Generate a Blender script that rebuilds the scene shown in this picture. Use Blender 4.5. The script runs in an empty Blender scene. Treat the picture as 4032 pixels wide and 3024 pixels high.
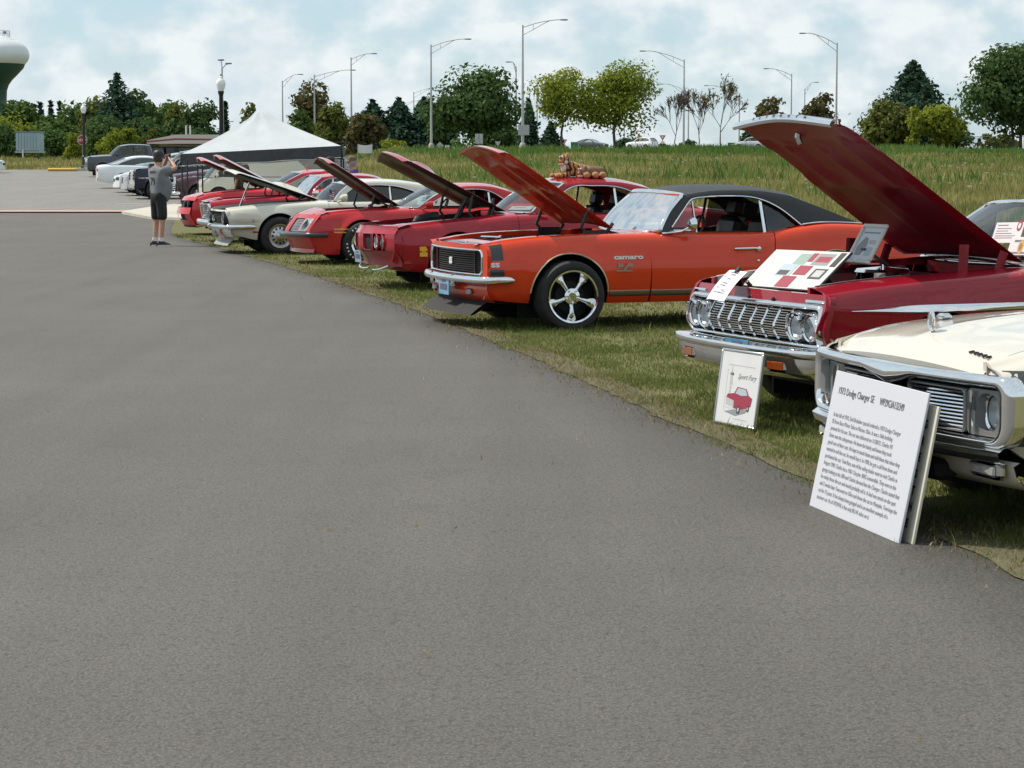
import bpy,bmesh,math,random
import numpy as np
from mathutils import Vector,Matrix,Euler,Quaternion,noise
C=bpy.context.scene.collection
SC=bpy.context.scene
R=math.radians
rnd=random.Random(7)
# ------------------------------------------------------------------ camera, sky, sun, exposure
EYE=1.57
FPX=8970.0
PITCH=math.atan(872/FPX)
cam=bpy.data.cameras.new('camera')
cam.sensor_width=36.0
cam.lens=FPX/4032*36.0
cam.clip_start=0.1
cam.clip_end=6000.0
cam_o=bpy.data.objects.new('camera',cam)
C.objects.link(cam_o)
cam_o.location=(0,0,EYE)
cam_o.rotation_euler=(math.pi/2-PITCH,0,0)
SC.camera=cam_o
SUN_DIR=Vector((-0.93,0.34,1.36)).normalized()
world=bpy.data.worlds.new('World')
SC.world=world
world.use_nodes=True
wn,wl=world.node_tree.nodes,world.node_tree.links
wn.clear()
w_out=wn.new('ShaderNodeOutputWorld')
w_bg=wn.new('ShaderNodeBackground')
w_sky=wn.new('ShaderNodeTexSky')
w_sky.sky_type='NISHITA'
w_sky.sun_disc=False
w_sky.sun_elevation=math.asin(SUN_DIR.z)
w_sky.sun_rotation=math.atan2(SUN_DIR.x,SUN_DIR.y)
w_sky.air_density=1.0
w_sky.dust_density=0.4
w_sky.ozone_density=2.0
w_tc=wn.new('ShaderNodeTexCoord')
w_map=wn.new('ShaderNodeMapping')
w_map.inputs['Scale'].default_value=(1.0,1.0,1.5)
w_n1=wn.new('ShaderNodeTexNoise')
w_n1.inputs['Scale'].default_value=13.0
w_n1.inputs['Detail'].default_value=9.0
w_n1.inputs['Roughness'].default_value=0.5
w_n1.inputs['Distortion'].default_value=0.1
w_n2=wn.new('ShaderNodeTexNoise')
w_n2.inputs['Scale'].default_value=42.0
w_n2.inputs['Detail'].default_value=7.0
w_n2.inputs['Roughness'].default_value=0.52
w_add=wn.new('ShaderNodeMath');w_add.operation='MULTIPLY_ADD'
w_add.inputs[1].default_value=0.45
w_ramp=wn.new('ShaderNodeValToRGB')
w_ramp.color_ramp.interpolation='EASE'
w_ramp.color_ramp.elements[0].position=0.57
w_ramp.color_ramp.elements[0].color=(0,0,0,1)
w_ramp.color_ramp.elements[1].position=0.82
w_ramp.color_ramp.elements[1].color=(1,1,1,1)
w_ccol=wn.new('ShaderNodeValToRGB')
w_ccol.color_ramp.elements[0].position=0.35
w_ccol.color_ramp.elements[0].color=(5.7,6.6,7.15,1)
w_ccol.color_ramp.elements[1].position=0.62
w_ccol.color_ramp.elements[1].color=(7.5,8.0,8.1,1)
w_mix=wn.new('ShaderNodeMix');w_mix.data_type='RGBA'
w_tint=wn.new('ShaderNodeMix');w_tint.data_type='RGBA';w_tint.blend_type='MULTIPLY'
w_tint.inputs[0].default_value=1.0
w_tint.inputs[7].default_value=(1.0,1.05,1.0,1)
wl.new(w_tc.outputs['Generated'],w_map.inputs['Vector'])
wl.new(w_map.outputs[0],w_n1.inputs['Vector'])
wl.new(w_map.outputs[0],w_n2.inputs['Vector'])
wl.new(w_n2.outputs['Fac'],w_add.inputs[0])
wl.new(w_n1.outputs['Fac'],w_add.inputs[2])
wl.new(w_add.outputs[0],w_ramp.inputs[0])
wl.new(w_n2.outputs['Fac'],w_ccol.inputs[0])
wl.new(w_sky.outputs[0],w_tint.inputs[6])
w_pale=wn.new('ShaderNodeMix');w_pale.data_type='RGBA'
w_pale.inputs[0].default_value=0.65
w_pale.inputs[7].default_value=(4.6,6.1,7.3,1)
wl.new(w_tint.outputs[2],w_pale.inputs[6])
wl.new(w_pale.outputs[2],w_mix.inputs[6])
wl.new(w_ccol.outputs[0],w_mix.inputs[7])
wl.new(w_ramp.outputs[0],w_mix.inputs[0])
wl.new(w_mix.outputs[2],w_bg.inputs['Color'])
w_bg.inputs['Strength'].default_value=0.084
wl.new(w_bg.outputs[0],w_out.inputs['Surface'])
sun=bpy.data.lights.new('sun','SUN')
sun.energy=3.45
sun.angle=R(0.6)
sun.color=(1.0,0.93,0.82)
sun_o=bpy.data.objects.new('sun',sun)
C.objects.link(sun_o)
sun_o.location=SUN_DIR*60
sun_o.rotation_euler=SUN_DIR.to_track_quat('Z','Y').to_euler()
SC.view_settings.view_transform='Standard'
SC.view_settings.look='None'
SC.view_settings.exposure=0.46
SC.view_settings.gamma=1.0
SC.view_settings.use_curve_mapping=False
SC.cycles.max_bounces=8
SC.cycles.transparent_max_bounces=12
SC.cycles.caustics_reflective=False
SC.cycles.caustics_refractive=False
# ------------------------------------------------------------------ materials
MATS={}
def nodemat(name):
 m=bpy.data.materials.new(name);m.use_nodes=True
 nt=m.node_tree
 b=nt.nodes['Principled BSDF']
 return m,nt,b
def ns(nt,kind,**kw):
 n=nt.nodes.new(kind)
 for k,v in kw.items():
  if k in n.inputs.keys()if hasattr(n.inputs,'keys')else False:n.inputs[k].default_value=v
  else:setattr(n,k,v)
 return n
def simple(name,col,rough=0.5,metal=0.0,coat=0.0,spec=0.5,var=0.0,vscale=8.0,bump=0.0,bscale=60.0,sheen=0.0):
 if name in MATS:return MATS[name]
 m,nt,b=nodemat(name)
 b.inputs['Base Color'].default_value=(*col,1)
 b.inputs['Roughness'].default_value=rough
 b.inputs['Metallic'].default_value=metal
 b.inputs['Coat Weight'].default_value=coat
 b.inputs['Coat Roughness'].default_value=0.04
 b.inputs['Specular IOR Level'].default_value=spec
 if sheen:b.inputs['Sheen Weight'].default_value=sheen
 if var or bump:
  tc=nt.nodes.new('ShaderNodeTexCoord')
 if var:
  n=nt.nodes.new('ShaderNodeTexNoise');n.inputs['Scale'].default_value=vscale;n.inputs['Detail'].default_value=5
  nt.links.new(tc.outputs['Object'],n.inputs['Vector'])
  r=nt.nodes.new('ShaderNodeValToRGB')
  r.color_ramp.elements[0].position=0.3;r.color_ramp.elements[1].position=0.7
  r.color_ramp.elements[0].color=(*[max(0,c*(1-var))for c in col],1)
  r.color_ramp.elements[1].color=(*[min(1,c*(1+var))for c in col],1)
  nt.links.new(n.outputs['Fac'],r.inputs[0]);nt.links.new(r.outputs[0],b.inputs['Base Color'])
 if bump:
  n2=nt.nodes.new('ShaderNodeTexNoise');n2.inputs['Scale'].default_value=bscale;n2.inputs['Detail'].default_value=4
  nt.links.new(tc.outputs['Object'],n2.inputs['Vector'])
  bp=nt.nodes.new('ShaderNodeBump');bp.inputs['Strength'].default_value=bump;bp.inputs['Distance'].default_value=0.02
  nt.links.new(n2.outputs['Fac'],bp.inputs['Height']);nt.links.new(bp.outputs[0],b.inputs['Normal'])
 MATS[name]=m
 return m
def paint(name,col,rough=0.34,dust=0.015):
 """car enamel under clear coat, a little orange peel and dust"""
 if name in MATS:return MATS[name]
 m,nt,b=nodemat(name)
 tc=nt.nodes.new('ShaderNodeTexCoord')
 n=nt.nodes.new('ShaderNodeTexNoise');n.inputs['Scale'].default_value=3.0;n.inputs['Detail'].default_value=6
 nt.links.new(tc.outputs['Object'],n.inputs['Vector'])
 r=nt.nodes.new('ShaderNodeMapRange');r.inputs[1].default_value=0.3;r.inputs[2].default_value=0.75
 r.inputs[3].default_value=rough-0.06;r.inputs[4].default_value=rough+0.1
 nt.links.new(n.outputs['Fac'],r.inputs[0]);nt.links.new(r.outputs[0],b.inputs['Roughness'])
 mx=nt.nodes.new('ShaderNodeMix');mx.data_type='RGBA'
 mr=nt.nodes.new('ShaderNodeMapRange');mr.inputs[1].default_value=0.45;mr.inputs[2].default_value=0.8
 mr.inputs[3].default_value=0.0;mr.inputs[4].default_value=dust
 nt.links.new(n.outputs['Fac'],mr.inputs[0]);nt.links.new(mr.outputs[0],mx.inputs[0])
 mx.inputs[6].default_value=(*col,1);mx.inputs[7].default_value=(0.3,0.27,0.23,1)
 nt.links.new(mx.outputs[2],b.inputs['Base Color'])
 b.inputs['Coat Weight'].default_value=1.0
 b.inputs['Coat IOR'].default_value=1.42
 b.inputs['Specular IOR Level'].default_value=0.12
 b.inputs['Coat Roughness'].default_value=0.02
 n2=nt.nodes.new('ShaderNodeTexNoise');n2.inputs['Scale'].default_value=5.0;n2.inputs['Detail'].default_value=2
 nt.links.new(tc.outputs['Object'],n2.inputs['Vector'])
 bp=nt.nodes.new('ShaderNodeBump');bp.inputs['Strength'].default_value=0.05;bp.inputs['Distance'].default_value=0.02
 nt.links.new(n2.outputs['Fac'],bp.inputs['Height']);nt.links.new(bp.outputs[0],b.inputs['Coat Normal'])
 MATS[name]=m
 return m
def glass(name,tint=(0.55,0.62,0.6),refl=1.0,rough=0.02):
 if name in MATS:return MATS[name]
 m=bpy.data.materials.new(name);m.use_nodes=True
 nt=m.node_tree;nt.nodes.clear()
 o=nt.nodes.new('ShaderNodeOutputMaterial')
 t=nt.nodes.new('ShaderNodeBsdfTransparent');t.inputs[0].default_value=(*tint,1)
 g=nt.nodes.new('ShaderNodeBsdfGlossy');g.inputs['Roughness'].default_value=rough
 g.inputs[0].default_value=(0.95,0.98,1.0,1)
 f=nt.nodes.new('ShaderNodeFresnel');f.inputs['IOR'].default_value=1.65
 mu=nt.nodes.new('ShaderNodeMath');mu.operation='MULTIPLY_ADD';mu.use_clamp=True
 mu.inputs[1].default_value=0.72*refl;mu.inputs[2].default_value=0.02
 mix=nt.nodes.new('ShaderNodeMixShader')
 nt.links.new(f.outputs[0],mu.inputs[0]);nt.links.new(mu.outputs[0],mix.inputs[0])
 nt.links.new(t.outputs[0],mix.inputs[1]);nt.links.new(g.outputs[0],mix.inputs[2])
 nt.links.new(mix.outputs[0],o.inputs[0])
 MATS[name]=m
 return m
def island_mat(name,c1,c2,c3=None,rough=0.6,trans=0.35,pos=(0.0,0.55,1.0),patch=0.5,pmix=0.3,soft=0.0):
 """leaf or blade material: every loose piece takes its own shade"""
 if name in MATS:return MATS[name]
 c3=c3 or c2;c1=tuple(a+(b-a)*soft for a,b in zip(c1,c2));c3=tuple(a+(b-a)*soft for a,b in zip(c3,c2))
 m=bpy.data.materials.new(name);m.use_nodes=True
 nt=m.node_tree;nt.nodes.clear()
 o=nt.nodes.new('ShaderNodeOutputMaterial')
 g=nt.nodes.new('ShaderNodeNewGeometry')
 r=nt.nodes.new('ShaderNodeValToRGB')
 r.color_ramp.elements[0].position=pos[0];r.color_ramp.elements[0].color=(*c1,1)
 r.color_ramp.elements[1].position=pos[2];r.color_ramp.elements[1].color=(*(c3 or c2),1)
 e=r.color_ramp.elements.new(pos[1]);e.color=(*c2,1)
 d=nt.nodes.new('ShaderNodeBsdfDiffuse')
 t=nt.nodes.new('ShaderNodeBsdfTranslucent')
 mix=nt.nodes.new('ShaderNodeMixShader');mix.inputs[0].default_value=trans
 tc=nt.nodes.new('ShaderNodeTexCoord');no=nt.nodes.new('ShaderNodeTexNoise');no.inputs['Scale'].default_value=patch;no.inputs['Detail'].default_value=4
 nt.links.new(tc.outputs['Object'],no.inputs['Vector'])
 mr=nt.nodes.new('ShaderNodeMapRange');mr.inputs[1].default_value=0.33;mr.inputs[2].default_value=0.67
 nt.links.new(no.outputs['Fac'],mr.inputs[0])
 mm=nt.nodes.new('ShaderNodeMix');mm.inputs[0].default_value=pmix
 nt.links.new(g.outputs['Random Per Island'],mm.inputs[2]);nt.links.new(mr.outputs[0],mm.inputs[3])
 nt.links.new(mm.outputs[0],r.inputs[0])
 nt.links.new(r.outputs[0],d.inputs[0]);nt.links.new(r.outputs[0],t.inputs[0])
 nt.links.new(d.outputs[0],mix.inputs[1]);nt.links.new(t.outputs[0],mix.inputs[2])
 nt.links.new(mix.outputs[0],o.inputs[0])
 MATS[name]=m
 return m
CHROME=simple('chrome',(0.78,0.79,0.8),0.07,1.0,var=0.06,vscale=5)
STEEL=simple('brushed_steel',(0.5,0.5,0.51),0.3,1.0,var=0.15)
BLACK=simple('black_plastic',(0.012,0.012,0.013),0.45,var=0.2)
DARK=simple('dark_cavity',(0.006,0.006,0.007),0.8,var=0.2)
RUBBER=simple('tyre_rubber',(0.016,0.016,0.017),0.75,bump=0.25,bscale=90,var=0.25)
ENGINE=simple('engine_metal',(0.06,0.06,0.065),0.45,0.6,var=0.6,vscale=14)
VINYLB=simple('black_vinyl',(0.018,0.019,0.022),0.5,bump=0.2,bscale=260,var=0.15)
WINDSHIELD=glass('windshield_glass',(0.62,0.70,0.68),1.0,0.09)
CLEARG=glass('clear_glass',(0.72,0.78,0.76),0.8)
TINTG=glass('tinted_glass',(0.10,0.12,0.12))
LENS=glass('headlamp_glass',(0.85,0.87,0.88),0.6,0.08)
AMBER=simple('amber_lens',(0.26,0.05,0.006),0.25,coat=0.7,var=0.25,vscale=50)
REDLENS=simple('red_lens',(0.40,0.02,0.02),0.25,coat=0.7)
WHITE=simple('white_card',(0.64,0.64,0.65),0.55,var=0.03)
INK=simple('black_ink',(0.03,0.03,0.035),0.6)
GREYINK=simple('grey_ink',(0.16,0.16,0.18),0.6)
PLATEBLUE=simple('plate_blue',(0.16,0.34,0.52),0.4,var=0.3,vscale=16)
PLATEPALE=simple('plate_pale',(0.26,0.36,0.44),0.4,var=0.25,vscale=16)
SKIN=simple('skin',(0.50,0.27,0.18),0.55,var=0.12,vscale=12)
# ------------------------------------------------------------------ object helpers
def link(o,parent=None):
 C.objects.link(o)
 if parent is not None:o.parent=parent
 return o
def tag(o,label=None,cat=None,group=None,kind=None):
 if label:o['label']=label
 if cat:o['category']=cat
 if group:o['group']=group
 if kind:o['kind']=kind
 return o
def thing(name,label,cat,loc=(0,0,0),rz=0.0,group=None):
 o=bpy.data.objects.new(name,None)
 o.empty_display_size=0.2
 C.objects.link(o)
 o.location=loc;o.rotation_euler=(0,0,rz)
 return tag(o,label,cat,group)
def autosmooth(me,ang=32):
 me.shade_smooth()
 me.set_sharp_from_angle(angle=R(ang))
class MB:
 """collects simple shapes and links them as one mesh object"""
 def __init__(s):s.v=[];s.f=[];s.m=[]
 def add(s,vs,fs,mi=0,M=None):
  b=len(s.v)
  if M is not None:vs=[tuple(M@Vector(v))for v in vs]
  s.v+=[tuple(v)for v in vs]
  s.f+=[tuple(i+b for i in f)for f in fs]
  s.m+=[mi]*len(fs)
  return s
 def grid(s,rows,mi=0,cu=False,cv=False,M=None):
  """rows: list of equally long polylines; cu closes rows, cv closes each polyline"""
  n,m=len(rows),len(rows[0])
  vs=[p for r in rows for p in r]
  fs=[]
  for i in range(n-(0 if cu else 1)):
   for j in range(m-(0 if cv else 1)):
    a=i*m+j;b=i*m+(j+1)%m
    c=((i+1)%n)*m+(j+1)%m;d=((i+1)%n)*m+j
    fs.append((a,b,c,d))
  return s.add(vs,fs,mi,M)
 def box(s,c,d,mi=0,M=None,bev=0.0):
  x,y,z=c;a,b,h=d[0]/2,d[1]/2,d[2]/2
  if not bev:
   vs=[(x+i*a,y+j*b,z+k*h)for i in(-1,1)for j in(-1,1)for k in(-1,1)]
   fs=[(0,1,3,2),(4,6,7,5),(0,4,5,1),(2,3,7,6),(0,2,6,4),(1,5,7,3)]
   return s.add(vs,fs,mi,M)
  bev=min(bev,a*.9,b*.9,h*.9)
  rows=[]
  for zz,ins in((-h,bev),(-h+bev,0),(h-bev,0),(h,bev)):
   A,B=a-ins,b-ins
   rows.append([(x-A,y-B+bev,z+zz),(x-A+bev,y-B,z+zz),(x+A-bev,y-B,z+zz),(x+A,y-B+bev,z+zz),(x+A,y+B-bev,z+zz),(x+A-bev,y+B,z+zz),(x-A+bev,y+B,z+zz),(x-A,y+B-bev,z+zz)])
  k=len(s.v)
  s.grid(rows,mi,cv=True,M=M)
  s.f.append(tuple(k+i for i in range(7,-1,-1)));s.m.append(mi)
  s.f.append(tuple(k+24+i for i in range(8)));s.m.append(mi)
  return s
 def tube(s,path,r,n=8,mi=0,M=None,cap=True,closed=False,flat=None):
  """sweep a circle (or ellipse flat=(a,b)) along a path; r scalar or list"""
  P=[Vector(p)for p in path];N=len(P)
  rows=[];up=None
  for i,p in enumerate(P):
   if closed:t=(P[(i+1)%N]-P[i-1])
   else:t=P[min(i+1,N-1)]-P[max(i-1,0)]
   if t.length<1e-9:t=Vector((0,0,1))
   t.normalize()
   if up is None:
    up=Vector((0,0,1))if abs(t.z)<.9 else Vector((0,1,0))
   a=t.cross(up)
   if a.length<1e-6:a=t.orthogonal()
   a.normalize();b=a.cross(t).normalized();up=b
   rr=r[i]if isinstance(r,(list,tuple))else r
   ra,rb=(rr,rr)if flat is None else(rr*flat[0],rr*flat[1])
   rows.append([tuple(p+a*(ra*math.cos(2*math.pi*k/n))+b*(rb*math.sin(2*math.pi*k/n)))for k in range(n)])
  k0=len(s.v)
  s.grid(rows,mi,cu=closed,cv=True,M=M)
  if cap and not closed:
   s.f.append(tuple(k0+i for i in range(n-1,-1,-1)));s.m.append(mi)
   e=k0+(N-1)*n
   s.f.append(tuple(e+i for i in range(n)));s.m.append(mi)
  return s
 def lathe(s,prof,n=24,axis='z',c=(0,0,0),mi=0,M=None):
  """prof: list of (radius, height) turned about an axis through c"""
  rows=[]
  for r,h in prof:
   row=[]
   for k in range(n):
    a=2*math.pi*k/n;u,w=r*math.cos(a),r*math.sin(a)
    p=(u,w,h)if axis=='z' else((u,h,w)if axis=='y' else(h,u,w))
    row.append((p[0]+c[0],p[1]+c[1],p[2]+c[2]))
   rows.append(row)
  return s.grid(rows,mi,cv=True,M=M)
 def ngon(s,pts,mi=0,M=None):return s.add(pts,[tuple(range(len(pts)))],mi,M)
 def prism(s,pts,off,mi=0,M=None):
  n=len(pts);q=[tuple(Vector(p)+Vector(off))for p in pts]
  fs=[tuple(range(n))[::-1],tuple(range(n,2*n))]+[(i,(i+1)%n,n+(i+1)%n,n+i)for i in range(n)]
  return s.add(list(pts)+q,fs,mi,M)
 def mesh(s,name,mats,smooth=32,fix=True):
  me=bpy.data.meshes.new(name)
  me.from_pydata(s.v,[],s.f)
  for m in(mats if isinstance(mats,(list,tuple))else[mats]):me.materials.append(m)
  if any(s.m):me.polygons.foreach_set('material_index',s.m)
  if fix:
   bm=bmesh.new();bm.from_mesh(me)
   bmesh.ops.recalc_face_normals(bm,faces=bm.faces[:])
   bm.to_mesh(me);bm.free()
  if smooth:autosmooth(me,smooth)
  me.update()
  return me
 def build(s,name,mats,parent=None,smooth=32,loc=None,rot=None,fix=True):
  o=bpy.data.objects.new(name,s.mesh(name,mats,smooth,fix))
  link(o,parent)
  if loc is not None:o.location=loc
  if rot is not None:o.rotation_euler=rot
  return o
def mobj(name,me,parent=None,loc=(0,0,0),rot=(0,0,0),scale=None):
 o=bpy.data.objects.new(name,me);link(o,parent);o.location=loc;o.rotation_euler=rot
 if scale:o.scale=scale
 return o
def fastmesh(name,verts,quads,mat,tri=False,smooth=False):
 me=bpy.data.meshes.new(name)
 k=3 if tri else 4
 verts=np.asarray(verts,np.float32);quads=np.asarray(quads,np.int32)
 me.vertices.add(len(verts));me.vertices.foreach_set('co',verts.ravel())
 me.loops.add(quads.size);me.loops.foreach_set('vertex_index',quads.ravel())
 me.polygons.add(len(quads))
 me.polygons.foreach_set('loop_start',np.arange(0,quads.size,k,dtype=np.int32))
 me.polygons.foreach_set('loop_total',np.full(len(quads),k,np.int32))
 for m in(mat if isinstance(mat,(list,tuple))else[mat]):me.materials.append(m)
 me.update(calc_edges=True)
 me.validate()
 return me
def text_mesh(name,body,size,mat,depth=0.0,shear=0.0,spacing=1.0,line=1.0,xs=1.0,align='LEFT',bold=0.0):
 cu=bpy.data.curves.new(name,'FONT');cu.body=body;cu.size=size
 cu.extrude=depth;cu.shear=shear;cu.space_character=spacing;cu.space_line=line;cu.align_x=align
 cu.resolution_u=2;cu.offset=bold
 o=bpy.data.objects.new(name,cu);C.objects.link(o)
 dg=bpy.context.evaluated_depsgraph_get()
 me=bpy.data.meshes.new_from_object(o.evaluated_get(dg))
 bpy.data.objects.remove(o);bpy.data.curves.remove(cu)
 me.materials.clear();me.materials.append(mat);me.name=name
 if xs!=1.0:
  for v in me.vertices:v.co.x*=xs
 return me
def mono(pts):
 """monotone cubic through (x, y) points; returns f(x), clamped at the ends"""
 xs=[float(p[0])for p in pts];ys=[float(p[1])for p in pts];n=len(xs)
 if n==1:return lambda x:ys[0]
 d=[(ys[i+1]-ys[i])/(xs[i+1]-xs[i])for i in range(n-1)]
 m=[d[0]]+[0 if d[i-1]*d[i]<=0 else 2*d[i-1]*d[i]/(d[i-1]+d[i])for i in range(1,n-1)]+[d[-1]]
 def f(x):
  if x<=xs[0]:return ys[0]
  if x>=xs[-1]:return ys[-1]
  i=0
  while x>xs[i+1]:i+=1
  h=xs[i+1]-xs[i];t=(x-xs[i])/h
  return((1+2*t)*(1-t)**2*ys[i]+t*(1-t)**2*h*m[i]+t*t*(3-2*t)*ys[i+1]+t*t*(t-1)*h*m[i+1])
 return f
def lerp(a,b,t):return a+(b-a)*t
def linsp(a,b,n):return[a+(b-a)*i/(n-1)for i in range(n)]
def sstep(a,b,x):
 t=min(1.0,max(0.0,(x-a)/(b-a)));return t*t*(3-2*t)
def smoothpath(P,n=6):
 """Catmull-Rom through 3D or 2D points"""
 out=[]
 for i in range(len(P)-1):
  p0=P[max(i-1,0)];p1=P[i];p2=P[i+1];p3=P[min(i+2,len(P)-1)]
  for k in range(n):
   t=k/n
   out.append(tuple(0.5*((2*b)+(-a+c)*t+(2*a-5*b+4*c-d)*t*t+(-a+3*b-3*c+d)*t**3)for a,b,c,d in zip(p0,p1,p2,p3)))
 out.append(tuple(P[-1]))
 return out
def rrect(y0,y1,z0,z1,r,n=6,per=8):
 """rounded rectangle outline in (y, z): r = one radius or (bl, br, tr, tl)"""
 if not isinstance(r,(list,tuple)):r=(r,)*4
 out=[]
 cs=[(y0+r[0],z0+r[0],r[0],180),(y1-r[1],z0+r[1],r[1],270),(y1-r[2],z1-r[2],r[2],0),(y0+r[3],z1-r[3],r[3],90)]
 for i,(cy,cz,rr,a0)in enumerate(cs):
  for k in range(n):
   a=R(a0+90*k/(n-1));out.append((cy+rr*math.cos(a),cz+rr*math.sin(a)))
  e=out[-1];ncy,ncz,nr,na=cs[(i+1)%4]
  s_=(ncy+nr*math.cos(R(na)),ncz+nr*math.sin(R(na)))
  for k in range(1,per):out.append((lerp(e[0],s_[0],k/per),lerp(e[1],s_[1],k/per)))
 return out
 # ------------------------------------------------------------------ terrain
_zl=mono([(-50,0),(66,0),(75,0.05),(103,0.40),(134,0.72),(157,1.06),(200,1.35),(300,2.1),(420,2.6),(5000,2.6)])
_zr=mono([(-50,-0.02),(24,-0.02),(48,-0.02),(70,0.25),(100,0.80),(150,1.5),(190,2.15),(215,2.62),(235,2.78),(300,3.25),(360,3.62),(450,4.0),(700,4.3),(5000,4.3)])
def side_blend(x,y):
 e=-3.0-0.052*y
 return sstep(e-3.0,e+5.0,x)
def ground(x,y):
 b=side_blend(x,y)
 return lerp(_zl(y),_zr(y),b)
def ray(u,v):
 d=Vector((0,math.cos(PITCH),-math.sin(PITCH)))+Vector(((u-2016)/FPX,0,0))+Vector((0,math.sin(PITCH),math.cos(PITCH)))*((1512-v)/FPX)
 return d
def at(u,v,y):
 """the place that lies y metres in front of the viewpoint under photograph pixel (u, v)"""
 d=ray(u,v);t=y/d.y
 return Vector((d.x*t,y,EYE+d.z*t))
def edge_x(y):
 return _edge(y)
_edge=mono([(-10,5.6),(3,3.05),(8.75,1.94),(11.4,1.47),(14.0,0.96),(19.2,0.02),(28.7,-2.0),(41.5,-5.25),(50,-7.4),(57,-8.5),(64,-9.4),(73,-10.2)])
# ------------------------------------------------------------------ ground, path, car park, road
def ground_mat(name,c1,c2,c3,s1=0.6,s2=14.0,rough=0.9):
 m,nt,b=nodemat(name)
 tc=nt.nodes.new('ShaderNodeTexCoord')
 n1=nt.nodes.new('ShaderNodeTexNoise');n1.inputs['Scale'].default_value=s1;n1.inputs['Detail'].default_value=6
 n2=nt.nodes.new('ShaderNodeTexNoise');n2.inputs['Scale'].default_value=s2;n2.inputs['Detail'].default_value=5
 for n in(n1,n2):nt.links.new(tc.outputs['Object'],n.inputs['Vector'])
 r=nt.nodes.new('ShaderNodeValToRGB')
 r.color_ramp.elements[0].position=0.32;r.color_ramp.elements[0].color=(*c1,1)
 r.color_ramp.elements[1].position=0.68;r.color_ramp.elements[1].color=(*c2,1)
 mx=nt.nodes.new('ShaderNodeMix');mx.data_type='RGBA'
 mr=nt.nodes.new('ShaderNodeMapRange');mr.inputs[1].default_value=0.45;mr.inputs[2].default_value=0.7
 nt.links.new(n1.outputs['Fac'],r.inputs[0]);nt.links.new(n2.outputs['Fac'],mr.inputs[0]);nt.links.new(mr.outputs[0],mx.inputs[0])
 nt.links.new(r.outputs[0],mx.inputs[6]);mx.inputs[7].default_value=(*c3,1)
 nt.links.new(mx.outputs[2],b.inputs['Base Color'])
 b.inputs['Roughness'].default_value=rough
 b.inputs['Specular IOR Level'].default_value=0.15
 bp=nt.nodes.new('ShaderNodeBump');bp.inputs['Strength'].default_value=0.5;bp.inputs['Distance'].default_value=0.03
 nt.links.new(n2.outputs['Fac'],bp.inputs['Height']);nt.links.new(bp.outputs[0],b.inputs['Normal'])
 return m
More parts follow.
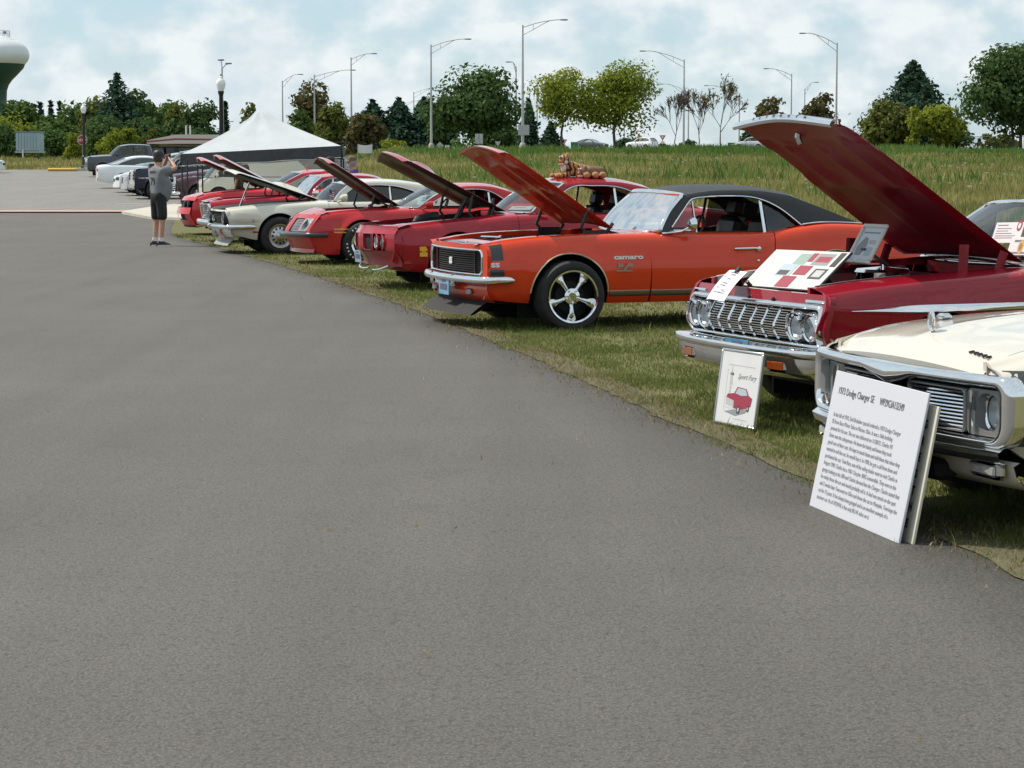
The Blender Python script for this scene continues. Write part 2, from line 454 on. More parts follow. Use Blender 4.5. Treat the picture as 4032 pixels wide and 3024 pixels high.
def asphalt_mat(name,base,var,grain,tone=(1.0,0.97,0.92),patch=0.18):
 m,nt,b=nodemat(name)
 tc=nt.nodes.new('ShaderNodeTexCoord')
 def noi(sc,det,ro=0.6,vec=None):
  n=nt.nodes.new('ShaderNodeTexNoise');n.inputs['Scale'].default_value=sc;n.inputs['Detail'].default_value=det;n.inputs['Roughness'].default_value=ro
  nt.links.new(vec or tc.outputs['Object'],n.inputs['Vector']);return n
 mp=nt.nodes.new('ShaderNodeMapping');mp.inputs['Scale'].default_value=(1.6,0.28,1);mp.inputs['Rotation'].default_value=(0,0,0.22)
 nt.links.new(tc.outputs['Object'],mp.inputs['Vector'])
 big=noi(0.35,6);streak=noi(0.9,6,0.55,mp.outputs[0]);fine=noi(grain,3,0.7);agg=nt.nodes.new('ShaderNodeTexVoronoi')
 agg.inputs['Scale'].default_value=grain*0.55;nt.links.new(tc.outputs['Object'],agg.inputs['Vector'])
 def rng(src,a,b_,lo,hi):
  r=nt.nodes.new('ShaderNodeMapRange');r.inputs[1].default_value=a;r.inputs[2].default_value=b_;r.inputs[3].default_value=lo;r.inputs[4].default_value=hi
  nt.links.new(src,r.inputs[0]);return r.outputs[0]
 def mul(a,b_):
  x=nt.nodes.new('ShaderNodeMath');x.operation='MULTIPLY';nt.links.new(a,x.inputs[0]);nt.links.new(b_,x.inputs[1]);return x.outputs[0]
 f=mul(rng(big.outputs['Fac'],0.3,0.7,1-patch,1+patch),rng(streak.outputs['Fac'],0.3,0.7,1-patch,1+patch*0.8))
 f=mul(f,rng(fine.outputs['Fac'],0.25,0.75,1-var,1+var))
 f=mul(f,rng(agg.outputs['Distance'],0.0,0.9,1.3,0.62))
 mp2=nt.nodes.new('ShaderNodeMapping');mp2.inputs['Scale'].default_value=(3.0,0.06,1);mp2.inputs['Rotation'].default_value=(0,0,0.22)
 nt.links.new(tc.outputs['Object'],mp2.inputs['Vector']);wear=noi(0.8,4,0.5,mp2.outputs[0]);f=mul(f,rng(wear.outputs['Fac'],0.3,0.7,0.93,1.06))
 pit=noi(grain*0.28,2,0.5);f=mul(f,rng(pit.outputs['Fac'],0.30,0.46,0.66,1.0))
 mp3=nt.nodes.new('ShaderNodeMapping');mp3.inputs['Scale'].default_value=(0.16,1.5,1);mp3.inputs['Rotation'].default_value=(0,0,0.1)
 nt.links.new(tc.outputs['Object'],mp3.inputs['Vector']);cross=noi(0.5,5,0.55,mp3.outputs[0]);f=mul(f,rng(cross.outputs['Fac'],0.32,0.68,0.95,1.05))
 st=noi(1.7,4,0.6);f=mul(f,rng(st.outputs['Fac'],0.24,0.40,0.86,1.0))
 stone=noi(grain*0.9,1,0.4)
 sp=rng(stone.outputs['Fac'],0.70,0.78,0.0,0.55)
 comb=nt.nodes.new('ShaderNodeCombineColor')
 for i in range(3):
  x=nt.nodes.new('ShaderNodeMath');x.operation='MULTIPLY_ADD';nt.links.new(f,x.inputs[0]);x.inputs[1].default_value=base*tone[i]
  y=nt.nodes.new('ShaderNodeMath');y.operation='MULTIPLY';nt.links.new(sp,y.inputs[0]);y.inputs[1].default_value=base*1.1
  nt.links.new(y.outputs[0],x.inputs[2]);nt.links.new(x.outputs[0],comb.inputs[i])
 nt.links.new(comb.outputs[0],b.inputs['Base Color'])
 b.inputs['Roughness'].default_value=0.72
 b.inputs['Specular IOR Level'].default_value=0.5
 bp=nt.nodes.new('ShaderNodeBump');bp.inputs['Strength'].default_value=1.0;bp.inputs['Distance'].default_value=0.007
 hh=mul(rng(fine.outputs['Fac'],0.2,0.8,0,1),rng(agg.outputs['Distance'],0,0.8,1,0.2))
 nt.links.new(hh,bp.inputs['Height']);nt.links.new(bp.outputs[0],b.inputs['Normal'])
 return m
SOIL=ground_mat('lawn_soil',(0.13,0.115,0.05),(0.10,0.12,0.04),(0.17,0.14,0.08),0.8,22)
ASPH=asphalt_mat('path_asphalt',0.105,0.8,118.0,(1.0,0.912,0.785),0.10)
LOT=asphalt_mat('car_park_asphalt',0.20,0.2,40.0,(1.0,0.955,0.86),0.07)
ROADM=asphalt_mat('road_asphalt',0.16,0.2,30.0)
CONC=simple('kerb_concrete',(0.46,0.43,0.37),0.85,var=0.12,vscale=3,bump=0.2,bscale=40)
REDC=simple('red_brick_band',(0.46,0.29,0.24),0.85,var=0.12,vscale=4)
YELLP=simple('yellow_kerb_paint',(0.60,0.38,0.06),0.7,var=0.2,vscale=6)
WHITEP=simple('white_marking_paint',(0.44,0.42,0.38),0.75,var=0.12,vscale=5)
def terrain():
 xs=[-3000,-1200,-600,-300,-200,-140,-100,-80]+linsp(-70,40,111)+[50,65,90,130,200,300,600,1200,3000]
 ys=[-40,-20,-8]+linsp(0,80,81)+linsp(82,240,80)+linsp(246,480,40)+[520,600,800,1200,2000,4500]
 V=[];lot=[]
 for y in ys:
  for x in xs:
   z=ground(x,y)
   if y<73.0 and x<edge_x(y):z-=0.03
   V.append((x,y,z))
 n=len(xs)
 F=[(i*n+j,i*n+j+1,(i+1)*n+j+1,(i+1)*n+j)for i in range(len(ys)-1)for j in range(n-1)]
 me=fastmesh('ground',V,F,SOIL)
 me.shade_smooth()
 o=bpy.data.objects.new('ground',me);link(o);tag(o,'grassy ground rising behind the row of parked cars',kind='structure')
 return o
terrain()
def sheet(name,rows,mat,label,dz=0.0):
 b=MB();b.grid([[(x,y,(ground(x,y)if z is None else z)+dz)for x,y,z in r]for r in rows])
 o=b.build(name,mat,smooth=60);tag(o,label,kind='structure');return o
def path():
 rows=[]
 er=random.Random(3)
 y=-12.0
 while y<71.6:
  e=edge_x(y)+0.02*noise.noise(Vector((0,y*1.3,0)))+0.02*noise.noise(Vector((5,y*6,0)))
  rows.append([(x,y,0.0)for x in(-60.0,-35,-20)]+[(lerp(-20,e,t),y,0.0)for t in(.5,.75,.9,.97,1)]+[(e+0.025,y,-0.03)])
  y+=0.12 if y<32 else 0.5
 sheet('path',rows,ASPH,'dark grey asphalt path in the foreground beside the row of cars')
path()
def lot_right(y):return-4.6-0.05*y+(1.2 if y>90 else 0)
rows=[]
for y in[71.6]+linsp(72.6,158,90):rows.append([(lerp(-62,lot_right(y)-2.0,t),y,None)for t in linsp(0,1,24)])
sheet('car_park',rows[1:],LOT,'pale grey asphalt car park beyond the path',0.014)
sheet('pavement_band',[[(lerp(-62,-11.3,t),y,None)for t in linsp(0,1,24)]for y in(71.5,73.0)],REDC,'narrow red concrete band crossing where the path meets the car park',0.018)
b=MB()
ap=[(-12.0,70.2),(-10.1,63.6),(-8.2,61.5),(-7.6,80),(-11.3,82),(-11.9,76)]
b.prism([(x,y,ground(x,y)-0.05)for x,y in ap],(0,0,0.12))
tag(b.build('kerb_apron',CONC),'pale concrete kerb apron at the end of the lawn',kind='structure')
b=MB()
isl=[at(575*.452+0,672,153),at(705*.452+6,670,156)]
g0=ground(-29,153)
for i,(x0,x1,y0,y1)in enumerate([(-30.6,-28.6,151.2,160.0)]):
 P=[(x0,y0+1.0),(x0+.5,y0+.2),(x1-.4,y0),(x1,y0+.6),(x1+.3,y1),(x0-.6,y1)]
 b.prism([(x,y,g0-0.1)for x,y in P],(0,0,0.28))
tag(b.build('kerb_island',CONC),'pale kerb island round the foot of the black lamp post',kind='structure')
b=MB();b.box((-29.7,151.1,g0+0.09),(1.9,0.35,0.2),bev=0.05)
tag(b.build('yellow_kerb',YELLP),'yellow painted kerb nose at the car park island',kind='structure')
for i,y in enumerate([78.0,80.8,83.6,86.4,89.5,92.6,96,99.5,103,107,111]):
 x1=lot_right(y)-2.2;x0=x1-3.2
 b=MB();b.grid([[(lerp(x0,x1,t),yy,ground(lerp(x0,x1,t),yy)+0.02)for t in linsp(0,1,6)]for yy in(y,y+0.22)])
 tag(b.build('bay_marking',WHITEP),'white painted bay lines in front of the parked vehicles',kind='structure')
sheet('road',[[(x,y,None)for x in linsp(-40,140,60)]for y in(300,316)],ROADM,'grey road along the top of the grassy bank',0.03)
# ------------------------------------------------------------------ grass
LAWN=island_mat('lawn_blades',(0.095,0.128,0.034),(0.160,0.195,0.058),(0.35,0.31,0.15),trans=0.35,pos=(0.0,0.55,1.0),patch=0.9,pmix=0.45)
WEED=island_mat('field_blades',(0.12,0.140,0.042),(0.285,0.27,0.10),(0.52,0.43,0.20),trans=0.4,patch=0.13,pmix=0.5)
WEEDG=island_mat('bank_blades',(0.06,0.12,0.028),(0.11,0.19,0.045),(0.24,0.27,0.09),trans=0.4,patch=0.12,pmix=0.5)
FLOWER=simple('white_flower',(0.75,0.75,0.68),0.7)
rg=np.random.default_rng(5)
def vground(x,y):
 """ground() for arrays, by sampling tables"""
 yy=np.linspace(-20,500,2081)
 zl=np.interp(y,yy,[_zl(t)for t in yy]);zr=np.interp(y,yy,[_zr(t)for t in yy])
 e=-3.0-0.052*y
 t=np.clip((x-e+3.0)/8.0,0,1);b=t*t*(3-2*t)
 return zl+(zr-zl)*b
def blades(name,x,y,h,w,mat,label,lean=0.5,cat=None,z=None):
 n=len(x)
 z=(vground(x,y)if z is None else z)-0.005
 a=rg.uniform(0,2*np.pi,n);ca,sa=np.cos(a)*w/2,np.sin(a)*w/2
 la=rg.uniform(0,2*np.pi,n);ll=h*lean*rg.uniform(0.1,1.0,n)
 lx,ly=np.cos(la)*ll,np.sin(la)*ll
 V=np.empty((n,5,3),np.float32)
 V[:,0]=np.stack([x-ca,y-sa,z],1);V[:,1]=np.stack([x+ca,y+sa,z],1)
 V[:,2]=np.stack([x-ca*.7+lx*.35,y-sa*.7+ly*.35,z+h*.6],1)
 V[:,3]=np.stack([x+ca*.7+lx*.35,y+sa*.7+ly*.35,z+h*.6],1)
 V[:,4]=np.stack([x+lx,y+ly,z+h],1)
 base=(np.arange(n)*5)[:,None]
 T=np.concatenate([base+np.array([[0,1,3]]),base+np.array([[0,3,2]]),base+np.array([[2,3,4]])],0)
 me=fastmesh(name,V.reshape(-1,3),T,mat,tri=True)
 o=bpy.data.objects.new(name,me);link(o);tag(o,label,kind='stuff')
 return o
def vnoise(x,y,s,seed=0):
 """cheap smooth noise on arrays"""
 r=np.random.default_rng(seed);out=np.zeros_like(x)
 for k in range(5):
  a=r.uniform(0,6.28);f=s*(1.0+0.9*k);ph=r.uniform(0,6.28,2)
  out+=np.sin((x*np.cos(a)+y*np.sin(a))*f+ph[0])*np.cos((-x*np.sin(a)+y*np.cos(a))*f*0.8+ph[1])/(1+.4*k)
 return out/2.2
ys_e=np.linspace(-10,73,800);ex_e=np.array([edge_x(t)for t in ys_e])
def vedge(y):return np.interp(y,ys_e,ex_e)
def lawn():
 X=[];Y=[];Hh=[];W=[]
 for(y0,y1,wid,dens)in((7.5,12,2.2,5200),(12,17,3.4,3400),(17,24,5.6,1700),(24,34,9.0,650),(34,50,17.0,220)):
  n=int((y1-y0)*wid*dens)
  y=rg.uniform(y0,y1,n);t=rg.uniform(0,1,n)**1.25
  x=vedge(y)-0.02-0.16*np.clip(vnoise(np.zeros_like(y),y,3.0,8)+.15*rg.normal(0,1,n),0,1)*(t<.08)+t*wid
  dn=vnoise(x,y,2.2,3)
  keep=rg.uniform(0,1,n)<np.clip(0.50+0.75*dn+0.3*(t>.06),0.06,1)
  x,y,t,dn=x[keep],y[keep],t[keep],dn[keep]
  sc=(y0/10.0)**0.62
  hh=rg.uniform(0.014,0.042,len(x))*(1+0.5*np.clip(dn,-.5,1))*(1+0.12*sc)
  tall=rg.uniform(0,1,len(x))<0.02;hh[tall]*=2.0
  X.append(x);Y.append(y);Hh.append(hh);W.append(rg.uniform(0.004,0.009,len(x))*sc)
 return blades('lawn_grass',np.concatenate(X),np.concatenate(Y),np.concatenate(Hh),np.concatenate(W),LAWN,'short patchy lawn grass under the show cars',1.1)
lawn()
def rank_weeds():
 cx=rg.uniform(-6,46,120);cy=rg.uniform(70,190,120);ok=cx>-4-.05*cy+6;cx,cy=cx[ok],cy[ok]
 n=9000;k=rg.integers(0,len(cx),n);x=cx[k]+rg.normal(0,.9,n);y=cy[k]+rg.normal(0,1.6,n)
 blades('rank_weeds',x,y,rg.uniform(.35,.95,n),rg.uniform(.04,.11,n),WEEDG,'taller dark weeds in clumps across the field',.6)
rank_weeds()
def dirt():
 rows=[]
 for y in np.arange(8,46,.18):
  e=edge_x(y);w=.03+.16*max(0,noise.noise(Vector((3,y*.9,1))))+.07*noise.noise(Vector((9,y*4,2)))
  rows.append([(e-w*.7,y,0.0035),(e+.02,y,0.004),(e+.25,y,-.008)])
 sheet('soil_edge',rows,ground_mat('edge_soil',(.12,.11,.06),(.09,.085,.05),(.15,.135,.085),3,30),'bare gritty soil along the ragged edge of the path',.002)
dirt()
def field():
 X=[];Y=[];Hh=[];W=[]
 for(y0,y1,dens)in((42,60,60),(60,90,34),(90,130,17),(130,186,8.5)):
  xa=lambda y:-5.0-0.055*y;xb=lambda y:0.238*y+2
  n=int((y1-y0)*(xb(y1)-xa(y1))*dens)
  y=rg.uniform(y0,y1,n);x=lerp(xa(y),xb(y),rg.uniform(0,1,n))
  ok=(x>np.interp(y,[0,73,74,90,400],[0,0,0,0,0])-99)&(x>np.where(y<73,vedge(y)+1.0,-6.8-.05*y+4.0));x,y=x[ok],y[ok];n=len(x)
  dn=vnoise(x,y,0.22,9)
  hh=rg.uniform(0.22,0.55,n)*(1+0.35*dn)*np.clip((y-41)/16,.12,1)
  X.append(x);Y.append(y);Hh.append(hh);W.append(rg.uniform(0.025,0.06,n)*(y/50)**.7)
 return blades('field_grass',np.concatenate(X),np.concatenate(Y),np.concatenate(Hh),np.concatenate(W),WEED,'tall yellow green field grass behind the show cars',0.45)
field()
def bank():
 X=[];Y=[];Hh=[];W=[]
 n=60000
 y=rg.uniform(176,232,n);x=lerp(-5.0-0.055*y-8,0.238*y+3,rg.uniform(0,1,n))
 dn=vnoise(x,y,0.16,4)
 hh=rg.uniform(0.25,0.5,n)*(1+.5*dn)*np.where(y>205,.45,1.0);X.append(x);Y.append(y);Hh.append(hh);W.append(rg.uniform(0.08,0.2,n))
 n=9000
 cx=rg.uniform(-12,40,60);cy=rg.uniform(172,200,60);k=rg.integers(0,60,n)
 x=cx[k]+rg.normal(0,1.4,n);y=cy[k]+rg.normal(0,2.0,n)
 X.append(x);Y.append(y);Hh.append(rg.uniform(0.4,1.0,n));W.append(rg.uniform(0.08,0.18,n))
 return blades('bank_grass',np.concatenate(X),np.concatenate(Y),np.concatenate(Hh),np.concatenate(W),WEEDG,'lush green grass along the top of the bank',0.5)
bank()
def verge():
 n=42000
 y=rg.uniform(158,225,n);x=rg.uniform(-62,-9,n)*(y/190)
 dn=vnoise(x,y,0.15,2)
 hh=rg.uniform(0.25,0.75,n)*(1+.4*dn)*np.clip((y-150)/30,.3,1)
 return blades('verge_grass',x,y,hh,rg.uniform(0.08,0.2,n),WEED,'rough grass verge at the far end of the car park',0.5)
verge()
def flowers():
 n=420
 y=rg.uniform(60,205,n)**1.0;x=lerp(1-0.03*y,0.235*y,rg.uniform(0,1,n));cl=vnoise(x,y,0.12,21)>0.05
 x,y=x[cl],y[cl];z=vground(x,y)+rg.uniform(0.35,0.6,len(x))
 b=MB()
 for i in range(len(x)):
  r=rg.uniform(0.05,0.1)
  b.lathe([(0.0,z[i]+r*.3),(r,z[i]+r*.25),(r*.8,z[i]),(0.01,z[i]-r*.5)],7,c=(x[i],y[i],0))
 tag(b.build('wild_flowers',FLOWER,fix=False),'white wild flower heads scattered over the field',kind='stuff')
flowers()
def fallen():
 """bits of dry grass and grit blown on to the path"""
 n=260
 y=rg.uniform(6,34,n);x=vedge(y)-np.abs(rg.normal(0,0.35,n))*rg.choice([1,1,1,9],n)
 m_=9000;yy=rg.uniform(7.5,34,m_)**1.0;keep=rg.uniform(0,1,m_)<np.clip((16/yy)**1.5,0,1);yy=yy[keep];xx=vedge(yy)+rg.normal(.06,.12,len(yy))+.08*vnoise(np.zeros_like(yy),yy,2.5,5)
 blades('edge_thatch',xx,yy,rg.uniform(.008,.035,len(yy)),rg.uniform(.003,.007,len(yy))*(yy/10)**.5,island_mat('thatch',(.10,.105,.035),(.24,.19,.10),(.40,.33,.19)),'dry thatch and clippings along the path edge',1.8,z=np.full(len(yy),.006))
 blades('dry_clippings',x,y,np.full(n,0.012)+rg.uniform(0,.012,n),rg.uniform(0.002,0.016,n),island_mat('straw',(0.28,0.22,0.11),(0.4,0.33,0.18),(0.5,0.45,0.3)),'dry grass clippings scattered on the path edge',1.5,z=np.full(n,0.006))
fallen()
# ------------------------------------------------------------------ trees
LEAF={'dark':island_mat('leaf_dark',(0.039,0.078,0.031),(0.073,0.126,0.045),(0.140,0.182,0.067),trans=0.3,soft=0.4),'green':island_mat('leaf_green',(0.047,0.091,0.029),(0.088,0.150,0.044),(0.176,0.215,0.072),trans=0.3,soft=0.4),'olive':island_mat('leaf_olive',(0.069,0.092,0.025),(0.127,0.147,0.041),(0.207,0.196,0.063),trans=0.3,soft=0.4),'yellow':island_mat('leaf_yellow',(0.12,0.175,0.024),(0.235,0.275,0.042),(0.36,0.36,0.065),trans=0.4,soft=0.4),'lime':island_mat('leaf_lime',(0.100,0.145,0.020),(0.200,0.245,0.036),(0.340,0.330,0.060),trans=0.4,soft=0.4),'russet':island_mat('leaf_russet',(0.072,0.070,0.031),(0.106,0.098,0.043),(0.180,0.114,0.054),trans=0.3,soft=0.4),'spruce':island_mat('needle_spruce',(0.031,0.062,0.039),(0.053,0.098,0.059),(0.098,0.140,0.077),trans=0.15,soft=0.4),'pine':island_mat('needle_pine',(0.029,0.061,0.043),(0.049,0.093,0.061),(0.080,0.123,0.072),trans=0.15,soft=0.4),'sparse':island_mat('leaf_sparse',(0.120,0.100,0.030),(0.190,0.160,0.050),(0.150,0.160,0.050),trans=0.35,soft=0.4),}
BARK=simple('bark',(0.085,0.070,0.058),0.9,var=0.35,vscale=3,bump=0.4,bscale=12)
def leaf_cloud(P,N,size,rs):
 """one kite-shaped leaf spray per point"""
 n=len(P);P=np.asarray(P);N=np.asarray(N)
 t=rs.normal(0,1,(n,3));t-=(t*N).sum(1,keepdims=True)*N;t/=np.linalg.norm(t,axis=1,keepdims=True)+1e-9
 bt=np.cross(N,t);s=size*rs.uniform(.6,1.3,(n,1))
 V=np.stack([P-t*s,P+bt*s*.55+N*s*.15,P+t*s*.9,P-bt*s*.6-N*s*.1],1)
 return V.reshape(-1,3),np.arange(n*4).reshape(n,4)
def limb(mb,a,b,r0,r1,n=5,wob=0.05,rs=None):
 a,b=Vector(a),Vector(b);L=(b-a).length;P=[]
 for i in range(n):
  t=i/(n-1);w=wob*L*math.sin(math.pi*t)
  P.append(a.lerp(b,t)+Vector((rs.uniform(-w,w),rs.uniform(-w,w),0)))
 mb.tube(P,[lerp(r0,r1,i/(n-1))for i in range(n)],6)
def tree(kind,label,u,dist,top,base_u=None,width=100,cb=0.0,mat='green',seed=1,leaves=2600,size=None,name=None,cat='tree',group=None,base=None,trunks=1,depth=0.9,dx=0.0):
 """crown spans from cb (fraction of the height) to the top; u, top, width are photograph pixels taken to metres at the distance"""
 rs=np.random.default_rng(seed)
 X=(u-2016)/FPX*dist;gz=ground(X,dist)if base is None else base
 H=at(u,top,dist).z-gz
 Wd=width/FPX*dist/2
 root=thing(name or('tree' if kind!='shrub' else 'shrub'),label,cat,(X,dist,gz),0,group)
 m_per_px=dist/FPX
 size=size or max(0.12,(10.5 if kind!='shrub' else 7.5)*m_per_px)
 tb=MB()
 if kind in('broad','shrub'):
  c0=H*cb;ch=(H-c0)
  cen=np.array([0,0,c0+ch*.5])
  nb=34 if kind=='broad' else 16
  bl=[]
  for i in range(nb):
   d=rs.normal(0,1,3);d/=np.linalg.norm(d);q=rs.uniform(.35,.80)
   wz=1.0-0.42*max(0,d[2]*q)**1.2 if cb>.05 else 1-.5*max(0,d[2]*q)
   c=cen+d*q*np.array([Wd*wz,Wd*depth*wz,ch*.5])
   bl.append((c,rs.uniform(.26,.46)*min(Wd,ch*.62)))
  bl.append((cen,.5*min(Wd,ch*.5)))
  per=leaves//len(bl)
  P=[];N=[]
  for c,r in bl:
   d=rs.normal(0,1,(per,3));d/=np.linalg.norm(d,axis=1,keepdims=True)
   q=r*rs.uniform(.55,1.12,(per,1))
   p=c+d*q*np.array([1.1,1.1,.85]);P.append(p)
   nn=d+rs.normal(0,.55,d.shape)+np.array([0,0,.35]);N.append(nn/np.linalg.norm(nn,axis=1,keepdims=True))
  P=np.concatenate(P);N=np.concatenate(N)
  kx=Wd/np.percentile(np.abs(P[:,0]),96.5);zt_,zb_=P[:,2].max(),np.percentile(P[:,2],1)
  P[:,:2]*=kx;P[:,2]=c0+(P[:,2]-zb_)*(H-c0)/(zt_-zb_)
  bl=[(np.array([c[0]*kx,c[1]*kx,c0+(c[2]-zb_)*(H-c0)/(zt_-zb_)]),r_)for c,r_ in bl]
  P[:,2]=np.maximum(P[:,2],0.05)
  tr=max(.10,H*.017)
  for k in range(trunks):
   ox=(k-(trunks-1)/2)*Wd*.35
   limb(tb,(ox*.4,0,-.3),(ox,0,c0+ch*.45),tr,tr*.5,6,.02,rs)
  for c,r in bl[:14]:limb(tb,(0,0,c0*.8+ch*.12),tuple(c),tr*.45,.03,4,.06,rs)
 elif kind in('spruce','pine'):
  P=[];N=[];nl=26 if kind=='spruce' else 17
  for i in range(nl):
   t=i/(nl-1);z=H*lerp(max(cb,.03),.97,t)
   rr=Wd*((1-t)**(.85 if kind=='spruce' else.6)+.04)*rs.uniform(.72,1.15)
   na=max(5,int(lerp(13,5,t)))
   for k in range(na):
    a=2*math.pi*(k+rs.uniform(-.3,.3))/na+i
    L=rr*rs.uniform(.65,1.1);m=max(4,int(leaves/(nl*7)*(1.3-t)))
    s=rs.uniform(.08,1,m)**.75
    dz=-L*.28*s+L*.16*s*s
    spread=L*.20*(1.15-s*.6)+H*.006
    px=np.cos(a)*L*s+rs.normal(0,1,m)*spread;py=np.sin(a)*L*s+rs.normal(0,1,m)*spread
    pz=z+dz+rs.normal(0,1,m)*spread*.7
    P.append(np.stack([px,py,pz],1))
    nn=rs.normal(0,.5,(m,3))+np.array([np.cos(a)*.4,np.sin(a)*.4,.8]);N.append(nn/np.linalg.norm(nn,axis=1,keepdims=True))
    if i<nl-2 and k%2==0:limb(tb,(0,0,z),(math.cos(a)*L*.85,math.sin(a)*L*.85,z-L*.12),.05,.015,3,.03,rs)
  k=30;P.append(np.stack([rs.normal(0,.12,k),rs.normal(0,.12,k),H*rs.uniform(.93,1.0,k)],1));N.append(np.tile([[0.6,0,.8]],(k,1)))
  P=np.concatenate(P);N=np.concatenate(N);P[:,:2]*=Wd/np.percentile(np.abs(P[:,0]),98.5)
  limb(tb,(0,0,-.3),(0,0,H*.96),max(.12,H*.016),.03,6,.004,rs)
 else:
  tips=[]
  def grow(p,d,L,r,lev):
   q=p+d*L
   mid=(p+q)/2+Vector((rs.normal(0,.04*L),rs.normal(0,.04*L),0))
   tb.tube([p,mid,q],[max(r,.03),max(r*.8,.027),max(r*.6,.024)],5 if lev<2 else 4)
   if lev>=4:
    tips.append(tuple(q));return
   for _ in range(4 if lev<2 else 4):
    dd=(d+Vector((rs.normal(0,.42),rs.normal(0,.42),rs.normal(.12,.22)))).normalized()
    grow(q if _ else mid.lerp(q,.6),dd,L*rs.uniform(.62,.84),r*.55,lev+1)
  grow(Vector((0,0,-.2)),Vector((0,0,1)),H*.34,max(.07,H*.011),0)
  P=np.array(tips);mz=P[:,2].max();sc=np.array([Wd/max(1e-3,np.abs(P[:,0]).max()),Wd/max(1e-3,np.abs(P[:,0]).max()),H/mz])
  tb.v=[(v[0]*(sc[0]if v[2]>H*.3 else 1),v[1]*(sc[1]if v[2]>H*.3 else 1),v[2]*sc[2])for v in tb.v]
  P=P*sc
  k=rs.choice(len(P),min(leaves,len(P)*4));P=P[k]+rs.normal(0,.18,(len(k),3));N=rs.normal(0,1,P.shape);N/=np.linalg.norm(N,axis=1,keepdims=True)
 V,Q=leaf_cloud(P,N,size,rs)
 me=fastmesh('crown',V,Q,LEAF[mat])
 c=bpy.data.objects.new('crown',me);link(c,root)
 tb.build('trunk',BARK,root,fix=False)
 root.rotation_euler=(0,0,0)
 return root
FG='trees along the far edge of the car park'
tree('broad','dark rounded tree rising just beside the water tower stem',62,300,392,width=130,mat='dark',seed=11,group=FG)
tree('broad','broad dark green tree between the water tower and the small pines',112,296,400,width=110,mat='green',seed=12,group=FG)
for i,(u,tp,w,lb)in enumerate([(150,412,48,'thin dark pine, first from the water tower'),(172,402,46,'thin dark pine, second from the water tower'),(212,396,52,'taller thin dark pine left of the white lamp globe'),(248,398,50,'thin dark pine beside the white lamp globe')]):
 tree('pine',lb,u,310,tp,width=w,mat='pine',seed=20+i,leaves=1500,group=FG)
tree('broad','dense green tree directly behind the black lamp by the stop sign',310,285,396,width=150,mat='green',seed=31,group=FG)
tree('broad','bushy dark tree low behind the pines left of the stop sign',222,280,450,width=150,mat='green',seed=32,group=FG)
tree('broad','olive tinged tree left of the tall spire shaped spruce',392,280,378,width=120,mat='olive',seed=33,group=FG)
tree('spruce','tall spire shaped spruce, highest of the trees at the left',474,262,284,width=270,mat='pine',seed=34,leaves=5200,group=FG)
tree('broad','dark tree with rusty top against the right side of the spire spruce',540,268,348,width=140,mat='dark',seed=35,group=FG)
tree('broad','dark square shouldered tree behind the grey pickup roof',592,272,392,width=100,mat='dark',seed=36,group=FG)
tree('broad','dark filler tree low at the foot of the spire spruce',430,255,455,width=180,mat='dark',seed=37,group=FG)
tree('broad','low dark green tree above the red striped building',560,258,455,width=170,mat='dark',seed=38,group=FG)
tree('broad','rounded green tree left of the tall twin arm lamp',665,300,392,width=110,mat='green',seed=39,group=FG)
tree('broad','wide olive crowned tree above the red striped roof',716,295,396,width=120,mat='olive',seed=40,group=FG)
tree('broad','large domed dark tree just left of the black lamp by the canopy',802,290,386,width=160,mat='dark',seed=41,leaves=3200,group=FG)
tree('spruce','small dark spruce peeping out right of the twin arm lamp',893,280,398,width=60,mat='pine',seed=42,leaves=1200,group=FG)
tree('broad','dark low tree behind the slope of the white canopy',700,282,470,width=230,mat='dark',seed=43,group=FG)
tree('broad','small olive tree standing above the white canopy peak',1002,300,406,width=90,mat='olive',seed=44,leaves=1400,group=FG)
SH='shrubs on the grass verge'
tree('shrub','yellow leaved shrub under the water tower at the left edge',50,250,440,width=220,mat='lime',seed=51,leaves=2400,group=SH)
tree('shrub','round dark green bush before the pale blue trailer',30,222,482,width=170,mat='dark',seed=52,leaves=2200,group=SH)
tree('shrub','ragged yellow green bush behind the stop sign',305,205,522,width=85,mat='lime',seed=53,leaves=1300,group=SH)
tree('shrub','dense green bush between the trailer and the stop sign',220,225,500,width=150,mat='green',seed=54,leaves=2000,group=SH)
tree('shrub','light green pointed bush above the grey pickup bonnet',450,215,504,width=110,mat='lime',seed=55,leaves=1600,group=SH)
tree('shrub','light green bush above the grey pickup windscreen',512,216,505,width=75,mat='lime',seed=56,leaves=1300,group=SH)
tree('shrub','small green bush by the left end of the red striped roof',602,214,508,width=75,mat='olive',seed=57,leaves=1200,group=SH)
MG='trees beyond the roundabout'
tree('broad','russet tinged dark tree right of the canopy peak',1232,305,312,width=180,mat='russet',seed=61,leaves=3600,group=MG)
tree('broad','olive green tree in front of the russet tree by the canopy',1312,290,402,width=130,mat='olive',seed=62,group=MG)
tree('broad','dark lower tree filling in behind the canopy slope',1190,296,430,width=120,mat='green',seed=63,group=MG)
tree('broad','rusty brown low tree behind the canopy right corner',1440,285,446,width=130,mat='russet',seed=64,group=MG)
for i,(u,tp,w,lb)in enumerate([(1472,392,170,'dark pine with a broad top, leftmost of the pine clump'),(1575,384,160,'dark pine, middle of the clump behind the street lamps'),(1672,382,170,'tall dark pine, rightmost of the clump behind the street lamps')]):
 tree('pine',lb,u,320,tp,width=w,mat='pine',seed=70+i,leaves=6000,cb=.05,group=MG)
tree('broad','dark green tree between the pine clump and the large maple',1745,310,392,width=110,mat='dark',seed=75,group=MG)
tree('broad','low dark trees backing the pine clump by the diamond sign',1620,330,470,width=240,mat='dark',seed=76,group=MG)
tree('broad','large open crowned green maple behind the tallest street lamp',1880,262,250,width=330,cb=.22,mat='dark',seed=77,leaves=8000,group=MG)
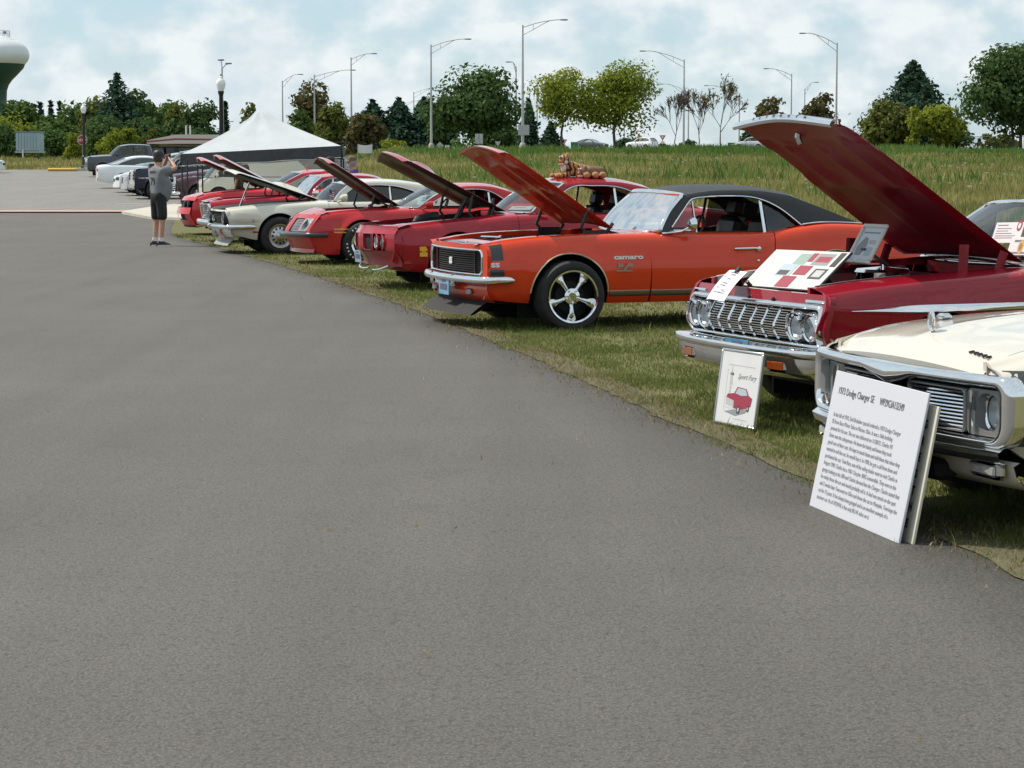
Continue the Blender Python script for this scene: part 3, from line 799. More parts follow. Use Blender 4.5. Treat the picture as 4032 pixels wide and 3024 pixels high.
tree('broad','low dark undergrowth tree at the foot of the large maple',1930,280,485,width=250,mat='dark',seed=78,leaves=2600,group=MG)
tree('spruce','narrow dark conifer just right of the tallest street lamp',2082,275,388,width=90,mat='pine',seed=79,leaves=2400,group=MG)
tree('spruce','short dark spruce left of the green road sign',2168,270,482,width=110,mat='spruce',seed=80,leaves=2400,group=MG)
tree('shrub','bright yellow green bush left of the diamond sign',1552,212,548,width=95,mat='lime',seed=81,leaves=1500,group=SH)
tree('broad','left of the two yellow leaved young trees behind the tiger toys',2212,204,264,width=205,cb=.33,mat='yellow',seed=90,leaves=5200,size=.16,group='young trees on the bank')
tree('broad','right and taller of the two yellow green young trees',2416,206,222,width=290,cb=.24,mat='lime',seed=91,leaves=8200,size=.17,group='young trees on the bank')
BT='half bare young trees on the bank'
tree('bare','half bare young tree nearest the yield sign',2660,250,356,width=190,mat='sparse',seed=92,leaves=30,size=.16,group=BT)
tree('bare','half bare young tree in the middle of the three',2746,252,344,width=180,mat='sparse',seed=93,leaves=24,size=.16,group=BT)
tree('bare','tallest half bare tree, with leaves left on its right side',2832,250,290,width=220,mat='sparse',seed=95,leaves=150,size=.2,group=BT)
RG='trees right of the raised bonnet'
tree('broad','small russet tree above the left part of the raised red bonnet',3030,340,376,width=120,mat='russet',seed=101,leaves=1500,group=RG)
tree('broad','russet purple tree behind the right hand street lamp',3212,335,366,width=140,mat='russet',seed=102,leaves=2400,group=RG)
tree('spruce','small dark spruce beside the silver car on the road',2945,330,498,width=90,mat='spruce',seed=103,leaves=1600,group=RG)
tree('spruce','big dark spruce standing right of the raised red bonnet',3582,262,236,width=400,mat='spruce',seed=104,leaves=15000,group=RG)
tree('broad','olive tree leaning against the left foot of the big spruce',3494,255,384,width=190,cb=.1,mat='olive',seed=105,leaves=3600,group=RG)
tree('broad','yellow leaved tree in front of the big spruce',3690,250,410,width=180,cb=.2,mat='yellow',seed=106,leaves=3600,group=RG)
tree('shrub','small yellow sapling between the olive tree and the yellow tree',3592,248,416,width=60,mat='yellow',seed=107,leaves=900,group=RG)
tree('shrub','dark bush under the right side of the big spruce',3745,258,498,width=140,mat='dark',seed=108,leaves=1800,group=RG)
tree('shrub','pale straggly bush at the left of the big spruce',3440,258,485,width=85,mat='olive',seed=109,leaves=700,group=RG)
tree('broad','huge dark cedar cut off by the right edge of the view',4010,238,158,width=340,cb=.2,mat='dark',seed=110,leaves=17000,trunks=3,group=RG)
tree('shrub','olive hedge bush behind the chain link fence',3905,262,526,width=170,mat='olive',seed=111,leaves=1600,group=RG)
tree('shrub','little dark conifer bush right of the white car on the road',2700,330,552,width=60,mat='spruce',seed=112,leaves=600,group=RG)
tree('shrub','small dark bush at the foot of the yield sign',2608,335,566,width=44,mat='spruce',seed=113,leaves=400,group=RG)
tree('shrub','dark bush between the two yellow trees by the road',2470,340,540,width=90,mat='spruce',seed=114,leaves=700,group=RG)
# ------------------------------------------------------------------ street lamps, signs, water tower, fence, building
GALV=simple('galvanised_steel',(0.46,0.47,0.48),0.5,0.35,var=0.1)
GALVD=simple('lamp_head_grey',(0.16,0.17,0.18),0.5,0.2)
CONCF=simple('lamp_footing',(0.36,0.35,0.34),0.9,var=0.1)
def street_lamp(label,u,dist,top,arm_u,arm_v,foot=False):
 X=(u-2016)/FPX*dist;gz=ground(X,dist);H=at(u,top,dist).z-gz
 a=at(arm_u,arm_v,dist);ax,az=a.x-X,a.z-gz
 r=thing('street_lamp',label,'street lamp',(X,dist,gz),0,'tall galvanised street lamps along the road')
 b=MB();b.tube([(0,0,-.2),(0,0,H*.5),(0,0,H)],[.155,.115,.075],10);b.build('pole',GALV,r)
 s=1 if ax>0 else-1
 b=MB()
 b.tube(smoothpath([(0,0,H-.25),(ax*.35,0,lerp(H-.25,az,.62)),(ax*.7,0,az-.03),(ax*.86,0,az)],4),.045,6)
 b.tube(smoothpath([(0,0,H-1.0),(ax*.33,0,lerp(H-.9,az,.48)),(ax*.58,0,az-.16),(ax*.70,0,az-.03)],4),.035,6)
 b.tube([(ax*.24,0,lerp(H-.25,az,.45)),(ax*.24,0,lerp(H-.95,az,.33))],.025,5)
 b.build('arm',GALV,r)
 b=MB();b.lathe([(.02,0),(.10,.06),(.13,.3),(.15,.62),(.10,.8),(.02,.84)],10,axis='x',M=Matrix.Translation((ax*.84,0,az))@Matrix.Diagonal((s,1.1,.55,1)))
 b.build('lamp_head',GALVD,r)
 if foot:
  b=MB();b.lathe([(.02,-.2),(.34,-.2),(.34,.5),(.24,.75),(.18,.8)],12);b.build('footing',CONCF,r)
 return r
street_lamp('tallest street lamp, arm to the right, grey plate on its pole',2058,224,98,2230,78,True)
street_lamp('tall street lamp left of the large maple, arm to the right',1700,256,176,1852,154,True)
street_lamp('street lamp rising behind the canopy right slope, arm to the right',1388,290,226,1474,211,True)
street_lamp('street lamp with a long arm rising from the middle of the canopy slope',1244,300,294,1402,276)
street_lamp('small street lamp right of the canopy peak, arm to the right',1119,330,318,1183,293)
street_lamp('lower street lamp with arm reaching across the tall one near the maple',1632,400,362,1740,344,True)
street_lamp('shortest street lamp before the dark pine clump',1575,430,410,1672,396)
street_lamp('slim street lamp close left of the tallest one, short arm to the left',2032,290,262,2014,244)
street_lamp('thin far street lamp left of the yellow trees',2114,380,330,2118,318)
street_lamp('street lamp among the bare trees, arm to the left over the yellow tree',2688,285,234,2516,201)
street_lamp('short street lamp hidden by the bare trees, arm to the left',2706,390,360,2595,331)
street_lamp('short far street lamp behind the tallest bare tree, arm to the left',2905,400,366,2768,337)
street_lamp('slender street lamp above the raised red bonnet, arm to the left',3108,330,290,3012,270)
street_lamp('small street lamp above the raised red bonnet, arm to the right',3160,390,350,3212,324)
street_lamp('tall street lamp right of the bonnet peak, arm to the left',3284,262,168,3152,131)
street_lamp('far street lamp between the two yellow trees and the yield sign',2455,360,470,2400,452)
b=MB();b.box((0,0,0),(1.1,.05,1.0));
plate=b.build('road_sign',GALV);plate.location=at(2062,512,223.7);tag(plate,'blank grey sign plate, back view, on the tallest street lamp','sign')
def twin_lamp():
 u,d=884,180;X=(u-2016)/FPX*d;gz=ground(X,d);H=at(u,268,d).z-gz
 r=thing('street_lamp','tall pale pole with two short arms behind the black lamp','street lamp',(X,d,gz),0)
 b=MB();b.tube([(0,0,-.2),(0,0,H)],[.12,.07],10);b.build('pole',GALV,r)
 for s,du,v in((-1,870,236),(1,900,250)):
  a=at(du,v,d);ax,az=a.x-X,a.z-gz
  b=MB();b.tube([(0,0,H-.05),(ax*.55,0,lerp(H,az,.7)),(ax,0,az)],.04,6);b.build('arm',GALV,r)
  b=MB();b.box((ax,0,az),(.5,.24,.12),bev=.04);b.build('lamp_head',GALVD,r)
 b=MB();b.tube([(.1,0,H*.46),(.85,0,H*.46)],.03,6);b.build('bracket',BLACK,r)
twin_lamp()
GLOBE=simple('frosted_globe',(0.80,0.82,0.80),0.25,coat=0.3)
IRON=simple('black_iron',(0.012,0.014,0.014),0.4,var=0.2)
def acorn_lamp(label,u,dist,top,H):
 p=at(u,top,dist);gz=p.z-H
 r=thing('lamp_post',label,'lamp post',(p.x,dist,gz),0,'black lamp posts with white acorn globes')
 b=MB();b.lathe([(.02,-.3),(.24,-.3),(.24,.32),(.17,.36),(.16,.95),(.11,1.02),(.08,H-.92),(.12,H-.80),(.13,H-.72),(.02,H-.70)],14);b.build('post',IRON,r)
 b=MB();b.lathe([(.11,H-.72),(.155,H-.60),(.195,H-.44),(.19,H-.33),(.14,H-.24),(.085,H-.20),(.075,H-.14),(.03,H-.09),(.01,H-.08)],16);b.build('globe',GLOBE,r)
 b=MB();b.lathe([(.04,H-.10),(.02,H-.06),(.032,H-.03),(.004,H)],8);b.build('finial',IRON,r)
acorn_lamp('black lamp post with white globe before the stop sign',328,154,404,4.55)
acorn_lamp('black lamp post with white globe behind the white canopy',869,95,290,4.95)
SIGNRED=simple('sign_red',(0.33,0.015,0.02),0.4)
SIGNYEL=simple('sign_yellow',(0.62,0.36,0.02),0.4)
SIGNGRN=simple('sign_green',(0.01,0.16,0.09),0.45)
SIGNW=simple('sign_white',(0.72,0.72,0.72),0.45)
POST=simple('sign_post',(0.26,0.27,0.25),0.6,0.2)
def poly(n,r,a0):return[(r*math.cos(a0+2*math.pi*k/n),0,r*math.sin(a0+2*math.pi*k/n))for k in range(n)]
def sign(name,label,u,v,dist,faces,post_to=None,post=True,rz=0.0):
 """faces: list of (part name, outline points, material, y)"""
 p=at(u,v,dist);gz=ground(p.x,dist)
 r=thing(name,label,'sign',(p.x,dist,gz),rz)
 h=p.z-gz
 if post:
  b=MB();b.tube([(0,.05,-.3),(0,.05,h+(post_to or 0))],.035,6);b.build('post',POST,r)
 for nm,pts,mat,y in faces:
  b=MB();b.prism([(q[0],y,q[2]+h)for q in pts],(0,.02,0));b.build(nm,mat,r)
 return r,h
s,h=sign('stop_sign','red octagonal STOP sign partly behind the black lamp post',324,552,176,[('border',poly(8,.40,math.pi/8),SIGNW,.0),('face',poly(8,.365,math.pi/8),SIGNRED,-.012)])
me=text_mesh('lettering','STOP',.27,SIGNW,.004,align='CENTER',bold=.006)
mobj('lettering',me,s,(0,-.02,h-.1),(math.pi/2,0,0))
s,h=sign('pedestrian_sign','yellow diamond pedestrian sign over the white car',2519,548,318,[('border',poly(4,.62,0),INK,.0),('face',poly(4,.58,0),SIGNYEL,-.012)])
b=MB()
b.lathe([(.01,-.075),(.075,0),(.01,.075)],10,c=(0,-.03,h+.28))
for pth in([(0,0,.18),(.02,0,-.05)],[(.02,0,-.05),(-.1,0,-.2),(-.16,0,-.34)],[(.02,0,-.05),(.12,0,-.18),(.14,0,-.34)],[(0,0,.14),(-.14,0,.02),(-.16,0,-.1)],[(0,0,.14),(.14,0,.06),(.2,0,-.04)]):
 b.tube([(q[0],-.03,q[2]+h)for q in pth],.045,6)
b.build('walking_figure',INK,s)
s,h=sign('yield_sign','red and white yield triangle by the bare trees',2609,540,326,[('border',poly(3,.52,-math.pi/2),SIGNRED,.0),('face',poly(3,.27,-math.pi/2),SIGNW,-.012)])
b=MB();b.box((0,0,h-.75),(.55,.03,.32));b.build('small_plate',SIGNW,s)
sign('road_sign','green road sign left of the grey sedan',2262,572,306,[('border',[(-.52,0,-.45),(.52,0,-.45),(.52,0,.45),(-.52,0,.45)],SIGNW,0),('face',[(-.48,0,-.41),(.48,0,-.41),(.48,0,.41),(-.48,0,.41)],SIGNGRN,-.012)])
s,h=sign('road_sign','wide green guide sign behind the silver car on the road',2888,575,330,[('border',[(-.85,0,-.62),(.85,0,-.62),(.85,0,.5),(-.85,0,.5)],SIGNW,0),('face',[(-.81,0,-.58),(.81,0,-.58),(.81,0,.46),(-.81,0,.46)],SIGNGRN,-.012)])
b=MB()
for zz in(.24,-.02):b.box((.1,-.02,h+zz),(1.0,.01,.08))
b.build('lettering',SIGNW,s)
DIA=lambda r:poly(4,r,0)
sign('warning_sign','back of a grey diamond sign in front of the pine clump',1732,574,240,[('plate',DIA(.42),GALV,0)])
sign('warning_sign','back of a small grey sign beside the yellow green bush',1551,566,215,[('plate',[(-.16,0,-.5),(.16,0,-.5),(.16,0,.3),(-.16,0,.3)],GALV,0)])
s,h=sign('speed_sign','small white sign beside the grey diamond sign',1761,585,240,[('plate',[(-.22,0,-.34),(.22,0,-.34),(.22,0,.34),(-.22,0,.34)],SIGNW,0)])
b=MB();b.box((0,-.015,h+.12),(.26,.01,.08));b.box((0,-.015,h-.1),(.3,.01,.18));b.build('print',GREYINK,s)
sign('yield_sign','back of a grey triangular sign above the orange bonnet',1960,564,235,[('plate',poly(3,.36,-math.pi/2),GALV,0)])
sign('road_sign','twin grey sign backs just above the orange bonnet tip',1886,546,232,[('plate',[(-.4,0,-.5),(-.03,0,-.5),(-.03,0,.5),(-.4,0,.5)],GALV,0),('plate',[(.03,0,-.5),(.4,0,-.5),(.4,0,.5),(.03,0,.5)],GALV,0)])
s,h=sign('chevron_board','black board with white chevrons at the roundabout edge',2136,588,300,[('plate',[(-.8,0,-.35),(.8,0,-.35),(.8,0,.35),(-.8,0,.35)],INK,0)])
for k in range(4):
 x=-.75+k*.4;b=MB()
 b.prism([(x+.12,-.012,h-.32),(x+.3,-.012,h-.32),(x+.14,-.012,h),(x+.3,-.012,h+.32),(x+.12,-.012,h+.32),(x-.04,-.012,h)],(0,.008,0));b.build('chevron',SIGNW,s)
sign('yield_sign','red edged sign half hidden by the trunk of the left yellow tree',2222,556,300,[('border',poly(3,.45,-math.pi/2),SIGNRED,0),('face',poly(3,.25,-math.pi/2),SIGNW,-.012)])
r=thing('banner','white cloth banner on two stakes at the foot of the trees','banner',(0,0,0))
p0,p1=at(1409,602,150),at(1466,602,150);r.location=(p0.x,150,ground(p0.x,150));W_=p1.x-p0.x;zt=at(1409,568,150).z-r.location.z;zb=at(1409,602,150).z-r.location.z
b=MB();b.grid([[(W_*t,.05*math.sin(9*t),lerp(zb,zt,s_)-(.07*math.sin(math.pi*t)*(1 if s_>.5 else.4)))for t in linsp(0,1,14)]for s_ in linsp(0,1,6)]);b.build('cloth',WHITE,r)
for x in(0,W_):
 b=MB();b.tube([(x,.02,-.3),(x,.02,zt+.03)],.025,6);b.build('stake',POST,r)
p=at(1490,700,76);b=MB();b.tube([(0,0,-.3),(.05,0,.75)],.05,6)
o=b.build('wooden_stake',simple('weathered_wood',(.22,.2,.17),.9));o.location=(p.x,76,ground(p.x,76));tag(o,'grey wooden stake in the field behind the white fastback','stake')
def tower():
 d=470;cx=at(-40,215,d).x;gz=ground(cx,d);zc=at(0,215,d).z-gz;px=d/FPX
 r=thing('water_tower','white and dark green water tower cut by the left edge','water tower',(cx,d,gz))
 a,bb=152*px,77*px
 prof=[(a*math.cos(R(t)),zc+bb*math.sin(R(t)))for t in(90,80,70,60,48,36,24,12,0,-10,-20,-28)]
 TW=simple('tank_white',(.66,.69,.70),.45,var=.05,vscale=.2);TG=simple('tank_green',(.012,.06,.045),.5,var=.1,vscale=.3)
 b=MB();b.lathe(prof[::-1],48);b.build('tank',TW,r)
 y0=prof[-1]
 low=[y0,(128*px,zc-52*px),(104*px,zc-78*px),(84*px,zc-98*px),(70*px,zc-118*px),(63*px,zc-140*px),(61*px,zc-180*px),(61*px,-1.0)]
 b=MB();b.lathe([(q[0]-.01,q[1])for q in low],48);b.build('pedestal',TG,r)
 b=MB();rr=78*px;zt=zc+bb
 for k in range(20):
  t=2*math.pi*k/20;b.tube([(rr*math.cos(t),rr*math.sin(t),zt-.6),(rr*math.cos(t),rr*math.sin(t),zt+.75)],.05,5)
 for zz in(.1,.75):b.tube([(rr*math.cos(2*math.pi*k/24),rr*math.sin(2*math.pi*k/24),zt+zz)for k in range(24)],.05,5,closed=True)
 b.build('railing',GALV,r)
 b=MB();b.lathe([(.02,.1),(.35,.12),(.3,.7),(.02,.75)],8,c=(60*px,0,zt));b.build('antenna',GALVD,r)
 b=MB();b.lathe([(.02,0),(.5,0),(.5,.6),(.02,.7)],8,c=(30*px,0,zt));b.build('antenna',GALVD,r)
tower()
r=thing('fence','dark chain link fence between the spruce and the cedar','fence',(0,0,0))
pa,pb=at(3806,583,255),at(4090,583,248);L=(pb-pa).length;r.location=(pa.x,pa.y,ground(pa.x,pa.y));r.rotation_euler=(0,0,math.atan2(pb.y-pa.y,pb.x-pa.x))
zt=at(3900,538,253).z-r.location.z
FEN=simple('fence_black',(.02,.022,.022),.6)
for k in range(6):
 b=MB();b.tube([(L*k/5,0,-.3),(L*k/5,0,zt)],.045,6);b.build('fence_post',FEN,r)
b=MB();b.tube([(0,0,zt),(L,0,zt)],.035,6);b.build('top_rail',FEN,r)
b=MB()
for k in range(int(L/.16)):
 for s_ in(1,-1):b.tube([(k*.16,s_*.01,0.05),(k*.16+s_*zt*.5,s_*.01,zt)],.008,3,cap=False)
b.build('mesh',FEN,r,smooth=0,fix=False)
def building():
 d=168;p0,p1=at(578,555,d),at(905,545,d);gz=ground(p0.x,d);zt=at(600,530,d).z-gz;z2=at(600,566,d).z-gz
 r=thing('building','low flat roofed building with cream fascia and red stripe','building',(p0.x,d,gz),-.03)
 W_=p1.x-p0.x;CR=simple('cream_fascia',(.58,.55,.49),.6,var=.05);RS=simple('red_stripe',(.32,.03,.06),.5)
 b=MB();b.box((W_/2+.3,4.2,(z2-.05)/2),(W_-1.0,6.5,z2-.05));b.build('wall',simple('building_wall',(.36,.34,.31),.8,var=.08),r)
 b=MB();b.prism([(0,0,z2),(W_,0,z2),(W_,0,zt),(2.1,0,zt),(0,0,zt-.42)],(0,8,0));b.build('roof_fascia',CR,r)
 b=MB();b.prism([(-.01,-.012,lerp(z2,zt,.30)),(2.1,-.012,lerp(z2,zt,.60)),(W_,-.012,lerp(z2,zt,.52)),(W_,-.012,lerp(z2,zt,.36)),(2.1,-.012,lerp(z2,zt,.42)),(-.01,-.012,lerp(z2,zt,.14))],(0,.01,0));b.build('red_stripe',RS,r)
 for u_ in(0.42,.47):
  b=MB();b.tube([(W_*u_,2,zt-.3),(W_*u_,2,zt+.7)],.06,6);b.build('vent_pipe',GALV,r)
 for k in range(3):
  b=MB();b.box((W_*(.2+.27*k),1.0-.06,z2*.5),(2.2,.04,1.4));f=b.build('window',BLACK,r)
  b=MB();b.box((W_*(.2+.27*k),1.0-.085,z2*.5),(2.0,.01,1.2));b.build('pane',TINTG,f)
building()
def trailer():
 d=214;p0,p1=at(62,596,d),at(155,596,d);gz=ground(p0.x,d);zt=at(100,521,d).z-gz;zb=at(100,594,d).z-gz;W_=p1.x-p0.x
 r=thing('trailer','pale blue panelled trailer under the dark trees at the left','trailer',(p0.x,d,gz))
 PB=simple('pale_blue_panel',(.33,.44,.48),.5,var=.1,vscale=2)
 b=MB();b.box((W_/2,1.2,(zt+zb)/2),(W_-.06,2.3,zt-zb));b.build('body',PB,r)
 n=8
 for k in range(n):
  b=MB();b.box((W_*(k+.5)/n,.02,(zt+zb)/2),(W_/n-.05,.05,zt-zb-.1));b.build('panel',PB,r)
 b=MB();b.box((W_/2,1.2,zt+.04),(W_+.1,2.5,.1));b.build('roof',simple('trailer_roof',(.2,.26,.28),.5),r)
 b=MB();b.box((W_/2,1.2,zb-.1),(W_+.2,2.2,.16));b.build('chassis',GALV,r)
 for x in(W_*.25,W_*.85):
  b=MB();b.lathe([(.05,0),(.36,0),(.36,.2),(.05,.2)],14,axis='y',c=(x,.1,.36));b.build('wheel',RUBBER,r)
 b=MB();b.tube([(W_*.32,-.2,-.2),(W_*.32,-.2,zb+.1)],.07,6);b.build('leg',SIGNW,r)
trailer()
# ------------------------------------------------------------------ vehicles: shared body builder
class Car:
 """x runs from the nose (0) to the tail, -y is the driver's side, z up; every panel becomes a part of the vehicle"""
 def __init__(s,name,label,cat,loc,deg,sc,spec,group=None):
  s.__dict__.update(dict(hood=None,flare=0.012,pw=0.2,crown=0.02,bow=0.10,rake=None,tyre=(0.33,0.21),arch=0.375,seam=0.006,rim='steel',fender_in=None,door_lean=0.0,doors=None,n_top=5,zin=0.0,far_side=True,archdrop=0.0,archmat=None))
  s.__dict__.update(spec)
  s.root=thing(name,label,cat,(loc[0],loc[1],ground(*loc)if len(loc)<3 else loc[2]),R(deg),group)
  s.root.scale=(sc,sc,sc)
  s.W=mono(s.w);s.ZT=mono(s.zt);s.ZB=mono(s.zb)
  pp=smoothpath(s.prof,5)
  s.prof_d=pp
  s._ins=mono(s.prof)
  s.ins_top=s.prof[-1][1]
 def rk(s,x,z):
  """shear of the nose towards the front at height z, fading out along the wing"""
  if s.rake is None:return 0.0
  return s.rake(z)*(1-sstep(0.0,0.55,x))
 def zlow(s,x):
  z=s.ZB(x)
  for ax in s.axles:
   d=abs(x-ax)
   if d<s.arch:z=max(z,s.tyre[0]+s.archdrop+math.sqrt(s.arch**2-d*d)*s.__dict__.get('archsq',1.0))
  return z
 def y_at(s,x,z):
  zb,zt=s.ZB(x),s.ZT(x)
  t=min(1,max(0,(z-zb)/(zt-zb)))
  y=s.W(x)-s._ins(t)
  for ax in s.axles:
   d=math.hypot(x-ax,z-s.tyre[0])
   if z>s.tyre[0]-.12:y+=s.flare*math.exp(-((d-s.arch)/.07)**2)
  return y
 def cols(s,x0,x1,step=0.055):
  xs=linsp(x0,x1,max(2,int((x1-x0)/step)+1))
  for ax in s.axles:
   if x0<ax+s.arch and x1>ax-s.arch:
    for a in linsp(0,180,25):xs.append(ax-s.arch*math.cos(R(a))*.9995)
    xs+=[ax-s.arch-.0015,ax+s.arch+.0015]
  xs=sorted(x for x in set(round(x,5)for x in xs)if x0-1e-6<=x<=x1+1e-6)
  return xs
 U=[0,.04,.12,.22,.32,.42,.52,.61,.69,.76,.82,.87,.91,.94,.965,.985,1.0]
 def side_col(s,x,sd,off=0.0,u=None):
  zl,zt=s.zlow(x),s.ZT(x)
  out=[]
  for k in(u or s.U):
   z=zl+k*(zt-zl)
   out.append((x-s.rk(x,z),sd*(s.y_at(x,z)+off),z))
  return out
 def panel(s,name,x0,x1,sd,mat,top=True,lean=(0,0),flange=(1,1),yh=None,off=0.0,sink=0.0):
  """one outer side panel; top=True carries on over the shoulder to the bonnet edge"""
  rows=[]
  xs=s.cols(x0,x1)
  for x in xs:
   f=(x-x0)/(x1-x0)
   c=s.side_col(x,sd,off)
   zl,zt=c[0][2],c[-1][2]
   if lean!=(0,0):
    c=[(p[0]+lerp(lean[0],lean[1],f)*((p[2]-.25)/.65-0.5),p[1],p[2])for p in c]
   if top:
    y1=yh(x)if callable(yh)else(yh if yh is not None else s.W(x)-s.pw)
    ya=abs(c[-1][1])
    for k in range(1,s.n_top+1):
     t=k/s.n_top
     c.append((c[-1][0]if k>1 else c[-1][0],sd*lerp(ya,y1,t),zt+s.crown*math.sin(t*math.pi/2)))
    c.append((c[-1][0],sd*y1,c[-1][2]-.05))
   else:
    c.append((c[-1][0],sd*(abs(c[-1][1])-.06),zt+.004));c.append((c[-1][0],sd*(abs(c[-1][1])-.07),zt-.08))
   c.insert(0,(c[0][0],sd*(abs(c[0][1])-.05),c[0][2]+.004))
   rows.append(c)
  def fl(r):return[(p[0],p[1]-sd*.03,p[2])for p in r]
  if flange[0]:rows.insert(0,fl(rows[0]))
  if flange[1]:rows.append(fl(rows[-1]))
  b=MB();b.grid(rows)
  return b.build(name,mat,s.root,smooth=38)
 def patch(s,name,x0,x1,z0,z1,sd,mat,off=0.004,parent=None,lean=0.0,n=None,taper=None):
  """thin trim lying on the body side between heights z0 and z1 (numbers or functions of x)"""
  f0=z0 if callable(z0)else(lambda x:z0);f1=z1 if callable(z1)else(lambda x:z1)
  rows=[]
  for x in linsp(x0,x1,n or max(3,int((x1-x0)/.06))):
   a,c=f0(x),f1(x);r=[]
   for t in linsp(0,1,7):
    z=lerp(a,c,t);bul=off*(1 if 0<t<1 else.25)
    r.append((x-s.rk(x,z)+lean*(z-a),sd*(s.y_at(x,z)+bul),z))
   rows.append(r)
  b=MB();b.grid(rows);return b.build(name,mat,parent or s.root,smooth=50)
 def strip(s,name,x0,x1,z,sd,mat,h=0.02,off=0.012,parent=None):
  f=z if callable(z)else(lambda x:z)
  P=[(x-s.rk(x,f(x)),sd*(s.y_at(x,f(x))+off*.3),f(x))for x in linsp(x0,x1,max(4,int((x1-x0)/.08)))]
  b=MB();b.tube(P,h/2,8,flat=(.55,1.0));return b.build(name,mat,parent or s.root,smooth=60)
 def wheel_arch(s,lip=None):
  for i,ax in enumerate(s.axles):
   for sd in(-1,1):
    b=MB();ra=s.arch;rows=[]
    for a in linsp(-12,192,28):
     x=ax-ra*math.cos(R(a));z=s.tyre[0]+s.archdrop+ra*math.sin(R(a))*s.__dict__.get('archsq',1.0)
     y=s.y_at(x,max(z,s.ZB(x)))
     rows.append([(x,sd*(y-.004),z),(x,sd*(y-.05),z+.003),(x,sd*(y-.36),z+.01)])
    b.grid(rows)
    b.box((ax,sd*(s.W(ax)-.40),s.tyre[0]+.1),(ra*2,.03,ra*2-.1))
    b.build('wheel_well',s.archmat or DARK,s.root)
    if lip and(sd<0):
     b=MB();b.tube([(r[0][0],r[0][1]+sd*.004,r[0][2])for r in rows[2:-2]],.008,6);b.build('arch_trim',lip,s.root,smooth=60)
 def wheels(s,style=None,far=True):
  style=style or s.rim;R0,tw=s.tyre
  me_t,me_r,extra=wheel_meshes(style,R0,tw)
  for ax in s.axles:
   for sd in(-1,1):
    yo=s.W(ax)-s.prof[0][1]*.3-s.__dict__.get('wheel_in',.035)
    w=mobj('wheel',me_r,s.root,(ax,sd*yo,R0-.012),(0,0,0 if sd<0 else math.pi))
    mobj('tyre',me_t,w)
    for nm,m in extra:mobj(nm,m,w)
 def under(s):
  b=MB();z0=.2;w0=min(s.W(x)for x in linsp(.8,s.L-.8,8))-.12
  a0,a1=s.axles[0],s.axles[1]
  b.box(((a0+a1)/2,0,.3),(a1-a0-.8,2*w0,.12))
  b.box((.55+.02,0,.38),(.5,2*w0-.2,.10));b.box((s.L-.6,0,.38),(.8,2*w0-.2,.14))
  b.box((a0,0,.3),(.9,.9,.16));b.box((a1,0,.32),(.9,.8,.18))
  for a in(a0,a1):b.tube([(a,-w0,s.tyre[0]),(a,w0,s.tyre[0])],.05,6)
  b.build('underbody',DARK,s.root)
  # ---- cabin
 def cabin(s,mats,glass_m=None,side_open=(True,False),vent=True,trim=CHROME,bulge=0.16,roof_crown=0.05,interior=BLACK,seats=True,rear_glass=True,seat_mat=None,wtrim=.016):
  """mats: roof, pillar. A: windscreen foot and head, O: outline from there over the roof to the foot of the rear pillar, D: window opening"""
  k=s.tumble;zb=s.belt;yb=s.yb
  def yg(z):return yb-k*(z-zb)
  A=smoothpath([s.A0,((s.A0[0]+s.A1[0])/2-.02,(s.A0[1]+s.A1[1])/2+.012),s.A1],6)
  Rf=smoothpath(s.roof,6);Rr=smoothpath(s.rear,6)
  s.yg=yg
  def cross(P,bx,bz,n=11):
   rows=[]
   for i,(x,z)in enumerate(P):
    y1=yg(z);r=[]
    fx=bx(i/(len(P)-1));fz=bz(i/(len(P)-1))
    for t in linsp(-1,1,n):
     q=1-abs(t)**2.4
     r.append((x-fx*(1-t*t),y1*t,z+fz*q))
    rows.append(r)
   return rows
  gm=glass_m or WINDSHIELD
  b=MB();b.grid(cross(A,lambda t:lerp(bulge,bulge*.75,t),lambda t:lerp(0,roof_crown,t)*.6));ws=b.build('windscreen',gm,s.root,smooth=60)
  def edge_tube(P,bx,bz,r,nm,m):
   rows=cross(P,bx,bz);b=MB()
   for j in(0,-1):pass
   b.tube([r_[0]for r_ in rows]+rows[-1][1:-1]+[r_[-1]for r_ in rows][::-1]+rows[0][::-1][1:-1],r,6,closed=True);b.build(nm,m,ws if nm!='rear_trim' else s.root,smooth=60)
  if trim:edge_tube(A,lambda t:lerp(bulge,bulge*.75,t),lambda t:lerp(0,roof_crown,t)*.6,wtrim,'windscreen_trim',trim)
  hb=bulge*.75
  rows=cross(Rf,lambda t:lerp(hb,-.06,sstep(0,.6,t)),lambda t:roof_crown*lerp(.6,1,sstep(0,.3,t))*lerp(1,.8,t))
  nroof=len(rows)
  b=MB();b.grid(rows)
  O=Rf+Rr[1:];n=len(O)
  Dd=smoothpath(s.dlo,8)
  def resample(P,m):
   L=[0]
   for i in range(1,len(P)):L.append(L[-1]+math.dist(P[i],P[i-1]))
   out=[]
   for i in range(m):
    q=L[-1]*i/(m-1);j=1
    while j<len(P)-1 and L[j]<q:j+=1
    f=(q-L[j-1])/max(1e-9,L[j]-L[j-1]);out.append(tuple(lerp(a,c,f)for a,c in zip(P[j-1],P[j])))
   return out
  m=40
  Dh=[p for p in Dd]
  i0=min(range(len(Dh)),key=lambda i:math.dist(Dh[i],(s.A1[0]+.05,s.A1[1]-.05)))
  DA,DR=resample(Dh[:i0+1],14),resample(Dh[i0:],m)
  OA,OR=resample(A,14),resample(O,m)
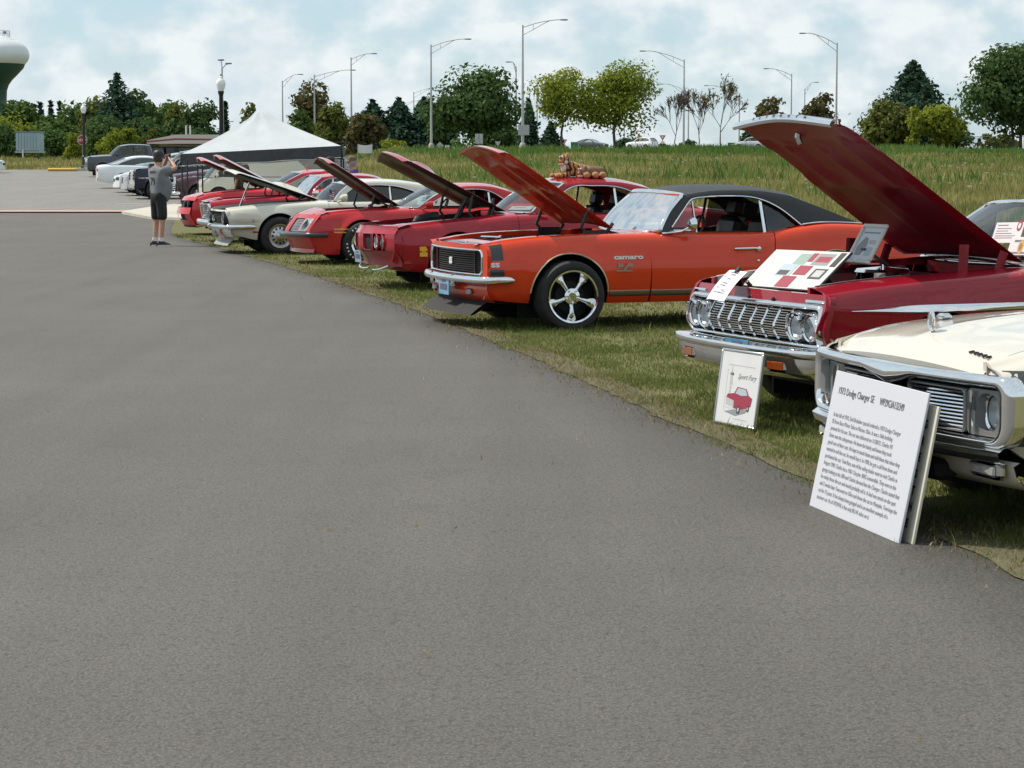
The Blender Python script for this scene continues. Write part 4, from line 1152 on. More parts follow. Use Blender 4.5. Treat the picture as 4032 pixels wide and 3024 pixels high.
  for sd in(-1,1):
   rr=[]
   for(x,z),(u,v)in zip(OR,DR):
    rr.append([(x,sd*yg(z),z),(lerp(x,u,.35),sd*(yg(lerp(z,v,.35))+.012),lerp(z,v,.35)),(lerp(x,u,.8),sd*(yg(lerp(z,v,.8))+.012),lerp(z,v,.8)),(u,sd*(yg(v)+.004),v),(u,sd*(yg(v)-.035),v)])
   b.grid(rr)
   p=MB();p.grid([[(x,sd*yg(z),z),(lerp(x,u,.5),sd*(yg(lerp(z,v,.5))+.014),lerp(z,v,.5)),(u,sd*(yg(v)+.004),v),(u,sd*(yg(v)-.035),v)]for(x,z),(u,v)in zip(OA,DA)])
   p.build('windscreen_pillar',mats[1],s.root,smooth=50)
   if trim:
    t=MB();t.tube([(u,sd*(yg(v)+.012),v+.004)for u,v in DA[2:]+DR[1:]],.0085,6);t.build('window_trim',trim,s.root,smooth=60)
  b.build('roof',mats[0],s.root,smooth=40)
  if rear_glass:
   zz=Rr
   b=MB();b.grid(cross(zz,lambda t:-lerp(.06,bulge*.8,t),lambda t:roof_crown*.8*(1-t)));b.build('rear_window',gm,s.root,smooth=60)
  xb0,xb1=s.dlo[0][0],s.dlo[-1][0];xs_b=s.bpost
  poly_z=Dd
  def top_at(x):
   best=None
   for(a,za),(c,zc)in zip(poly_z,poly_z[1:]):
    if min(a,c)-1e-9<=x<=max(a,c)+1e-9 and abs(c-a)>1e-9:
     z=lerp(za,zc,(x-a)/(c-a));best=z if best is None else max(best,z)
   return best if best is not None else zb
  s.top_at=top_at
  def pane(nm,x0,x1,gl,sd,lean=0.0):
   rows=[]
   for x in linsp(x0,x1,14):
    zt_=max(top_at(x),zb_at(x)+.004)
    rows.append([(x,sd*(yg(z)-.022),z)for z in linsp(zb_at(x)-.01,zt_,4)])
   b=MB();b.grid(rows);return b.build(nm,gl,s.root,smooth=60)
  def zb_at(x):return min(s.ZT(x)+.0,top_at(x))
  for sd in(-1,1):
   opn=side_open if sd<0 else s.__dict__.get('far_open',side_open)
   xv=xb0+s.__dict__.get('ventw',.42)
   if vent:
    pane('vent_window',xb0+.02,xv,CLEARG,sd)
    b=MB();b.tube([(xv,sd*(yg(zb)-.018),zb-.01),(xv-.0,sd*(yg(top_at(xv))-.018),top_at(xv))],.012,6)
    b.tube([(xb0+.06,sd*(yg(zb)-.018),zb+.012),(xv,sd*(yg(zb)-.018),zb+.012)],.009,6);b.build('vent_frame',trim or BLACK,s.root)
   if not opn[0]:pane('door_glass',xv if vent else xb0+.02,xs_b,s.__dict__.get('side_glass',CLEARG),sd)
   if not opn[1]and xs_b<xb1-.1:pane('quarter_window',xs_b+.03,xb1-.02,s.__dict__.get('quarter_glass',s.__dict__.get('side_glass',CLEARG)),sd)
   if trim:
    zt_=top_at(xs_b);b=MB();b.tube([(xs_b,sd*(yg(zb)-.012),s.ZT(xs_b)-.01),(xs_b,sd*(yg(zt_)-.012),zt_)],.014,6,flat=(1.2,.7));b.build('window_post',trim,s.root)
  b=MB();x0,x1=s.A0[0]+.1,s.rear[-1][0]-.1;yi=yb-.09
  b.box(((x0+x1)/2,0,.32),(x1-x0,2*yi,.04))
  for sd in(-1,1):b.box(((x0+x1)/2,sd*yi,(.3+zb+.0)/2),(x1-x0,.02,zb-.30))
  b.box((x0-.02,0,.6),(.04,2*yi,.55));b.box((x1+.02,0,.58),(.04,2*yi,.62))
  b.build('cabin_lining',interior,s.root)
  b=MB();b.prism([(x0-.05,-yi,zb-.02),(x0+.28,-yi,zb+.0),(x0+.34,-yi,zb-.06),(x0+.3,-yi,zb-.26),(x0,-yi,zb-.3)],(0,2*yi,0));b.build('dashboard',interior,s.root)
  b=MB();b.grid([[(x1-.45,y,zb-.03)for y in(-yi,yi)],[(s.rear[-1][0]-.02,y,zb-.015)for y in(-yi*.9,yi*.9)]]);b.build('parcel_shelf',interior,s.root)
  if seats:
   sm=seat_mat or interior;xs_=s.A0[0]+.95
   for sd in(-1,1):
    b=MB()
    b.box((xs_,sd*.37,.46),(.52,.50,.16),bev=.05)
    Mx=Matrix.Translation((xs_+.28,sd*.37,.74))@Matrix.Rotation(R(14),4,'Y')
    b.box((0,0,0),(.14,.50,.56),bev=.06,M=Mx);st=b.build('seat',sm,s.root)
    b=MB();b.box((0,0,.37),(.11,.30,.2),bev=.05,M=Mx);b.tube([(0,-.06,.24),(0,-.06,.32)],.01,5,M=Mx);b.tube([(0,.06,.24),(0,.06,.32)],.01,5,M=Mx);b.build('headrest',sm,st)
   b=MB();b.box((xs_+.98,0,.45),(.5,2*yi-.1,.18),bev=.05);b.box((0,0,0),(.14,2*yi-.1,.5),bev=.06,M=Matrix.Translation((xs_+1.25,0,.68))@Matrix.Rotation(R(18),4,'Y'));b.build('rear_seat',sm,s.root)
   b=MB();Mw=Matrix.Translation((s.A0[0]+.52,-.37,zb-.02))@Matrix.Rotation(R(-62),4,'Y')
   b.tube([(.18*math.cos(a),.18*math.sin(a),0)for a in[2*math.pi*k/20 for k in range(20)]],.013,6,closed=True,M=Mw)
   b.tube([(-.18,0,0),(0,0,-.03),(.18,0,0)],.012,5,M=Mw);b.tube([(0,0,-.03),(0,0,-.3)],.025,6,M=Mw);b.build('steering_wheel',BLACK,s.root)
   # ---- tops
 def cowl(s,x0,x1,mat,name='cowl_panel',yh=None,wedge=0.16,dz=.0):
  rows=[]
  for t in linsp(0,1,5):
   r=[]
   for q in linsp(-1,1,13):
    xe=x1-wedge*(1-q*q);x=lerp(x0,xe,t)
    y1=(yh(x)if callable(yh)else yh)if yh is not None else s.W(x)-s.pw
    r.append((x,q*y1,s.ZT(x)+s.crown+s.hoodcrown*(1-q*q)*lerp(.8,.3,t)+dz))
   rows.append(r)
  b=MB();b.grid(rows);return b.build(name,mat,s.root,smooth=50)
 def deck(s,x0,x1,mat,wedge=.14):
  rows=[]
  for t in linsp(0,1,12):
   r=[]
   for q in linsp(-1,1,13):
    xs_=x0+wedge*(1-q*q)*(1-t);x=lerp(xs_,x1,t)
    y1=s.W(x)-s.pw
    r.append((x,q*y1,s.ZT(x)+s.crown+.03*(1-q*q)))
   rows.append(r)
  b=MB();b.grid(rows);b.build('boot_lid',mat,s.root,smooth=50)
  b=MB();xt=s.L;rows=[]
  for z in linsp(s.ZB(xt),s.ZT(xt)+s.crown,6):
   y1=s.y_at(xt,min(z,s.ZT(xt)));rows.append([(xt+.05*(1-q*q),q*y1,z)for q in linsp(-1,1,11)])
  b.grid(rows);b.build('tail_panel',mat,s.root,smooth=50)
 def bonnet(s,x0,x1,yh,mat,under,angle,ribs=None,vee=0.0,lip=0.05,thick=.03,name='bonnet',hinge_dz=0.0,scoop=None,crown=None,seg=(30,25)):
  """raised bonnet, hinged at x1; yh(x) half width; vee: centre of the front edge runs ahead by this much"""
  hz=s.ZT(x1)+s.crown+hinge_dz;cr=s.hoodcrown if crown is None else crown
  nx,ny=seg;rows=[];rin=[]
  for i in range(nx+1):
   t=i/nx;r=[];ri=[]
   for j in range(ny):
    q=-1+2*j/(ny-1)
    xe=x0-vee*(1-abs(q)**1.5);x=lerp(x1,xe,t)
    y=q*yh(x);z=lerp(s.ZT(x),lerp(s.ZT(x1),s.ZT(x0),t),.7)+s.crown+cr*(1-q*q)+(scoop(x,y)if scoop else 0)-hz
    if t>.93:z-=lip*((t-.93)/.07)**2
    r.append((x-x1,y,z))
    e=min(1-abs(q),1-t,t)*1.0
    dep=thick*sstep(0,.05,e)+.004
    if ribs and e>.02:dep-=ribs(t,q)*thick*.85
    zi=z-dep
    ri.append((lerp(x1,xe,min(t,.985))-x1,y*.985,zi))
   rows.append(r);rin.append(ri)
  b=MB();b.grid(rows);k=len(s.root.children)
  o=b.build(name,mat,s.root,smooth=45,loc=(x1,0,hz),rot=(0,R(angle),0))
  b=MB();b.grid(rin)
  rim_o=[r[0]for r in rows]+rows[-1][1:]+[r[-1]for r in rows][::-1][1:]+rows[0][::-1][1:-1]
  rim_i=[r[0]for r in rin]+rin[-1][1:]+[r[-1]for r in rin][::-1][1:]+rin[0][::-1][1:-1]
  b2=MB();b2.grid([rim_o,rim_i],cv=True);b2.build('bonnet_edge',mat,o,smooth=40)
  u=b.build('bonnet_underside',under,o,smooth=45)
  s.hood_obj=o;s.hood_x1=x1;s.hood_hz=hz
  return o
 def closed_bonnet(s,x0,x1,yh,mat,vee=0.0,name='bonnet',crown=None,peak=None,lip=.04,parent=None,wedge=0.0):
  rows=[];cr=s.hoodcrown if crown is None else crown
  for i in range(31):
   t=i/30;r=[]
   for j in range(25):
    q=-1+2*j/24
    xe=x0-vee*(1-abs(q)**1.6);x=lerp(x1-wedge*(1-q*q),xe,t);y=q*yh(x)
    z=s.ZT(x)+s.crown+cr*(1-q*q)+(peak(x,y)if peak else 0)
    if t>.92:z-=lip*((t-.92)/.08)**2
    r.append((x,y,z))
   rows.append(r)
  rows.append([(p[0]+.012,p[1],p[2]-.04)for p in rows[-1]])
  b=MB();b.grid(rows);return b.build(name,mat,parent or s.root,smooth=45)
 def bay(s,x0,x1,yh,wall,zfloor=.35,eng=True,cleaner='round',cc=CHROME,rocker=(.5,.05,.04),xe=None,lift=.0):
  b=MB();y0=yh((x0+x1)/2)if callable(yh)else yh
  zt=min(s.ZT(x0),s.ZT(x1))+s.crown-.03
  for sd in(-1,1):
   rows=[]
   for x in linsp(x0,x1,8):
    y=(yh(x)if callable(yh)else yh)-.004
    ztx=s.ZT(x)+s.crown-.045
    rows.append([(x,sd*y,ztx),(x,sd*(y-.035),ztx-.03),(x,sd*(y-.10),ztx-.14),(x,sd*(y-.26),ztx-.24),(x,sd*(y-.30),zfloor)])
   b.grid(rows)
  b.box((x1-.03,0,(zt+zfloor)/2+.02),(.03,2*y0,zt-zfloor));b.box(((x0+x1)/2,0,zfloor),(x1-x0,2*y0,.03))
  b.build('engine_bay',wall,s.root,smooth=30)
  b=MB();b.box((x0+.12,0,(zt+zfloor)/2-.02),(.07,1.0,zt-zfloor-.04),bev=.01);b.build('radiator',BLACK,s.root)
  if not eng:return
  zt+=lift
  xm=xe or lerp(x0,x1,.56)
  b=MB();b.box((xm,0,zfloor+.16),(.62,.42,.34),bev=.04);b.box((xm,0,zt-.17),(.5,.2,.1),bev=.02)
  for k in range(5):b.tube([(xm-.33,-.24+.1*k,zt-.22),(xm-.36,-.24+.1*k,zt-.3)],.05,8)
  b.build('engine',ENGINE,s.root)
  for sd in(-1,1):
   b=MB();b.box((0,0,0),(.56,.13,.09),bev=.03,M=Matrix.Translation((xm,sd*.27,zt-.19))@Matrix.Rotation(sd*-.5,4,'X'));b.build('rocker_cover',simple('rocker_paint_%.2f%.2f'%rocker[:2],rocker,.35),s.root)
   b=MB()
   for k in range(4):b.tube([(xm-.24+.16*k,sd*.34,zt-.26),(xm-.2+.16*k,sd*.46,zt-.36),(xm-.1+.14*k,sd*.45,zt-.5)],.022,6)
   b.build('exhaust_header',STEEL,s.root)
  if cleaner=='round':
   b=MB();b.lathe([(.01,zt+.005),(.06,zt+.0),(.17,zt-.01),(.185,zt-.03),(.185,zt-.085),(.16,zt-.1)],24,c=(xm-.02,0,0));b.lathe([(.012,zt),(.016,zt+.03),(.004,zt+.035)],8,c=(xm-.02,0,0));b.build('air_cleaner',cc,s.root)
  b=MB();b.box((x0+.3,.5,zt-.16),(.26,.18,.2),bev=.015);b.build('battery',BLACK,s.root)
  b=MB();b.tube(smoothpath([(x0+.16,.18,zt-.1),(x0+.3,.14,zt-.06),(xm-.36,.05,zt-.14)],5),.028,8);b.tube(smoothpath([(xm+.2,-.4,zt-.2),(xm-.1,-.5,zt-.12),(x0+.25,-.5,zt-.2)],5),.014,6);b.build('hose',BLACK,s.root)
 def front_face(s,name,outer,inner,xf,mat,depth=.08,parent=None):
  """ring between two (y, z) outlines with xf(y, z) depth, folded back at the opening"""
  P=[(xf(y,z),y,z)for y,z in outer];Q=[(xf(y,z),y,z)for y,z in inner]
  mid=[tuple(lerp(a,c,.5)for a,c in zip(p,q))for p,q in zip(P,Q)]
  mid=[(xf(m[1],m[2]),m[1],m[2])for m in mid]
  B=[(q[0]+depth,q[1],q[2])for q in Q];A=[(p[0]+.04,p[1],p[2])for p in P]
  b=MB();b.grid([A,P,mid,Q,B],cv=True);return b.build(name,mat,parent or s.root,smooth=40)
def wheel_meshes(style,R0,tw):
 key=('wh',style,R0,tw)
 if key in MATS:return MATS[key]
 rr={'mag':R0*.735,'modern':R0*.72}.get(style,R0*.615)
 h=tw/2
 b=MB()
 prof=[(rr,-h+.012),(rr+.012,-h),(lerp(rr,R0,.45),-h-.008),(lerp(rr,R0,.8),-h+.004),(R0-.012,-h+.022),(R0,-h+.05)]
 for k in range(4):
  y=-h+.05+(tw-.1)*(k+.5)/4;g=(tw-.1)/8
  prof+=[(R0,y-g*.7),(R0-.009,y-g*.55),(R0-.009,y-g*.45),(R0,y-g*.3)]if k else[]
 prof+=[(R0,h-.05),(R0-.012,h-.022),(lerp(rr,R0,.45),h+.006),(rr+.012,h),(rr,h-.012)]
 b.lathe(prof,44,axis='y')
 mt=b.mesh('tyre',RUBBER,40)
 extra=[]
 b=MB()
 barrel=[(rr+.006,-h-.002),(rr+.004,-h-.008),(rr-.012,-h-.004),(rr-.02,-h+.015),(rr-.03,-h+.06),(rr-.035,h-.02)]
 b.lathe(barrel,40,axis='y')
 b.lathe([(rr-.034,-h+tw*.62),(.02,-h+tw*.62)],24,axis='y',mi=1)
 if style=='mag':
  for k in range(5):
   a=2*math.pi*k/5+math.pi/2+math.pi;c,s_=math.cos(a),math.sin(a)
   rows=[]
   for t,w,y in((0.0,.026,-h+.045),(.25,.019,-h+.028),(.55,.025,-h+.022),(.8,.038,-h+.026),(1.0,.052,-h+.045)):
    r_=lerp(.055,rr-.012,t);rows.append([(c*r_-s_*q*w,y+(abs(q)**2)*.02+(.05 if abs(q)>1 else 0),s_*r_+c*q*w)for q in(-1.05,-1,-.5,0,.5,1,1.05)])
   b.grid(rows)
  b.lathe([(.004,-h+.008),(.034,-h+.008),(.038,-h+.02),(.075,-h+.032),(.078,-h+.09)],18,axis='y')
  for k in range(5):
   a=2*math.pi*(k+.5)/5+math.pi/2;b.lathe([(.002,-h+.012),(.011,-h+.014),(.012,-h+.04)],8,axis='y',c=(.062*math.cos(a),0,.062*math.sin(a)))
  b.lathe([(.15,-h+.08),(.15,-h+.1),(.03,-h+.1)],24,axis='y',mi=1)
  mr=b.mesh('rim',[CHROME,DARK],40)
 elif style=='slot':
  b.lathe([(rr-.02,-h+.012),(rr*.84,-h+.02),(rr*.80,-h+.05),(rr*.5,-h+.035),(rr*.36,-h+.02),(rr*.34,-h-.0),(.05,-h-.015),(.004,-h-.017)],36,axis='y')
  mr=b.mesh('rim',[STEEL,DARK],40)
  e=MB()
  for k in range(12):
   a=2*math.pi*k/12;M_=Matrix.Rotation(-a,4,'Y')@Matrix.Translation((rr*.64,-h+.037,0))
   e.box((0,0,0),(rr*.2,.012,rr*.15),bev=.008,M=M_)
  extra=[('slots',e.mesh('slots',DARK,30))]
 elif style=='rally':
  b.lathe([(rr-.01,-h-.004),(rr*.86,-h+.004),(rr*.82,-h+.03)],36,axis='y')
  e=MB()
  for k in range(5):
   a=2*math.pi*k/5+.3;c,s_=math.cos(a),math.sin(a);rows=[]
   for t,w,y in((0,.036,-h+.03),(.5,.030,-h+.02),(1,.042,-h+.05)):
    r_=lerp(.05,rr*.82,t);rows.append([(c*r_-s_*q*w,y+(.03 if abs(q)>1 else 0),s_*r_+c*q*w)for q in(-1.1,-1,0,1,1.1)])
   e.grid(rows)
  e.lathe([(.004,-h+.0),(.05,-h+.004),(.075,-h+.03),(.08,-h+.06)],20,axis='y')
  extra=[('spokes',e.mesh('spokes',simple('argent_grey',(.2,.2,.2),.35,.6),40))]
  mr=b.mesh('rim',[CHROME,DARK],40)
 elif style=='modern':
  e=MB()
  for k in range(10):
   a=2*math.pi*k/10;c,s_=math.cos(a),math.sin(a);rows=[]
   for t,w,y in((0,.02,-h+.02),(1,.022,-h+.012)):
    r_=lerp(.05,rr-.01,t);rows.append([(c*r_-s_*q*w,y+(.03 if abs(q)>1 else 0),s_*r_+c*q*w)for q in(-1.1,-1,0,1,1.1)])
   e.grid(rows)
  e.lathe([(.004,-h+.01),(.06,-h+.012),(.065,-h+.05)],16,axis='y')
  extra=[('spokes',e.mesh('spokes',simple('alloy',(.55,.55,.56),.3,.8),40))]
  mr=b.mesh('rim',[simple('alloy',(.55,.55,.56),.3,.8),DARK],40)
 else:
  b.lathe([(rr-.02,-h+.012),(rr*.8,-h+.03),(rr*.62,-h+.012),(rr*.58,-h+.0),(.05,-h-.02),(.004,-h-.022)],30,axis='y')
  mr=b.mesh('rim',[STEEL,DARK],40)
 MATS[key]=(mt,mr,extra)
 return MATS[key]
def headlamp(parent,c,r,name='headlight',ring=CHROME,face=0.0,rot=0.0):
 """round sealed beam: bright bowl, ring and domed lens, facing -x"""
 M=Matrix.Translation(c)@Matrix.Rotation(rot,4,'Z')
 b=MB();b.lathe([(r*1.0,-.012),(r*1.14,-.02),(r*1.2,-.005),(r*1.16,.03)],22,axis='x',M=M);h=b.build(name,ring,parent,smooth=50)
 b=MB();b.lathe([(.002,.045),(r*.5,.035),(r*.98,-.004)],22,axis='x',M=M);b.build('reflector',simple('lamp_bowl',(.80,.81,.83),.3,.35),h,smooth=60)
 b=MB();b.lathe([(.001,-.03),(r*.5,-.026),(r*.85,-.016),(r*1.0,-.004)],22,axis='x',M=M);b.build('lens',LENS,h,smooth=60)
 return h
def plate(parent,c,mat,txt,rz=0.0,tilt=0.0,w=.305,h=.155):
 M=Matrix.Translation(c)@Matrix.Rotation(rz,4,'Z')@Matrix.Rotation(tilt,4,'Y')
 b=MB();b.box((0,0,0),(.008,w,h),M=M,bev=.003);o=b.build('number_plate',mat,parent)
 b=MB();b.box((-.006,0,0),(.002,w*.7,h*.36),M=M);b.box((-.006,0,h*.36),(.002,w*.4,h*.1),M=M);b.build('print',simple('plate_print',(.1,.1,.16),.6),o)
 return o
def bumper_bar(path,h,d,name,parent,mat=CHROME,n=10,prof=None,ends=True):
 """sweep a rounded bumper section (h tall, d deep) along plan path [(x, y, z)]"""
 P=[Vector(p)for p in path];rows=[]
 for i,p in enumerate(P):
  t=(P[min(i+1,len(P)-1)]-P[max(i-1,0)]);t.z=0;t.normalize()
  nrm=Vector((t.y,-t.x,0))
  if nrm.x>0 and abs(nrm.x)>abs(nrm.y):nrm=-nrm
  f=1.0
  if ends and(i==0 or i==len(P)-1):f=.25
  sec=prof or[(-1,-.9),(-.2,-1),(.55,-.8),(.95,-.35),(1,.1),(.9,.5),(.5,.88),(-.1,1),(-1,.92)]
  rows.append([tuple(p+nrm*(d/2*a)+Vector((0,0,h/2*q*(f if ends else 1))))for a,q in sec])
 b=MB();b.grid(rows);return b.build(name,mat,parent,smooth=50)
 # ------------------------------------------------------------------ the show cars
def ring(name,outer,inner,xf,mat,parent,d_out=.06,d_in=.08,proud=.03,n=5):
 """rolled bright frame between two (y, z) outlines"""
 rows=[[(xf(y,z)+d_out,y,z)for y,z in outer]]
 for k in range(n+1):
  t=k/n;pr=proud*math.sin(math.pi*min(1,max(0,t)))**.6 if 0<t<1 else 0
  rows.append([(xf(lerp(a[0],c[0],t),lerp(a[1],c[1],t))-pr,lerp(a[0],c[0],t),lerp(a[1],c[1],t))for a,c in zip(outer,inner)])
 rows.append([(xf(y,z)+d_in,y,z)for y,z in inner])
 b=MB();b.grid(rows,cv=True);return b.build(name,mat,parent,smooth=45)
def fillplate(name,outline,xf,dx,mat,parent):
 b=MB();c=(sum(p[0]for p in outline)/len(outline),sum(p[1]for p in outline)/len(outline))
 b.grid([[(xf(lerp(c[0],y,t),lerp(c[1],z,t))+dx,lerp(c[0],y,t),lerp(c[1],z,t))for y,z in outline]for t in(.02,.35,.7,1.0)],cv=True)
 return b.build(name,mat,parent,smooth=60)
def lettering(body,parent,loc,rot,size,mat,xs=1.0,name='lettering',depth=.003,shear=0.0,bold=0.0,align='LEFT',spacing=1.0):
 return mobj(name,text_mesh(name,body,size,mat,depth,shear,spacing,1.0,xs,align,bold),parent,loc,rot)
SIDE=(math.pi/2,0,0)
FRONT=(math.pi/2,0,-math.pi/2)
def bow_xf(bow,hw,rake=None):
 return lambda y,z:bow*(abs(y)/hw)**2.2-(rake(z)if rake else 0)
def camaro():
 P=paint('orange_enamel',(0.64,0.046,0.010));V=simple('black_vinyl_roof',(0.020,0.022,0.026),.55,bump=.25,bscale=240,var=.12)
 STR=simple('black_stripe',(.014,.014,.015),.35,coat=.5)
 spec=dict(L=4.69,w=[(0,.80),(.10,.862),(.3,.90),(.9,.925),(1.8,.905),(2.6,.90),(3.4,.935),(4.0,.925),(4.5,.87),(4.69,.82)],zt=[(0,.80),(.1,.808),(.35,.848),(.7,.875),(1.2,.888),(1.8,.89),(2.85,.885),(3.2,.93),(3.6,.968),(4.2,.94),(4.69,.87)],zb=[(0,.30),(.15,.29),(.4,.262),(.7,.245),(1.3,.24),(3.3,.24),(4.1,.30),(4.69,.38)],prof=[(0,.10),(.10,.055),(.33,.014),(.5,0),(.58,.006),(.7,.028),(.83,.052),(.93,.085),(.98,.118),(1,.15)],axles=(.90,3.645),tyre=(.33,.25),arch=.385,hoodcrown=.035,crown=.0,A0=(1.86,.905),A1=(2.15,1.245),roof=[(2.15,1.245),(2.5,1.288),(2.95,1.285),(3.3,1.235)],rear=[(3.3,1.235),(3.68,1.09),(4.0,.965)],dlo=[(1.95,.895),(2.07,1.03),(2.20,1.175),(2.245,1.205),(2.35,1.222),(2.6,1.232),(2.9,1.215),(3.14,1.12),(3.36,.945)],tumble=.40,belt=.90,yb=.765,bpost=2.97,ventw=.30,quarter_glass=TINTG,wheel_in=.03)
 s=Car('parked_car','orange muscle coupe with black vinyl roof, raised bonnet and chrome five spoke wheels','car',(-.62,22.2),19.4,1.02,spec,'classic show cars parked on the grass')
 r=s.root;yh=mono([(0,.60),(1.6,.66)])
 for sd in(-1,1):
  s.panel('front_wing',.10,1.72,sd,P,yh=yh);s.panel('door',1.726,2.99,sd,P,top=False,lean=(-.03,.10));s.panel('rear_quarter',3.0,4.69,sd,P,lean=(.10,0),yh=lambda x:s.W(x)-s.pw)
  s.patch('sill_trim',1.30,1.715,.305,.362,sd,simple('dark_chrome',(.25,.23,.2),.25,.9),.006);s.patch('sill_trim',1.735,3.0,.305,.362,sd,simple('dark_chrome',(.25,.23,.2),.25,.9),.006)
 s.wheel_arch(simple('cream_pinstripe',(.62,.55,.38),.3,.5));s.wheels('mag');s.under()
 s.cowl(1.50,1.86,P,yh=yh);s.deck(4.0,4.69,P)
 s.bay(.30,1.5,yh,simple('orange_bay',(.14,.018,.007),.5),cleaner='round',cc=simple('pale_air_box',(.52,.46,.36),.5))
 xf=bow_xf(.10,.862)
 def header(x0,x1,nm,m,lift=0):
  rows=[]
  for t in linsp(0,1,6):
   rr=[]
   for q in linsp(-1,1,17):
    y=q*.64;a,c=xf(y,.8)+x0,xf(y,.8)*.5+x1;x=lerp(a,c,t)
    zz=lerp(.762,s.ZT(.30)-.028,sstep(-.25,1,(x-0)/.32))+.012*(1-q*q)
    rr.append((x,y,zz+lift))
   rows.append(rr)
  b=MB();b.grid(rows);return b.build(nm,m,r,smooth=50)
 header(.0,.29,'header_panel',P);header(.05,.17,'nose_stripe',STR,.003)
 for sd in(-1,1):
  b=MB();b.grid([[(xf(.62,.8)+.0+t*.30,sd*lerp(.61,.73,q),lerp(lerp(.768,s.ZT(.30)-.02,t),s.ZT(.30*t+.08)-.004,q))for q in(0,1)]for t in linsp(0,1,5)]);b.build('header_corner',P,r)
  s.patch('nose_stripe',.125,.255,.655,lambda x:s.ZT(x)-.008,sd,STR,.004);s.patch('nose_stripe',.125,.255,.475,.575,sd,STR,.004)
 lettering('SS',r,(.13,-s.y_at(.2,.62)-.006,.598),SIDE,.052,simple('badge_white',(.8,.8,.8),.3),1.75,'badge',bold=.003)
 outer=rrect(-.862,.862,.43,.80,.10);inner=rrect(-.775,.775,.525,.748,.055)
 s.front_face('nose_panel',outer,inner,xf,P,.09)
 ring('grille_surround',rrect(-.785,.785,.515,.758,.06),rrect(-.768,.768,.532,.741,.05),lambda y,z:xf(y,z)-.004,CHROME,r,.02,.03,.008)
 fillplate('grille_back',rrect(-.77,.77,.53,.745,.05),xf,.085,DARK,r)
 g=MB()
 for k in range(10):
  z=.545+k*.0205;g.tube([(xf(y,z)+.045,y,z)for y in linsp(-.56,.56,13)],.0055,5)
 g.build('grille_bars',simple('grille_black_chrome',(.05,.05,.055),.25,.7),r)
 for sd in(-1,1):
  g=MB()
  for k in range(10):g.tube([(xf(y,.6)+.05,y*sd,.545+k*.0205)for y in linsp(.59,.755,5)],.005,5)
  for k in range(8):g.tube([(xf(.6+k*.021,z)+.047,sd*(.6+k*.021),z)for z in(.535,.74)],.004,5)
  g.build('headlight_door',simple('grille_black_chrome',(.05,.05,.055),.25,.7),r)
  b=MB();b.box((xf(.572,.6)+.04,sd*.572,.636),(.02,.014,.205));b.build('grille_divider',BLACK,r)
 lettering('SS',r,(.028,.055,.60),FRONT,.085,simple('badge_white',(.8,.8,.8),.3),1.1,'badge',bold=.004)
 b=MB();b.box((0,0,.845),(.05,.16,.012),bev=.004);b.box((0,0,.845),(.02,.22,.014),bev=.004);o=b.build('bow_tie_badge',CHROME,r);o.location=(.14,-.05,-.045+.005)
 pts=smoothpath([(.34,.90,.475),(.16,.915,.475),(.06,.85,.475),(-.03,.5,.475),(-.06,0,.475),(-.03,-.5,.475),(.06,-.85,.475),(.16,-.915,.475),(.34,-.90,.475)],5)
 bumper_bar(pts,.075,.07,'front_bumper',r)
 for y in(-.32,.32):
  b=MB();b.box((-.055,y,.46),(.05,.05,.12),bev=.02);b.build('overrider',CHROME,r)
 v=MB();v.grid([[(xf(y,.4)+dx,y,z)for y in linsp(-.85,.85,19)]for dx,z in((.03,.445),(.0,.40),(.02,.33),(.08,.27),(.2,.25))]);v.build('valance',P,r,smooth=60)
 b=MB();b.grid([[(xf(y,.3)+dx,y,z)for y in linsp(-.74,.74,15)]for dx,z in((.10,.285),(-.02,.215),(-.10,.15),(-.07,.148),(.1,.24))]);b.build('chin_spoiler',simple('rough_black',(.012,.012,.012),.8),r,smooth=20)
 for sd in(-1,1):
  b=MB();b.box((xf(.52,.36)-.0,sd*.52,.355),(.03,.12,.06),bev=.012);b.build('indicator',simple('grey_lens',(.35,.34,.33),.3,coat=.6),r)
 plate(r,(-.075,-.10,.385),PLATEBLUE,'',w=.30,h=.15)
 plate2=None
 def ribs(t,q):
  a=abs(q)
  def blob(ct,cq,rt,rq):return max(0,1-((t-ct)/rt)**4-((a-cq)/rq)**4)>0
  v_=0
  for ct,cq,rt,rq in((.28,.30,.16,.15),(.28,.68,.15,.13),(.62,.26,.13,.13),(.62,.62,.13,.15),(.84,.42,.06,.3)):
   d=((t-ct)/rt)**4+((a-cq)/rq)**4;v_=max(v_,sstep(1.25,.7,d))
  return v_
 s.bonnet(.27,1.60,yh,P,simple('orange_underside_shaded',(.36,.027,.007),.35,coat=.3),36.5,ribs=ribs,vee=.07,thick=.045,hinge_dz=0)  # body orange made darker: the underside's shading is put into the colour
 s.hood_obj.location=(1.43,0,s.hood_hz+.05)
 for sd in(-1,1):
  b=MB()
  b.tube([(1.20,sd*.62,.86),(1.12,sd*.62,.95),(1.17,sd*.62,1.08),(1.22,sd*.62,1.12)],.017,6);b.tube([(1.34,sd*.62,.86),(1.40,sd*.62,.93),(1.44,sd*.62,.985)],.017,6)
  b.box((1.26,sd*.63,.875),(.24,.02,.09));b.build('bonnet_hinge',BLACK,r)
 b=MB();b.tube([(.42,.25,.84),(.47,-.15,.845)],.012,8);b.tube([(.47,-.15,.845),(.475,-.19,.845)],.022,8);b.build('latch_bar',CHROME,r)
 s.cabin((V,simple('pillar_black',(.015,.015,.016),.4)),side_open=(True,False),bulge=.17,roof_crown=.055,wtrim=.024,interior=simple('black_interior',(.010,.010,.011),.55,var=.2))
